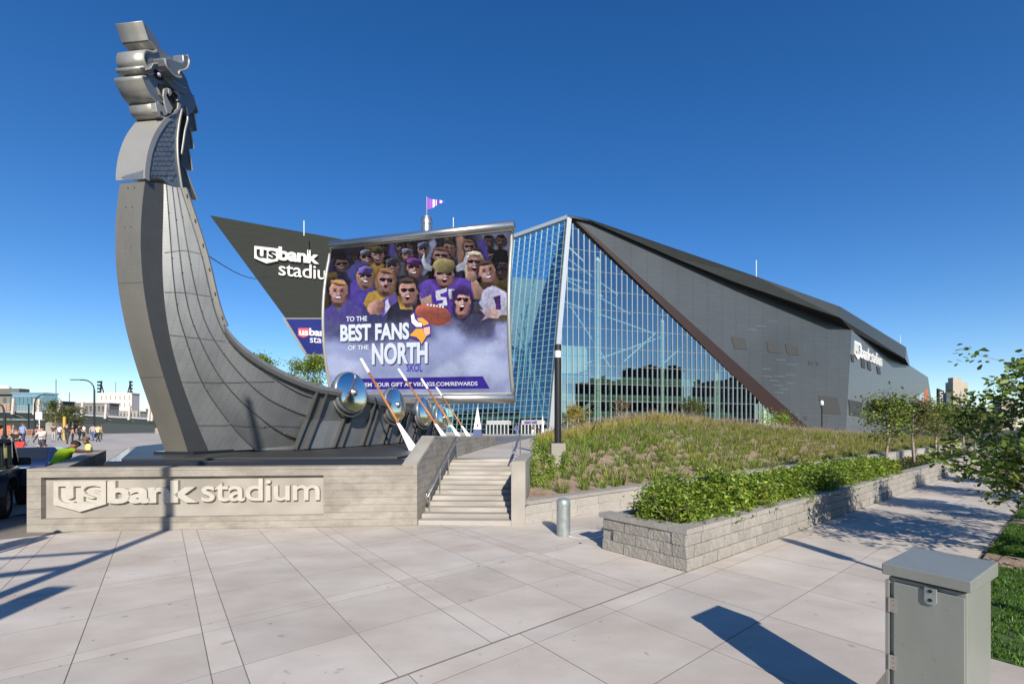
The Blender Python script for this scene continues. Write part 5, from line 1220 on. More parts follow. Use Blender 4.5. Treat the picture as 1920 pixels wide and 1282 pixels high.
# bollard
p = W(1056.5, 1003, 8.68); bo = thing('bollard', 'galvanised steel bollard with domed cap on the pavement', 'bollard', (p.x, p.y, 0))
q = MB(); q.lathe([(0.132, -0.01), (0.132, 0.595)], (p.x, p.y, 0), n=36); q.build('pipe', GALV, bo, smooth=True)
q = MB(); q.lathe([(0.135, 0.585), (0.137, 0.60), (0.134, 0.66), (0.115, 0.70), (0.07, 0.722), (0, 0.728)], (p.x, p.y, 0), n=36); q.build('cap', GALV, bo, smooth=True)
q = MB(); q.box((p.x - 0.005, p.y - 0.131, 0.33), (0.035, 0.01, 0.03)); q.build('plate', STEEL, bo)
# small pavement plate
q = MB(); c = W(1088, 1018, 8.1); q.lathe([(0.03, 0.004), (0, 0.005)], (c.x, c.y, 0.0), n=10); tag(q.build('survey_pin', BLACK), 'small dark survey pin set in the pavement beside the bollard', 'pin')

# ------------------------------------------------------------------ utility cabinet
cc = Vector((2.70, 2.83, 0)); cu_ = Vector((0.53, -0.85, 0)).normalized(); cv_ = Vector((-cu_.y, cu_.x, 0)); cab = thing('utility_cabinet', 'grey steel utility cabinet with sloping lid and hinged door', 'cabinet', cc)
lu, lv = 0.41, 0.55
def cb(u, v, z): return cc + cu_ * u + cv_ * v + UP * z
q = MB(); q.box(cb(0, 0, 0.575), (lu - 0.05, lv - 0.07, 1.15), (cu_, cv_)); q.build('body', CABM, cab, bevel=0.006)
q = MB(); q.add([cb(a * lu / 2, b_ * lv / 2, z + (0.012 * b_ if z > 1.2 else 0)) for z in (1.165, 1.245) for a, b_ in ((-1, -1), (1, -1), (1, 1), (-1, 1))], [(3, 2, 1, 0), (4, 5, 6, 7), (0, 1, 5, 4), (1, 2, 6, 5), (2, 3, 7, 6), (3, 0, 4, 7)]); q.build('lid', CABM, cab, bevel=0.006)
fv = -(lv - 0.07) / 2
q = MB(); q.box(cb(0.012, fv - 0.012, 0.57), (lu - 0.085, 0.016, 1.11), (cu_, cv_)); door = q.build('door', CABM, cab, bevel=0.004)
q = MB(); q.box(cb(-(lu - 0.05) / 2 - 0.001, fv - 0.007, 0.57), (0.02, 0.028, 1.12), (cu_, cv_)); q.build('door_flange', CABM, cab, bevel=0.003)
for z in (0.20, 0.62, 0.98):
    q = MB(); q.box(cb(-(lu - 0.05) / 2 + 0.025, fv - 0.023, z), (0.036, 0.006, 0.09), (cu_, cv_)); q.tube([cb(-(lu - 0.05) / 2 + 0.012, fv - 0.028, z - 0.045), cb(-(lu - 0.05) / 2 + 0.012, fv - 0.028, z + 0.045)], 0.007, 8)
    hg = q.build('hinge', STEEL, door)
    for dz in (-0.03, 0, 0.03):
        q = MB(); q.ball(cb(-(lu - 0.05) / 2 + 0.032, fv - 0.027, z + dz), 0.004, 6); q.build('screw', DARKM, hg)
q = MB(); q.prism([cb(x, fv - 0.021, z) for x, z in ((0.00, 1.142), (0.058, 1.142), (0.058, 1.06), (0.045, 1.043), (0.013, 1.043), (0.00, 1.06))], -cv_ * 0.012); hs = q.build('hasp', GALV, door, bevel=0.003)
for z in (1.125, 1.072):
    q = MB(); q.lathe([(0.010, 0.0), (0.010, 0.004), (0.0, 0.004)], cb(0.029, fv - 0.033, z), -cv_, 12); q.build('keyhole', BLACK, hs)

# ------------------------------------------------------------------ far right: towers and sign pylon
def tower(label, x0, x1, ytop, d_, split, mat, mat2):
    a = W(x0, 800, d_); b = W(x1, 800, d_); m_ = W(split, 800, d_); z = W(x0, ytop, d_).z
    t = thing('office_tower', label, 'tower', (a.x, a.y, 0))
    q = MB(); q.bx(m_.x, b.x, d_, d_ + 6, -1, z); body = q.build('shaft', mat, t)
    q = MB(); q.bx(a.x, m_.x - 0.02, d_ + 1, d_ + 5, -1, z - 8); q.build('side_wing', mat2, t)
    q = MB(); q.bx(m_.x + 1, b.x - 4, d_ + 1, d_ + 5, z, z + 3.5); q.build('roof_house', mat, t)
    for k in range(12):
        zz = z - 11 - k * 3.6
        for fx in (0.16, 0.42, 0.66):
            if zz < 4: continue
            xx = lerp(m_.x, b.x, fx); q = MB(); q.bx(xx, xx + 1.5, d_ - 0.15, d_ + 0.02, zz, zz + 2.0); q.build('window', M('far_window', (0.10, 0.10, 0.10), 0.3, var=0.1), body)
STONE = M('tower_stone', (0.42, 0.36, 0.28), 0.8, var=0.08, scale=0.2); STONED = M('tower_dark', (0.07, 0.08, 0.10), 0.4, var=0.1)
tower('beige stone tower with dark glass flank standing beyond the stadium', 1777, 1815, 716, 340, 1787, STONE, STONED)
tower('beige tower half hidden behind the oak branches', 1868, 1905, 752, 340, 1878, STONE, STONED)
py = W(1764, 800, 150); pyl = thing('sign_pylon', 'black sign pylon with white vertical lettering on a lattice stand', 'sign', (py.x, py.y, 0.5))
q = MB(); a = W(1759, 728, 150); b = W(1770.5, 733, 150); c = W(1770.5, 772, 150); d_ = W(1759, 768, 150); q.prism([a, b, c, d_], Vector((0, 0.6, 0))); q.build('panel', BLACK, pyl)
for k in range(7):
    z = lerp(W(1764, 735, 150).z, W(1764, 766, 150).z, k / 6.3); x = W(1764.5, 0, 150).x; q = MB()
    q.box((x, 149.95, z), (0.95, 0.08, 0.25)); q.box((x - 0.4 + 0.8 * (k % 2), 149.95, z - 0.3), (0.22, 0.08, 0.5)); q.build('letter_mark', SIGNW, pyl)
q = MB(); zb = W(1764, 770, 150).z
for sx_ in (W(1760, 0, 150).x, W(1770, 0, 150).x): q.beam((sx_, 150.3, 0.2), (sx_, 150.3, zb), 0.25)
for k in range(3): q.beam((W(1760, 0, 150).x, 150.3, zb * k / 3), (W(1770, 0, 150).x, 150.3, zb * (k + 1) / 3), 0.15); q.beam((W(1770, 0, 150).x, 150.3, zb * k / 3), (W(1760, 0, 150).x, 150.3, zb * (k + 1) / 3), 0.15)
q.build('lattice', BLACK, pyl)

# ------------------------------------------------------------------ far left: elevated walkway, houses, lamps
br = thing('footbridge', 'elevated footbridge with dark girder and pale posts across the plaza edge', 'bridge', W(150, 800, 88))
def brp(px_, dy=0.0):
    d_ = lerp(80, 100, (px_ + 60) / 400); y = interp(px_, [-60, 0, 110, 200, 300, 360], [772, 773, 775, 782, 787, 790]); p = W(px_, y + dy, d_); return p
pxs = list(range(-60, 361, 30))
q = MB(); q.grid([[brp(x), brp(x) + Vector((0, 5, 0)), brp(x, 11) + Vector((0, 4.4, 0)), brp(x, 11) + Vector((0, 0.5, 0)), brp(x)] for x in pxs]); q.build('girder', M('girder_green', (0.035, 0.05, 0.05), 0.5, var=0.1), br)
q = MB(); q.grid([[brp(x) + Vector((0, -0.2, 0.0)), brp(x) + Vector((0, -0.2, 0.32)), brp(x) + Vector((0, 5.2, 0.32))] for x in pxs]); q.build('deck_edge', M('deck_concrete', (0.36, 0.37, 0.36), 0.8), br)
q = MB()
for x in range(-60, 360, 6): p = brp(x); q.beam(p + UP * 0.3, p + UP * 1.5, 0.05)
for hgt in (0.75, 1.1, 1.5): q.tube([brp(x) + UP * hgt for x in pxs], 0.035, 5)
q.build('railing', GALV, br)
for x in (26, 66, 74, 112, 155, 199, 243, 280, 286):
    p = brp(x); q = MB(); q.beam(p + UP * -0.3 + Vector((0.1, -0.3, 0)), p + UP * 2.7 + Vector((0.35, -0.3, 0)), 0.42, 0.3); q.build('light_post', M('pale_post', (0.55, 0.50, 0.44), 0.6), br)
    q = MB(); q.beam(p + UP * -0.3 + Vector((0.1, -0.2, 0)), p + UP * -1.3 + Vector((0.9, 2, 0)), 0.15); q.build('strut', M('strut_tan', (0.25, 0.2, 0.13), 0.6), br)
for x in (82, 290):
    p = brp(x, 10); q = MB(); q.bx(p.x - 0.9, p.x + 0.9, p.y + 1.2, p.y + 3.4, zplaza(p.x, min(p.y, 130)) - 0.3, p.z); q.build('pier', CONCS, br)
def house(label, x0, x1, ytop, d_, mat, rows_, cols_, wmat, name='town_building', dep=4.0, wf=0.5):
    a = W(x0, 800, d_); b = W(x1, 800, d_); z = W(x0, ytop, d_).z; zb = 0.0
    t = thing(name, label, 'building', (a.x, a.y, 0)); q = MB(); q.bx(a.x, b.x, d_, d_ + dep, zb - 1, z); w = q.build('wall', mat, t)
    q = MB(); q.bx(a.x - 0.2, b.x + 0.2, d_ - 0.2, d_ + dep + 0.2, z, z + 0.4); q.build('parapet', mat, t)
    for r in range(rows_):
        for c in range(cols_):
            xx = lerp(a.x, b.x, (c + 0.5) / cols_); ww_ = (b.x - a.x) / cols_ * wf; zz = lerp(3.5, z, (r + 0.5) / rows_); hh = (z - 3.5) / rows_ * 0.55
            q = MB(); q.bx(xx - ww_ / 2, xx + ww_ / 2, d_ - 0.12, d_ + 0.02, zz - hh / 2, zz + hh / 2); q.build('window', wmat, w)
    return t, a, b, z
WIN = M('town_window', (0.08, 0.11, 0.13), 0.15, var=0.1)
t, a, b, z = house('brown-grey flat-roofed building with white roof domes', -60, 28, 739, 140, M('taupe_wall', (0.20, 0.19, 0.16), 0.8), 2, 7, WIN)
q = MB(); q.bx(a.x - 1, W(36, 0, 139).x, 139, 142, W(0, 739, 139).z, W(0, 728, 139).z); q.build('roof_box', M('dark_roof', (0.14, 0.14, 0.125), 0.8), t)
for x in (3, 12): q = MB(); p = W(x, 729, 150); q.ball((p.x, p.y, p.z), 1.3, 12); q.build('roof_dome', WHITE, t, smooth=True)
q = MB(); p0_, p1_ = W(-20, 769, 138), W(19, 756, 138); q.bx(p0_.x, p1_.x, 138, 139.5, p0_.z, p1_.z); q.build('tan_panel', M('tan_panel', (0.42, 0.27, 0.16), 0.7), t)
t, a, b, z = house('blue glass pavilion building behind the footbridge', 23, 82, 738, 130, M('sky_glass', (0.30, 0.42, 0.52), 0.08, metal=0.7, var=0.15, scale=0.1), 2, 8, M('glass_panel', (0.16, 0.27, 0.34), 0.06, metal=0.6, var=0.2, scale=0.3), wf=0.86)
house('dark low brick block beside the glass pavilion', 80, 118, 754, 150, M('dark_brick', (0.07, 0.075, 0.08), 0.8), 2, 6, WIN)
house('grey-brown shop row with flat roof behind the footbridge', 112, 205, 757, 160, M('brown_brick', (0.26, 0.22, 0.19), 0.8), 2, 12, WIN)
t, a, b, z = house('broad white block building with floodlight masts on its roof', 186, 247, 738, 190, M('white_wall', (0.72, 0.66, 0.58), 0.8, var=0.06), 4, 7, M('sparse_window', (0.30, 0.27, 0.24), 0.6), wf=0.18)
for x, lean in ((188, 1), (246, -1)):
    q = MB(); p = W(x, 738, 192); q.beam((p.x, p.y, p.z), (p.x + lean * 0.6, p.y, p.z + 5.5), 0.4); q.beam((p.x + lean * 1.6, p.y, p.z), (p.x + lean * 0.2, p.y, p.z + 5), 0.3)
    for k in range(4): q.box((p.x - lean * 0.2, p.y - 0.4, p.z + 0.8 + k * 1.4), (1.2, 0.5, 0.7))
    q.build('floodlight_mast', BLACK, t)
q = MB(); p = W(217, 738, 195); q.tube([(p.x, p.y, p.z), (p.x, p.y, p.z + 5)], 0.1, 5); q.build('antenna', BLACK, t)
house('cream low block at the foot of the white building', 205, 262, 772, 175, M('cream_wall', (0.48, 0.42, 0.34), 0.8), 2, 9, WIN)
house('glass-fronted block coloured as shaded under the footbridge', 148, 300, 792, 122, M('grey_front_shaded', (0.05, 0.06, 0.06), 0.5), 1, 16, WIN, wf=0.8)  # wall colour darkened to stand for the bridge's shade
house('block coloured dark as shaded under the left of the footbridge', -60, 110, 790, 124, M('green_front_shaded', (0.03, 0.04, 0.035), 0.6), 1, 12, WIN, wf=0.7)  # shade under the bridge is put into this wall's colour
house('pinkish apartment block beside the ship stem', 274, 330, 768, 200, M('pink_wall', (0.50, 0.36, 0.32), 0.8), 3, 6, WIN)
q = MB(); p0_, p1_ = W(-10, 816, 85), W(20, 797, 85); q.bx(p0_.x, p1_.x, 85, 85.3, zleft(85), p1_.z); tag(q.build('hoarding', M('orange_hoarding', (0.50, 0.16, 0.06), 0.7, var=0.15, scale=0.3)), 'orange hoarding panel below the footbridge', 'hoarding')
q = MB()
for k in range(30): x = lerp(W(-10, 0, 70).x, W(70, 0, 70).x, k / 29); q.beam((x, 70, zleft(70)), (x, 70, zleft(70) + 1.0), 0.06)
q.beam((W(-10, 0, 70).x, 70, zleft(70) + 1), (W(70, 0, 70).x, 70, zleft(70) + 1), 0.08); q.beam((W(-10, 0, 70).x, 70, zleft(70) + 0.5), (W(70, 0, 70).x, 70, zleft(70) + 0.5), 0.3, 0.06); tag(q.build('barrier_fence', M('barrier_orange', (0.55, 0.28, 0.2), 0.7)), 'pale orange barrier fence along the far plaza edge', 'fence')
def streetlamp(label, px_, ytop, d_, arm, ybase=None):
    b = W(px_, 800, d_); z0 = zplaza(b.x, b.y); zt = W(px_, ytop, d_).z; t = thing('street_lamp', label, 'street lamp', (b.x, b.y, z0)); q = MB()
    pts = [Vector((b.x, b.y, z0)), Vector((b.x, b.y, z0 + 1.2)), Vector((b.x, b.y, zt - 1.4))] + [Vector((b.x + arm * (1 - math.cos(a)), b.y, zt - 1.4 + 1.4 * math.sin(a))) for a in (0.4, 0.8, 1.2, 1.57)] + [Vector((b.x + arm * 1.3, b.y, zt))]
    q.tube(pts, [0.16, 0.12, 0.1] + [0.08] * 5, 8); q.build('pole', BLACK, t, smooth=True)
    q = MB(); q.box((b.x + arm * 1.75, b.y, zt + 0.02), (abs(arm) * 0.9, 0.3, 0.12)); q.build('lamp_head', DARKM, t, bevel=0.03)
    q = MB(); q.lathe([(0.26, 0), (0.26, 0.5), (0.14, 0.6)], (b.x, b.y, z0), n=12); q.build('base', BLACK, t)
streetlamp('tall black street lamp with curved arm beside the white building', 177, 712, 60, -1.45)
streetlamp('black curved street lamp before the blue glass pavilion', 65, 740, 70, 1.3)
streetlamp('short curved street lamp before the shop row', 130, 764, 90, 1.2)
streetlamp('black street lamp nearest the picture edge by the tan panel', 9, 758, 45, -0.5)
for x, yt, d_ in ((105, 711, 230), (130, 735, 230), (54, 757, 75), (260, 768, 160)):
    q = MB(); b = W(x, 800, d_); q.tube([(b.x, b.y, 0), (b.x, b.y, W(x, yt, d_).z)], 0.22 if d_ > 200 else 0.1, 6); tag(q.build('pole', GALV if d_ > 200 else BLACK), {105: 'tallest thin pale pole above the rooftops', 130: 'shorter thin pale pole above the shop row', 54: 'thin black pole before the glass pavilion', 260: 'dark thin pole near the pink block'}[x], 'pole')
b = W(121, 823, 48); z0 = zplaza(b.x, b.y); q = MB(); q.lathe([(0.13, z0), (0.13, W(121, 782, 48).z), (0.1, W(121, 781, 48).z), (0, W(121, 781, 48).z)], (b.x, b.y, 0), n=16); tag(q.build('yellow_post', M('yellow_paint', (0.60, 0.36, 0.05), 0.5)), 'tall yellow guard post standing among the walking people', 'post')
b = W(73, 820, 55); q = MB(); q.box((b.x, b.y, W(73, 779, 55).z), (0.8, 0.05, 0.9)); q.tube([(b.x, b.y + 0.05, zplaza(b.x, b.y)), (b.x, b.y + 0.05, W(73, 779, 55).z)], 0.05, 6); tag(q.build('traffic_sign', WHITE), 'small white square sign beside the footbridge pier', 'sign')

# ------------------------------------------------------------------ street buildings behind and beside the viewer (seen in the glass, and shading the kerb)
def block(label, x0, x1, y0, y1, z, mat):
    t = thing('street_building', label, 'building', (x0, y0, 0)); q = MB(); q.bx(x0, x1, y0, y1, -1, z); w = q.build('wall', mat, t); q = MB(); q.bx(x0 - 0.3, x1 + 0.3, y0 - 0.3, y1 + 0.3, z, z + 0.8); q.build('parapet', mat, t)
    return t
DB = M('street_brick', (0.11, 0.085, 0.07), 0.85, var=0.2, scale=0.4); add_lines(DB, 2, 0.28, 0.45, 0.45, 0.2, two=(0, 0.3)); DB2 = M('street_stone', (0.20, 0.19, 0.17), 0.8, var=0.2, scale=0.4); add_lines(DB2, 2, 0.28, 0.4, 0.4, 0.2, two=(1, 0.3))
block('brick building across the street casting shade on the kerb', -46, -1.2, -62, -40, 31.4, DB)
block('dark brick block mirrored in the glass, nearest', 92, 112, 24, 44, 24, DB)
block('dark brick block mirrored in the glass, tallest', 116, 140, 34, 52, 31, DB)
block('low stone block mirrored in the glass', 140, 185, 30, 60, 17, DB2)
block('far stone block mirrored in the glass', 190, 215, 20, 50, 30, DB2)
block('long low stone terrace mirrored in the glass', 60, 90, -40, 2, 14, DB2)
block('stone parking block mirrored in the glass of the gate', -130, -95, 20, 70, 22, DB2)
# ------------------------------------------------------------------ planting
def leaf_cloud(centers, size, aspect, cols, up_bias=0.3, shape='leaf'):
    """one small folded leaf per centre; returns V, F, vertex colours"""
    n = len(centers); c = np.asarray(centers); a = rng.normal(size=(n, 3)); a[:, 2] *= 0.6; a /= np.linalg.norm(a, axis=1)[:, None]
    nn = rng.normal(size=(n, 3)); nn[:, 2] = np.abs(nn[:, 2]) + up_bias; b = np.cross(nn, a); b /= np.linalg.norm(b, axis=1)[:, None] + 1e-9
    nrm = np.cross(a, b); s = (size * rng.uniform(0.65, 1.25, n))[:, None]; w = s * aspect
    if shape == 'leaf':
        P = [c, c + a * s * 0.45 + b * w * 0.5 + nrm * s * 0.08, c + a * s - nrm * s * 0.08, c + a * s * 0.45 - b * w * 0.5 + nrm * s * 0.08]
        V = np.stack(P, 1).reshape(-1, 3); i = np.arange(n) * 4; Fq = np.stack([i, i + 1, i + 2, i + 3], 1); m = 4
    else:   # lobed oak leaf: two crossed quads stretched along the blade
        P = [c, c + a * s * 0.3 + b * w * 0.34, c + a * s * 0.75 + b * w * 0.5 - nrm * s * 0.05, c + a * s - nrm * s * 0.12, c + a * s * 0.75 - b * w * 0.5 - nrm * s * 0.05, c + a * s * 0.3 - b * w * 0.34]
        V = np.stack(P, 1).reshape(-1, 3); i = np.arange(n) * 6; Fq = np.stack([i, i + 1, i + 2, i + 3, i + 4, i + 5], 1); m = 6
    return V, Fq, np.repeat(cols, m, 0)
def pick_cols(n, pal, jit=0.18):
    pal = np.array(pal); k = rng.integers(0, len(pal), n); return np.clip(pal[k] * rng.uniform(1 - jit, 1 + jit, (n, 1)), 0, 1)
GREEN = [(0.21, 0.31, 0.03), (0.28, 0.40, 0.04), (0.12, 0.19, 0.02), (0.36, 0.46, 0.07), (0.17, 0.26, 0.03)]
OLIVE = [(0.11, 0.155, 0.03), (0.15, 0.18, 0.04), (0.08, 0.11, 0.025), (0.20, 0.18, 0.06)]
OAK = [(0.09, 0.16, 0.022), (0.12, 0.21, 0.028), (0.18, 0.27, 0.04), (0.06, 0.105, 0.018), (0.24, 0.28, 0.045)]
YEL = [(0.42, 0.30, 0.04), (0.36, 0.28, 0.05), (0.28, 0.26, 0.05)]

def tree_mesh(h, trunk_h, rad, nleaf, lsize, pal, seed, tr=0.05, aspect=0.5, shape='leaf', branches=22, flat=1.0, low=0.0, spread=0.135, twigs=2):
    """trunk + limbs mesh and crown mesh in local coordinates"""
    r = random.Random(seed); q = MB(); top = Vector((r.uniform(-.1, .1), r.uniform(-.1, .1), h * 0.93))
    trunk = [Vector((0, 0, -0.05)), Vector((r.uniform(-.03, .03), r.uniform(-.03, .03), trunk_h * 0.6)), Vector((r.uniform(-.06, .06), r.uniform(-.06, .06), trunk_h)), Vector((top.x * 0.6, top.y * 0.6, lerp(trunk_h, h, 0.5))), top]
    q.tube(trunk, [tr * 1.3, tr, tr * 0.9, tr * 0.5, tr * 0.12], 8); tips = []
    for k in range(branches):
        f = r.random() ** 0.8; z0 = lerp(trunk_h * (0.95 - low), h * 0.85, f); a = r.uniform(0, 6.283) ; prof = math.sin(math.pi * min(1, 0.22 + 0.75 * f)) ** 0.7
        L_ = rad * prof * r.uniform(0.65, 1.12); p0_ = Vector((top.x * f * 0.6, top.y * f * 0.6, z0)); d = Vector((math.cos(a), math.sin(a), r.uniform(0.15, 0.75) * flat))
        p1_ = p0_ + d * (L_ * 0.5); p2_ = p0_ + Vector((math.cos(a + r.uniform(-.4, .4)), math.sin(a + r.uniform(-.4, .4)), d.z + r.uniform(-.2, .3))) * L_
        q.tube([p0_, p1_, p2_], [tr * 0.4, tr * 0.25, tr * 0.08], 5, False); tips += [(p1_, 0.7), (p2_, 1.0), ((p1_ + p2_) / 2, 0.85)]
        for _ in range(twigs):
            e = p1_.lerp(p2_, r.random()) + Vector((r.gauss(0, 1), r.gauss(0, 1), r.gauss(0, 0.7))) * (rad * 0.2); q.tube([p1_.lerp(p2_, 0.4), e], [tr * 0.15, tr * 0.05], 4, False); tips.append((e, 0.9))
    n = len(tips); k = rng.integers(0, n, nleaf); T = np.array([t[0] for t in tips]); cl = rng.normal(size=(nleaf, 3)) * (rad * spread) * np.array([1, 1, 0.8])
    cen = T[k] + cl; tone = rng.uniform(0.82, 1.15, n)[k][:, None]; cols = np.clip(pick_cols(nleaf, pal) * tone, 0, 1)
    return q, leaf_cloud(cen, lsize, aspect, cols, 0.4, shape)
def make_tree(name, label, loc, group, *a, cat='tree', rotz=0.0, **k):
    t = thing(name, label, cat, loc, rotz, group, local=True); q, (V, Fq, cols) = tree_mesh(*a, **k); q.build('trunk', BARK, t, smooth=True); fast('crown', V, Fq, LEAF, t, cols=cols); return t
ORD = ['first', 'second', 'third', 'fourth', 'fifth', 'sixth', 'seventh', 'eighth']
# young trees in the planter strip
yt = [make_tree('young_tree', 'x', (0, 0, 0), None, h, th, 0.98, 3000, 0.11, p, sd, tr=0.045, branches=30) for h, th, p, sd in ((2.75, 1.12, OLIVE + GREEN[:2], 3), (2.65, 1.2, OLIVE + [(0.18, 0.12, 0.045)], 5), (2.5, 1.1, OLIVE + GREEN[:2], 9))]
for k in range(8):
    s = 13.8 + 4.1 * k; p = wl_pt(s, -3.16, 0.5); lab = 'young tree with pale trunk in the planter strip, %s from the shrubs' % ORD[k]
    o = yt[k] if k < 3 else copy_tree(yt[k % 3])
    o.location = p; o.rotation_euler = (0, 0, k * 1.7); o.scale = (1, 1, 1.0 + 0.05 * (k % 3)); tag(o, lab, 'tree', 'young trees along the walk')
# oak beside the walk, and its neighbours up the street whose shadows cross the pavement
oak = make_tree('oak_tree', 'leafy young oak with lobed leaves reaching in beside the lawn', (8.55, 6.45, 0), 'street oaks', 3.3, 0.85, 1.72, 12500, 0.10, OAK, 21, tr=0.05, shape='oak', aspect=0.55, branches=54, low=0.35, flat=0.7, spread=0.06, twigs=5)
for k, (x, y) in enumerate(((11.7, 9.0), (15.2, 11.7), (18.7, 14.4))):
    c = copy_tree(oak, None, (x, y, 0), 1.1 + k * 2.1, (0.68, 0.68, 0.8)); tag(c, 'street oak beyond the lawn, %s past the nearest' % ORD[k], 'tree', 'street oaks')
# trees by the stadium
make_tree('plaza_tree', 'bright green tree showing above the gunwale beside the video screen', W(578, 800, 45), 'plaza trees', 7.6, 2.5, 2.3, 3200, 0.26, GREEN + [(0.2, 0.24, 0.05)], 41, tr=0.12)
make_tree('plaza_tree', 'tree top peeking over the longship gunwale near the prow', W(492, 800, 50), 'plaza trees', 8.9, 3.5, 2.0, 2200, 0.28, GREEN, 42, tr=0.12)
make_tree('plaza_tree', 'small golden-leaved tree before the glass wall by the lamp column', (W(1082, 800, 58).x, 58, 0.8), 'plaza trees', 4.2, 0.9, 1.7, 2200, 0.24, YEL, 43, tr=0.06)
make_tree('plaza_tree', 'dark green tree before the middle of the glass wall', (W(1300, 800, 85).x, 85, 0.5), 'plaza trees', 7.4, 1.5, 2.6, 3000, 0.3, OLIVE + [(0.04, 0.07, 0.02)], 44, tr=0.1)
make_tree('plaza_tree', 'small pale green bush tree at the foot of the brown band', (W(1462, 800, 62).x, 62, 0.6), 'plaza trees', 3.2, 0.6, 2.4, 1800, 0.24, GREEN, 45, tr=0.06)
make_tree('plaza_tree', 'sparse autumn tree before the glass wall left of centre', (W(1166, 800, 70).x, 70, 0.7), 'plaza trees', 6.2, 2.5, 1.6, 900, 0.22, [(0.25, 0.17, 0.08), (0.16, 0.12, 0.05)], 46, tr=0.07)
make_tree('plaza_tree', 'olive tree under the footbridge beside the pier', W(104, 806, 75), 'plaza trees', 5.0, 1.0, 2.2, 1800, 0.3, OLIVE, 47, tr=0.1)
make_tree('plaza_tree', 'olive tree under the footbridge beside the yellow post', W(136, 806, 75), 'plaza trees', 3.8, 1.0, 1.8, 1500, 0.3, OLIVE, 48, tr=0.1)

# shrubs in the planter
def shrub_mesh(seed, nl=2600, R_=0.62, hh=0.62, ls=0.085):
    r = np.random.default_rng(seed); n = nl; d = r.normal(size=(n, 3)); d[:, 2] = np.abs(d[:, 2]); d /= np.linalg.norm(d, axis=1)[:, None]
    rr0 = np.where(r.random(n) < 0.05, 1.22, 1.0); lump = rr0 + 0.16 * np.sin(d[:, 0] * 5 + seed) * np.cos(d[:, 1] * 6 + seed * 2); rr = r.uniform(0.45, 1.0, n) ** 0.45 * lump
    cen = d * rr[:, None] * np.array([R_, R_, hh]); cen[:, 2] += 0.02
    cols = pick_cols(n, GREEN * 3 + [(0.16, 0.25, 0.05), (0.12, 0.21, 0.03), (0.34, 0.26, 0.06)], 0.25); return leaf_cloud(cen, ls, 0.45, cols, 0.8)
def make_shrub(seed, **k):
    t = thing('shrub', 'x', 'shrub', (0, 0, 0), 0, None, local=True); q = MB(); r = random.Random(seed)
    for _ in range(9): a = r.uniform(0, 6.28); q.tube([(0, 0, 0), (0.2 * math.cos(a), 0.2 * math.sin(a), 0.25), (0.42 * math.cos(a), 0.42 * math.sin(a), 0.5 * r.uniform(0.6, 1))], [0.012, 0.009, 0.004], 4, False)
    q.build('stems', BARK, t); V, Fq, cols = shrub_mesh(seed, **k); fast('foliage', V, Fq, LEAF, t, cols=cols); return t
sv = [make_shrub(s) for s in (1, 2, 3)]
nsh = 0
spots = []
for k in range(16):
    b_ = 0.62 + k * 0.80
    for a_ in ((0.62, 1.05) if k % 2 else (0.72,)): spots.append((b_ + random.uniform(-.1, .1), a_, 1.0 if k != 2 else 1.35))
ORD2 = ORD + ['ninth', 'tenth', 'eleventh', 'twelfth', 'thirteenth', 'fourteenth', 'fifteenth', 'sixteenth']
for i, (b_, a_, sc) in enumerate(spots):
    o = sv[i] if i < 3 else copy_tree(sv[i % 3]); kk = int((b_ - 0.3) / 0.80)
    o.location = G(b_, a_, 0.50); o.rotation_euler = (0, 0, random.uniform(0, 6)); z_ = sc * random.uniform(0.85, 1.12); o.scale = (1.0, 1.0, z_ * (0.95 if kk > 2 else 1.05))
    tag(o, 'bright leafy shrub in the planter, %s clump from the corner, %s row' % (ORD2[min(kk, 15)], 'inner' if a_ > 0.9 else 'outer'), 'shrub', 'shrubs in the block planter')
# low ground cover and flowers further along the planter strip
n = 9000; bb_ = rng.uniform(12.6, 32, n); aa_ = rng.uniform(0.35, 1.35, n); hh_ = rng.uniform(0.02, 0.16, n) + 0.52 + 0.1 * (np.sin(bb_ * 2.0) > 0.2) * (aa_ > 0.8)
cen = np.array([[*(G(b, a, h))] for b, a, h in zip(bb_, aa_, hh_)]); V, Fq, cols = leaf_cloud(cen, 0.09, 0.5, pick_cols(n, [(0.06, 0.10, 0.02), (0.045, 0.075, 0.018), (0.13, 0.13, 0.04)]), 0.8); tag(fast('ground_cover', V, Fq, LEAF, None, cols=cols), 'low dark green ground cover along the planter strip', 'ground cover', kind='stuff')
for k, (b_, a_) in enumerate(((14.0, 0.5), (14.6, 1.2), (18.6, 0.6), (19.2, 1.1), (23.5, 0.7), (24.2, 1.2))):
    t = thing('day_lily', 'clump of yellow flowers in the planter strip, %s from the shrubs' % ORD[k], 'flowers', G(b_, a_, 0.5), 0, 'yellow flower clumps', local=True)
    m_ = 26; cen = np.column_stack([rng.normal(0, .12, m_), rng.normal(0, .12, m_), rng.uniform(.12, .34, m_)]); V, Fq, cols = leaf_cloud(cen, 0.09, 0.6, pick_cols(m_, [(0.6, 0.35, 0.06), (0.62, 0.42, 0.12)])); fast('blossoms', V, Fq, LEAF, t, cols=cols)

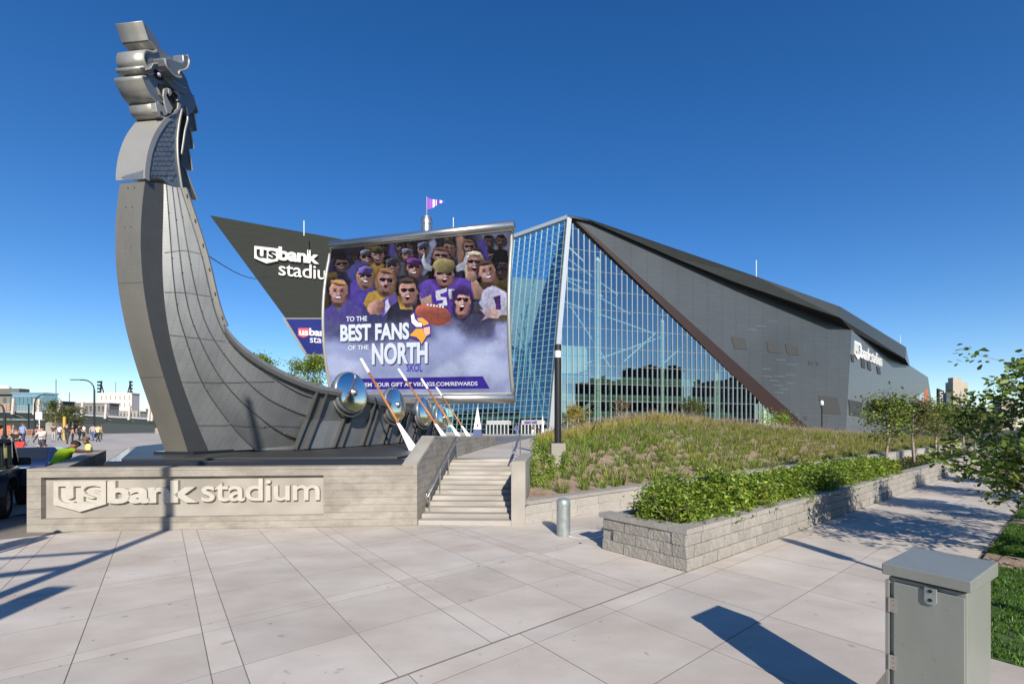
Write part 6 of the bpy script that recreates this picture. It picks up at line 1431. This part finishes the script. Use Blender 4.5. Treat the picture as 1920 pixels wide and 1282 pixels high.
# grasses on the mound
def grass(cx, cy, cz, hgt, rad, col, nb, lean=0.5, wid=0.006, tipcol=None):
    n = len(cx); N = n * nb; ci = np.repeat(np.arange(n), nb); a = rng.uniform(0, 2 * np.pi, N); r0 = rad[ci] * np.sqrt(rng.random(N)) * 0.5
    bx_ = cx[ci] + np.cos(a) * r0; by_ = cy[ci] + np.sin(a) * r0; h = hgt[ci] * rng.uniform(0.6, 1.15, N); le = h * lean * rng.uniform(0.2, 1.1, N); a2 = a + rng.normal(0, 0.5, N)
    base = np.column_stack([bx_, by_, cz[ci] - 0.02]); tip = base + np.column_stack([np.cos(a2) * le, np.sin(a2) * le, h]); mid = base * 0.45 + tip * 0.55; mid[:, 2] += h * 0.10
    pa = rng.uniform(0, np.pi, N); sd_ = np.column_stack([np.cos(pa), np.sin(pa), np.zeros(N)]) * (wid * rng.uniform(0.7, 1.4, N))[:, None]
    V = np.stack([base - sd_, base + sd_, mid + sd_ * 0.9, tip, mid - sd_ * 0.9], 1).reshape(-1, 3); i = np.arange(N) * 5; Fq = np.stack([i, i + 1, i + 2, i + 3, i + 4], 1)
    c = np.clip(col[ci] * rng.uniform(0.75, 1.25, (N, 1)), 0, 1); cc_ = np.repeat(c, 5, 0).reshape(N, 5, 3)
    if tipcol is not None: cc_[:, 3] = tipcol[ci]; cc_[:, 2] = cc_[:, 2] * 0.6 + tipcol[ci] * 0.4; cc_[:, 4] = cc_[:, 2]
    return V, Fq, cc_.reshape(-1, 3)
S_, W_ = [], []
w_ = 0.55; row = 0
while w_ < 17:
    sp = 0.50 + 0.004 * w_; n = int(84 / sp)
    for k in range(n):
        S_.append(-14 + k * sp + (sp / 2 if row % 2 else 0) + random.gauss(0, 0.06)); W_.append(w_ + random.gauss(0, 0.05))
    w_ += 0.44; row += 1
P_ = [wl_pt(s, w) for s, w in zip(S_, W_)]
keep = [(p.x, p.y, s, w) for p, s, w in zip(P_, S_, W_) if p.x > (edge_x(p.y) if p.y > 12.4 else 0.4 + (p.y - 9.6) * .1) + 0.12 and p.x / p.y < 1.1 and not (s < 2.2 and w < 1.0 and random.random() < 0.75) and not (random.random() < 0.05 + 0.15 * (math.sin(p.x * 1.9 + 3 * math.sin(p.y)) > 0.6))]
gx = np.array([k[0] for k in keep]); gy = np.array([k[1] for k in keep]); gs = np.array([k[2] for k in keep]); gw = np.array([k[3] for k in keep]); gz = np.array([zmound(x, y) for x, y in zip(gx, gy)])
nz_ = 0.5 + 0.5 * np.sin(gx * 0.55 + 1.3 * np.sin(gy * 0.4)) * np.cos(gy * 0.5 + gx * 0.12) + rng.normal(0, 0.16, len(gx))
f = np.clip((gw - 5) / 5, 0, 1); yel = np.clip(f * 0.8 + nz_ * 0.5 - 0.35, 0, 1)[:, None]
col = np.array([0.19, 0.27, 0.035]) * (1 - yel) + np.array([0.50, 0.43, 0.07]) * yel
far = np.clip((gs - 12) / 8, 0, 1)[:, None] * 0.35; col = col * (1 - far) + np.array([0.36, 0.29, 0.10]) * far
dark = (rng.random(len(gx)) < 0.25)[:, None]; col = np.where(dark, col * 0.7, col)
hgt = (0.29 + 0.12 * f) * rng.uniform(0.6, 1.3, len(gx)) * (0.85 + 0.35 * nz_)
V, Fq, cols = grass(gx, gy, gz, hgt, np.full(len(gx), 0.26) + 0.2 * f, col, 46, 0.62, 0.007); tag(fast('mound_grass', V, Fq, LEAF, None, cols=cols), 'tufts of green and yellow grass covering the mound', 'grass', kind='stuff')
# purple-brown seed heads
sel = rng.random(len(gx)) < (0.13 + 0.3 * np.clip((gw - 9) / 4, 0, 1) + 0.4 * np.clip((gs - 10) / 8, 0, 1) * np.clip((gw - 5) / 3, 0, 1)); tipc = np.tile(np.array([[0.48, 0.36, 0.29]]), (sel.sum(), 1)) * rng.uniform(0.8, 1.2, (sel.sum(), 1))
V, Fq, cols = grass(gx[sel], gy[sel], gz[sel], hgt[sel] * 1.7, np.full(sel.sum(), 0.34), np.tile(np.array([[0.36, 0.28, 0.15]]), (sel.sum(), 1)), 12, 0.55, 0.0065, tipc); tag(fast('seed_heads', V, Fq, LEAF, None, cols=cols), 'purple-brown grass seed heads along the mound crest', 'grass', kind='stuff')
# upright green plants beside the garden wall
for k, (px_, d_, hh_) in enumerate(((1000, 11.2, 0.75), (1019, 11.6, 0.8), (1036, 12.3, 0.62), (1003, 12.7, 0.95), (1060, 12.9, 0.6))):
    x = (px_ - CX) / F * d_; t = thing('tall_plant', 'upright bright green leafy plant by the garden wall, %s from the stairs' % ORD[(0, 2, 3, 1, 4)[k]], 'plant', (x, d_, zmound(x, d_)), 0, 'upright plants by the wall', local=True)
    m_ = 520; zz = rng.uniform(0, hh_, m_); cen = np.column_stack([rng.normal(0, 0.07, m_) * (1.2 - zz / hh_ * 0.6), rng.normal(0, 0.07, m_), zz]); V, Fq, cols = leaf_cloud(cen, 0.10, 0.22, pick_cols(m_, GREEN), 0.2); fast('foliage', V, Fq, LEAF, t, cols=cols)
    q = MB()
    for _ in range(4): q.tube([(0, 0, 0), (random.gauss(0, .05), random.gauss(0, .05), hh_ * 0.95)], [0.008, 0.003], 4, False)
    q.build('stems', BARK, t)
# lawn blades
n = 30000; bb_ = rng.uniform(-0.05, 22, n) ; aa_ = -2.58 - rng.random(n) ** 1.2 * 5.5; ok = ~(((bb_ > 3.93) & (bb_ < 4.72)) | ((bb_ > 8.48) & (bb_ < 9.27))); bb_ = bb_[ok]; aa_ = aa_[ok]
X = P0.x + BX.x * bb_ + AX.x * aa_; Y = P0.y + BX.y * bb_ + AX.y * aa_; vis = (X / Y < 1.25) & (Y > 2); X = X[vis]; Y = Y[vis]; n = len(X)
V, Fq, cols = grass(X, Y, np.full(n, 0.02), np.full(n, 0.055), np.full(n, 0.05), pick_cols(n, [(0.085, 0.19, 0.02), (0.11, 0.23, 0.03), (0.07, 0.15, 0.02)]), 7, 0.7, 0.004); tag(fast('lawn_grass', V, Fq, LEAF, None, cols=cols), 'short bright green lawn grass beside the walk', 'grass', kind='stuff')

# ------------------------------------------------------------------ people
def person(label, loc, rotz, hgt=1.72, shirt=(0.5, 0.5, 0.5), pants=(0.05, 0.05, 0.07), skin=SKIN, hair=(0.04, 0.025, 0.015), pose='stand', group=None, cap=None, bag=None, skirt=False):
    k = hgt; J = {'pel': (0, 0, .53), 'wai': (0, .005, .61), 'che': (0, .0, .73), 'nec': (0, .0, .825), 'chi': (0, -.012, .868), 'hed': (0, -.012, .925), 'top': (0, -.004, .965),
        'shL': (.105, 0, .795), 'elL': (.135, .015, .63), 'waL': (.14, -.03, .49), 'haL': (.138, -.045, .435), 'shR': (-.105, 0, .795), 'elR': (-.135, .015, .63), 'waR': (-.14, -.03, .49), 'haR': (-.138, -.045, .435),
        'hiL': (.052, 0, .49), 'knL': (.058, -.008, .275), 'anL': (.06, .012, .045), 'toL': (.065, -.075, .018), 'hiR': (-.052, 0, .49), 'knR': (-.058, -.008, .275), 'anR': (-.06, .012, .045), 'toR': (-.065, -.075, .018)}
    if pose == 'walk':
        J.update({'knL': (.055, -.07, .285), 'anL': (.055, -.12, .05), 'toL': (.06, -.2, .035), 'knR': (-.055, .03, .28), 'anR': (-.055, .15, .07), 'toR': (-.06, .085, .02), 'elL': (.13, .07, .64), 'waL': (.13, .06, .51), 'haL': (.13, .05, .46), 'elR': (-.13, -.04, .64), 'waR': (-.13, -.13, .55), 'haR': (-.13, -.17, .53)})
    if pose == 'bend':
        a = math.radians(36)
        for n_ in ('wai', 'che', 'nec', 'chi', 'hed', 'top', 'shL', 'shR'):
            x, y, z = J[n_]; dz = z - .53; J[n_] = (x, y - dz * math.sin(a), .53 + dz * math.cos(a))
        J.update({'shL': (.13, -.16, .76), 'shR': (-.13, -.16, .76), 'elL': (.21, -.2, .64), 'waL': (.19, -.3, .60), 'haL': (.18, -.34, .58), 'elR': (-.25, -.2, .74), 'waR': (-.34, -.26, .74), 'haR': (-.39, -.29, .745), 'hed': (0, -.26, .84), 'chi': (0, -.235, .80), 'top': (0, -.28, .875)})
    if pose == 'lookdown': J.update({'hed': (0, -.045, .915), 'top': (0, -.04, .955), 'chi': (0, -.04, .86), 'elL': (.15, -.02, .63), 'waL': (.12, -.13, .60), 'haL': (.10, -.18, .60)})
    if pose == 'push': J.update({'elL': (.14, -.08, .66), 'waL': (.12, -.2, .63), 'haL': (.12, -.25, .63), 'elR': (-.14, -.08, .66), 'waR': (-.12, -.2, .63), 'haR': (-.12, -.25, .63)})
    R = {'pel': .088, 'wai': .082, 'che': .092, 'nec': .033, 'chi': .042, 'hed': .05, 'top': .036, 'sh': .042, 'el': .029, 'wa': .02, 'ha': .022, 'hi': .058, 'kn': .037, 'an': .026, 'to': .022}
    ch = [('pel', 'wai'), ('wai', 'che'), ('che', 'nec'), ('nec', 'chi'), ('chi', 'hed'), ('hed', 'top')] + [p for s in 'LR' for p in (('che', 'sh' + s), ('sh' + s, 'el' + s), ('el' + s, 'wa' + s), ('wa' + s, 'ha' + s), ('pel', 'hi' + s), ('hi' + s, 'kn' + s), ('kn' + s, 'an' + s), ('an' + s, 'to' + s))]
    names = list(J); me = bpy.data.meshes.new('body'); me.from_pydata([tuple(c * k for c in J[n_]) for n_ in names], [(names.index(a), names.index(b)) for a, b in ch], [])
    ob = bpy.data.objects.new('tmp', me); C.objects.link(ob); md = ob.modifiers.new('s', 'SKIN'); md.use_smooth_shade = True
    for i, n_ in enumerate(names):
        r = R.get(n_, R.get(n_[:2], .03)) * k; sv_ = me.skin_vertices[0].data[i]; sv_.radius = (r * (1.18 if n_ in ('pel', 'wai', 'che') else 1), r * (0.8 if n_ in ('pel', 'wai', 'che') else 1)); sv_.use_root = n_ == 'pel'
    sb = ob.modifiers.new('d', 'SUBSURF'); sb.levels = 1; sb.render_levels = 1
    dg = bpy.context.evaluated_depsgraph_get(); dg.update(); m2 = bpy.data.meshes.new_from_object(ob.evaluated_get(dg)); bpy.data.objects.remove(ob)
    t = thing('person', label, 'person', loc, rotz, group, local=True)
    sm = M('cloth_%d_%d_%d' % tuple(int(c * 255) for c in shirt), shirt, 0.85, var=0.12, scale=8); pm_ = M('cloth_%d_%d_%d' % tuple(int(c * 255) for c in pants), pants, 0.85, var=0.12, scale=8)
    m2.materials.clear()
    for m_ in (skin, sm, pm_, M('shoe', (0.03, 0.03, 0.03), 0.6)): m2.materials.append(m_)
    segs = [(Vector(J[a]) * k, Vector(J[b]) * k, b) for a, b in ch]
    idx_ = []
    for p in m2.polygons:
        c = p.center; best = None
        for a, b, n_ in segs:
            d = b - a; u = max(0, min(1, (c - a).dot(d) / d.length_squared)); dd = (c - (a + d * u)).length
            if best is None or dd < best[0]: best = (dd, n_, u)
        n_ = best[1]; u = best[2]
        if n_[:2] == 'to': idx_.append(3)
        elif n_[:2] in ('hi', 'kn', 'an'): idx_.append(2)
        elif n_ == 'wai': idx_.append(2 if u < 0.35 else 1)
        elif n_ == 'che' or n_[:2] == 'sh' or (n_[:2] == 'el' and u < 0.6) or (n_ == 'nec' and u < 0.75): idx_.append(1)
        else: idx_.append(0)
    m2.polygons.foreach_set('material_index', idx_); m2.name = 'body'; link_mesh('body', m2, t, smooth=True)
    hd = Vector(J['hed']) * k; tp = Vector(J['top']) * k; axis = (tp - Vector(J['chi']) * k).normalized()
    q = MB(); q.lathe([(0.056 * k, -0.01 * k), (0.060 * k, 0.012 * k), (0.055 * k, 0.034 * k), (0.036 * k, 0.054 * k), (0, 0.062 * k)], hd + Vector((0, 0.010 * k, 0)), axis, 12)
    q.build('cap' if cap else 'hair', M('cloth_%d_%d_%d' % tuple(int(c * 255) for c in (cap or hair)), cap or hair, 0.9, var=0.2, scale=20), t, smooth=True)
    if cap: q = MB(); q.box(hd + Vector((0, -0.075 * k, 0.012 * k)), (0.075 * k, 0.07 * k, 0.008 * k)); q.build('cap_brim', M('cloth_%d_%d_%d' % tuple(int(c * 255) for c in cap), cap, 0.9), t)
    q = MB(); q.ball(hd + Vector((0, -0.055 * k, -0.01 * k)), 0.011 * k, 6)
    for s_ in (-1, 1): q.ball(hd + Vector((s_ * 0.053 * k, 0.0, -0.005 * k)), 0.012 * k, 6, (0.5, 1, 1.3))
    q.build('nose_and_ears', skin, t, smooth=True)
    if bag: q = MB(); q.box((0.17 * k, 0.03 * k, 0.5 * k), (0.1, 0.28, 0.3)); q.build('shoulder_bag', BLACK, t, bevel=0.05)
    return t
def at_plaza(px_, d_): x = (px_ - CX) / F * d_; return (x, d_, zplaza(x, d_))
crowd = [
    ('person in black top and dark trousers walking ahead of the others', 126, 37, 0.3, 1.74, (.02, .02, .022), (.045, .05, .055), 'walk', None),
    ('person in white tee and dark jeans beside the yellow post', 112, 46, 3.0, 1.7, (.7, .68, .68), (.03, .035, .06), 'walk', None),
    ('person in a loose black outfit just past the yellow post', 136, 44, 2.6, 1.7, (.015, .015, .018), (.015, .015, .018), 'stand', None),
    ('person in black shirt and trousers in the middle of the group', 149, 46, 3.3, 1.72, (.02, .02, .025), (.015, .015, .018), 'walk', None),
    ('person in white shirt and black shorts near the tall lamp', 157, 48, 2.9, 1.72, (.72, .70, .70), (.02, .02, .02), 'stand', None),
    ('person in grey tee and blue jeans beside the tall lamp', 174.5, 46, 3.4, 1.76, (.33, .34, .36), (.07, .12, .30), 'walk', None),
    ('person in pale yellow top and black trousers at the end of the group', 184, 42, 3.0, 1.72, (.72, .60, .30), (.03, .03, .028), 'walk', None),
    ('person in tan top behind the pale yellow top', 190, 50, 2.5, 1.66, (.35, .22, .10), (.05, .05, .06), 'stand', None),
    ('person in a dark top and grey apron under the footbridge', 101, 44, 0.2, 1.72, (.05, .05, .05), (.36, .36, .37), 'stand', None),
    ('person in navy jacket with a red bag by the pier', 70, 40, 2.4, 1.78, (.02, .03, .08), (.02, .03, .07), 'walk', 1),
    ('person in a blue-grey shirt walking with a black shoulder bag', 43, 33, 3.0, 1.78, (.22, .30, .58), (.04, .06, .12), 'walk', 1),
    ('person in faded blue top behind the black-haired one', 25, 36, 2.4, 1.72, (.12, .19, .30), (.05, .06, .10), 'stand', None),
    ('person in black tee leaning over a red pushchair', 31, 24, 0.3, 1.66, (.015, .015, .02), (.03, .03, .05), 'push', None),
    ('person in grey printed tee behind the two children in red', 79, 25, 0.1, 1.72, (.52, .50, .49), (.05, .05, .07), 'push', None)]
for lab, px_, d_, rz, hg, sh_, pa_, po, bag in crowd:
    person(lab, at_plaza(px_, d_), rz, hg, sh_, pa_, pose=po, group='people on the plaza', bag=bag, hair=random.choice([(.03, .02, .015), (.10, .06, .03), (.02, .015, .012)]))
for lab, px_, h_ in (('child in red shirt with fair hat before the grey tee', 72, 1.12), ('child in red and white shirt beside the other child', 85, 1.16)):
    person(lab, at_plaza(px_, 20), 0.1, h_, (.62, .05, .04), (.05, .05, .08), pose='stand', group='children in red', cap=(.55, .42, .28) if px_ == 72 else None)
x = (100 - CX) / F * 12.5; person('worker in neon yellow-green shirt bending over the wall', (x, 12.5, 0.0), 2.75, 1.9, (.42, .62, .01), (.03, .04, .06), skin=SKIN2, hair=(.02, .015, .012), pose='bend')
x = (166 - CX) / F * 15.3; person('worker in pale yellow tee and tan cap looking down', (x, 15.3, 0.06), -0.7, 1.76, (.74, .66, .22), (.03, .035, .05), skin=SKIN2, hair=(.03, .02, .015), pose='lookdown', cap=(.14, .10, .06))
person('person in purple top walking toward the gate', at_plaza(968.5, 62), 3.0, 1.74, (.07, .06, .30), (.12, .20, .40), pose='walk', group='people near the gate')
person('person in white trousers near the gate doors', at_plaza(999.5, 66), 0.2, 1.7, (.06, .05, .05), (.7, .7, .68), pose='stand', group='people near the gate', hair=(.02, .015, .012))
# red pushchair before the black tee
p = at_plaza(33, 23); t = thing('pushchair', 'red folding pushchair held by the person in black tee', 'pushchair', p)
q = MB(); q.prism([(p[0] - .25, p[1] - .5, p[2] + .35), (p[0] - .25, p[1], p[2] + .4), (p[0] - .25, p[1] + .2, p[2] + .95), (p[0] - .25, p[1] + .1, p[2] + 1.0), (p[0] - .25, p[1] - .1, p[2] + .52), (p[0] - .25, p[1] - .5, p[2] + .48)], (0.5, 0, 0)); q.build('seat', M('red_cloth', (0.6, 0.04, 0.03), 0.7), t, bevel=0.03)
for sx_ in (-.28, .28):
    q = MB(); q.tube([(p[0] + sx_, p[1] - .45, p[2] + .1), (p[0] + sx_, p[1] + .3, p[2] + 1.05)], 0.018, 6); q.build('frame', STEEL, t)
    for dy in (-.45, .2): q = MB(); q.lathe([(0.04, -.02), (0.1, -.02), (0.1, .02), (0.04, .02)], (p[0] + sx_, p[1] + dy, p[2] + .1), (1, 0, 0), 14); q.build('wheel', TYRE, t)

# ------------------------------------------------------------------ vehicles at the kerb
def wheel(parent, x, y, r, w, sgn):
    q = MB(); q.lathe([(r * .62, -w / 2), (r * .93, -w / 2), (r, -w * .32), (r, w * .32), (r * .93, w / 2), (r * .62, w / 2)], (x, y, r), (0, 1, 0), 28); t = q.build('wheel', TYRE, parent, smooth=False)
    q = MB(); q.lathe([(r * .62, sgn * w * .42), (r * .55, sgn * w * .25), (r * .2, sgn * w * .3), (0, sgn * w * .32)], (x, y, r), (0, 1, 0), 20)
    for k in range(5): a = k * 1.2566; q.beam((x + math.cos(a) * r * .1, y + sgn * w * .36, r + math.sin(a) * r * .1), (x + math.cos(a) * r * .58, y + sgn * w * .38, r + math.sin(a) * r * .58), 0.05, 0.03, up=(0, 1, 0))
    q.build('rim', STEEL, t)
NAVY = M('jeep_paint', (0.008, 0.012, 0.025), 0.22, var=0.03, coat=0.6); CARB = M('car_blue', (0.02, 0.035, 0.11), 0.25, metal=0.3, var=0.03, coat=0.7)
headA = math.atan2(AX.y, AX.x)
jl = (-13.05, 10.7, 0.0)
jp = thing('off_road_car', 'dark boxy off-road car parked beside the sign wall', 'car', jl, headA, local=True)
# local: x forward, y left
q = MB(); q.prism([(-1.9, -.78, .5), (1.75, -.78, .5), (1.85, -.78, .62), (1.85, -.78, .98), (.62, -.78, 1.06), (.55, -.78, 1.12), (-1.9, -.78, 1.12)], (0, 1.56, 0)); q.build('body', NAVY, jp, bevel=0.04)
q = MB(); q.prism([(-1.88, -.72, 1.66), (.18, -.72, 1.66), (.14, -.72, 1.80), (-1.85, -.72, 1.82)], (0, 1.44, 0)); q.build('roof', M('soft_top', (0.012, 0.014, 0.02), 0.7), jp, bevel=0.05)
for y in (-.74, .74):
    for x0, x1 in ((-1.9, -1.8), (-.82, -.72), (-.1, 0.0)):
        q = MB(); q.beam((x0 + .05, y, 1.1), (x0 + .07, y * .97, 1.7), 0.1, 0.07); q.build('pillar', NAVY, jp)
    q = MB(); q.beam((.55, y, 1.1), (.18, y * .97, 1.7), 0.09, 0.07); q.build('windscreen_pillar', NAVY, jp)
    for x0, x1 in ((-1.78, -.84), (-.70, .28)):
        q = MB(); q.add([(x0, y * .99, 1.14), (x1 + (.2 if x1 > 0 else 0), y * .99, 1.14), (x1 - (.12 if x1 > 0 else 0), y * .97, 1.65), (x0, y * .97, 1.65)], [(0, 1, 2, 3)]); q.build('side_window', CARGLASS, jp)
    for x in (-1.15, 1.2):
        q = MB(); q.prism([(x - .62, y * 1.04, .55), (x - .5, y * 1.04, .86), (x - .3, y * 1.04, .98), (x + .3, y * 1.04, .98), (x + .52, y * 1.04, .84), (x + .62, y * 1.04, .58), (x + .54, y * 1.04, .58), (x + .44, y * 1.04, .80), (x + .26, y * 1.04, .91), (x - .26, y * 1.04, .91), (x - .42, y * 1.04, .80), (x - .54, y * 1.04, .55)], (0, .2 if y > 0 else -.2, 0)); q.build('fender_flare', M('black_plastic', (0.02, 0.02, 0.02), 0.6), jp, bevel=0.02)
        wheel(jp, x, y * 1.05, .40, .26, 1 if y > 0 else -1)
    q = MB(); q.box((.42, y * 1.22, 1.22), (.10, .22, .2)); q.beam((.45, y, 1.15), (.43, y * 1.15, 1.2), .04); q.build('mirror', BLACK, jp, bevel=0.03)
    q = MB(); q.box((-.55, y * 1.06, .98), (.14, .03, .03)); q.build('door_handle', BLACK, jp)
q = MB(); q.add([(.53, -.68, 1.12), (.53, .68, 1.12), (.19, .66, 1.66), (.19, -.66, 1.66)], [(0, 1, 2, 3)]); q.build('windscreen', CARGLASS, jp)
q = MB(); q.bx(1.85, 2.0, -.8, .8, .5, .66); q.bx(-2.02, -1.9, -.8, .8, .5, .64); q.build('bumper', BLACK, jp, bevel=0.03)
for y in (-.5, .5): q = MB(); q.lathe([(.1, 0), (.1, .03), (0, .05)], (1.84, y, .84), (1, 0, 0), 16); q.build('headlight', CHROME, jp)
q = MB(); q.lathe([(.2, -.1), (.38, -.1), (.38, .1), (.2, .1), (0, .1)], (-2.02, .1, 1.0), (-1, 0, 0), 24); q.build('spare_wheel', TYRE, jp)
cl_ = G(0, 0) * 0 + Vector((-16.7, 15.4, zplaza(-16.7, 15.4) - 0.02)); cr = thing('sedan_car', 'dark blue car parked ahead of the off-road car', 'car', cl_, headA, local=True)
prof = [(-2.2, .35), (2.2, .35), (2.28, .55), (2.2, .78), (1.2, .93), (.55, 1.38), (-.9, 1.42), (-1.65, 1.02), (-2.2, .98), (-2.28, .6)]
q = MB(); q.prism([(x, -.86, z) for x, z in prof], (0, 1.72, 0)); q.build('body', CARB, cr, bevel=0.09)
for y in (-.872, .872):
    for ply in (((-1.4, 1.02), (-.3, .99), (-.3, 1.33), (-.85, 1.35)), ((-.22, .99), (1.0, .96), (.52, 1.3), (-.22, 1.33))):
        q = MB(); q.add([(x, y, z) for x, z in ply], [(0, 1, 2, 3)]); q.build('side_window', CARGLASS, cr)
    for x in (-1.4, 1.4): wheel(cr, x, y * .93, .33, .22, 1 if y > 0 else -1)
    q = MB(); q.box((.8, y * 1.12, 1.02), (.12, .16, .12)); q.build('mirror', CARB, cr, bevel=0.03)
q = MB(); q.add([(1.12, -.74, .98), (1.12, .74, .98), (.6, .66, 1.35), (.6, -.66, 1.35)], [(0, 1, 2, 3)]); q.build('windscreen', CARGLASS, cr)
q = MB(); q.add([(-1.6, -.72, 1.06), (-1.6, .72, 1.06), (-.98, .66, 1.39), (-.98, -.66, 1.39)], [(0, 1, 2, 3)]); q.build('rear_window', CARGLASS, cr)
for y in (-.65, .65): q = MB(); q.box((-2.25, y, .78), (.05, .3, .12)); q.build('tail_light', M('tail_red', (0.4, 0.01, 0.01), 0.3, var=0), cr)

# ------------------------------------------------------------------ street furniture behind the viewer whose shadows cross the pavement
tp = Vector((-4.95, -2.2, 0)); tr_ = thing('signal_pole', 'tall street signal pole behind the viewer casting the long shadow', 'signal pole', tp)
q = MB(); q.tube([tp, tp + UP * 12.0], [0.13, 0.08], 10); q.build('pole', BLACK, tr_)
for z, dx, dy, r in ((5.75, -4.5, -1.6, 0.05), (5.25, -3.6, -2.5, 0.085)):
    q = MB(); q.tube([tp + UP * z, tp + Vector((dx, dy, z + 0.1))], r, 8); q.build('mast_arm', BLACK, tr_)
q = MB(); q.box(tp + Vector((0.5, -0.1, 4.25)), (0.36, 0.3, 1.0)); q.beam(tp + UP * 4.4, tp + Vector((0.5, -0.1, 4.4)), 0.06); q.build('signal_head', BLACK, tr_, bevel=0.04)
x0_ = Vector((-7.45, 4.9, 0)); person('onlooker standing out of view whose shadow reaches the wall', (-8.55, 6.05, 0), 0.2, 1.75, (.1, .1, .12), (.05, .05, .06))
lp = Vector((6.58, 0.45, 0)); tl = thing('walk_lamp', 'lamp column out of view whose shadow lies across the walk', 'lamp', lp)
q = MB(); q.lathe([(0.09, 0), (0.065, 0.1), (0.05, 3.9)], (lp.x, lp.y, 0), n=12); q.build('column', BLACK, tl)
q = MB(); q.lathe([(0.06, 3.9), (0.13, 3.95), (0.13, 4.6), (0.05, 4.7), (0, 4.7)], (lp.x, lp.y, 0), n=12); q.build('lamp_head', BLACK, tl)
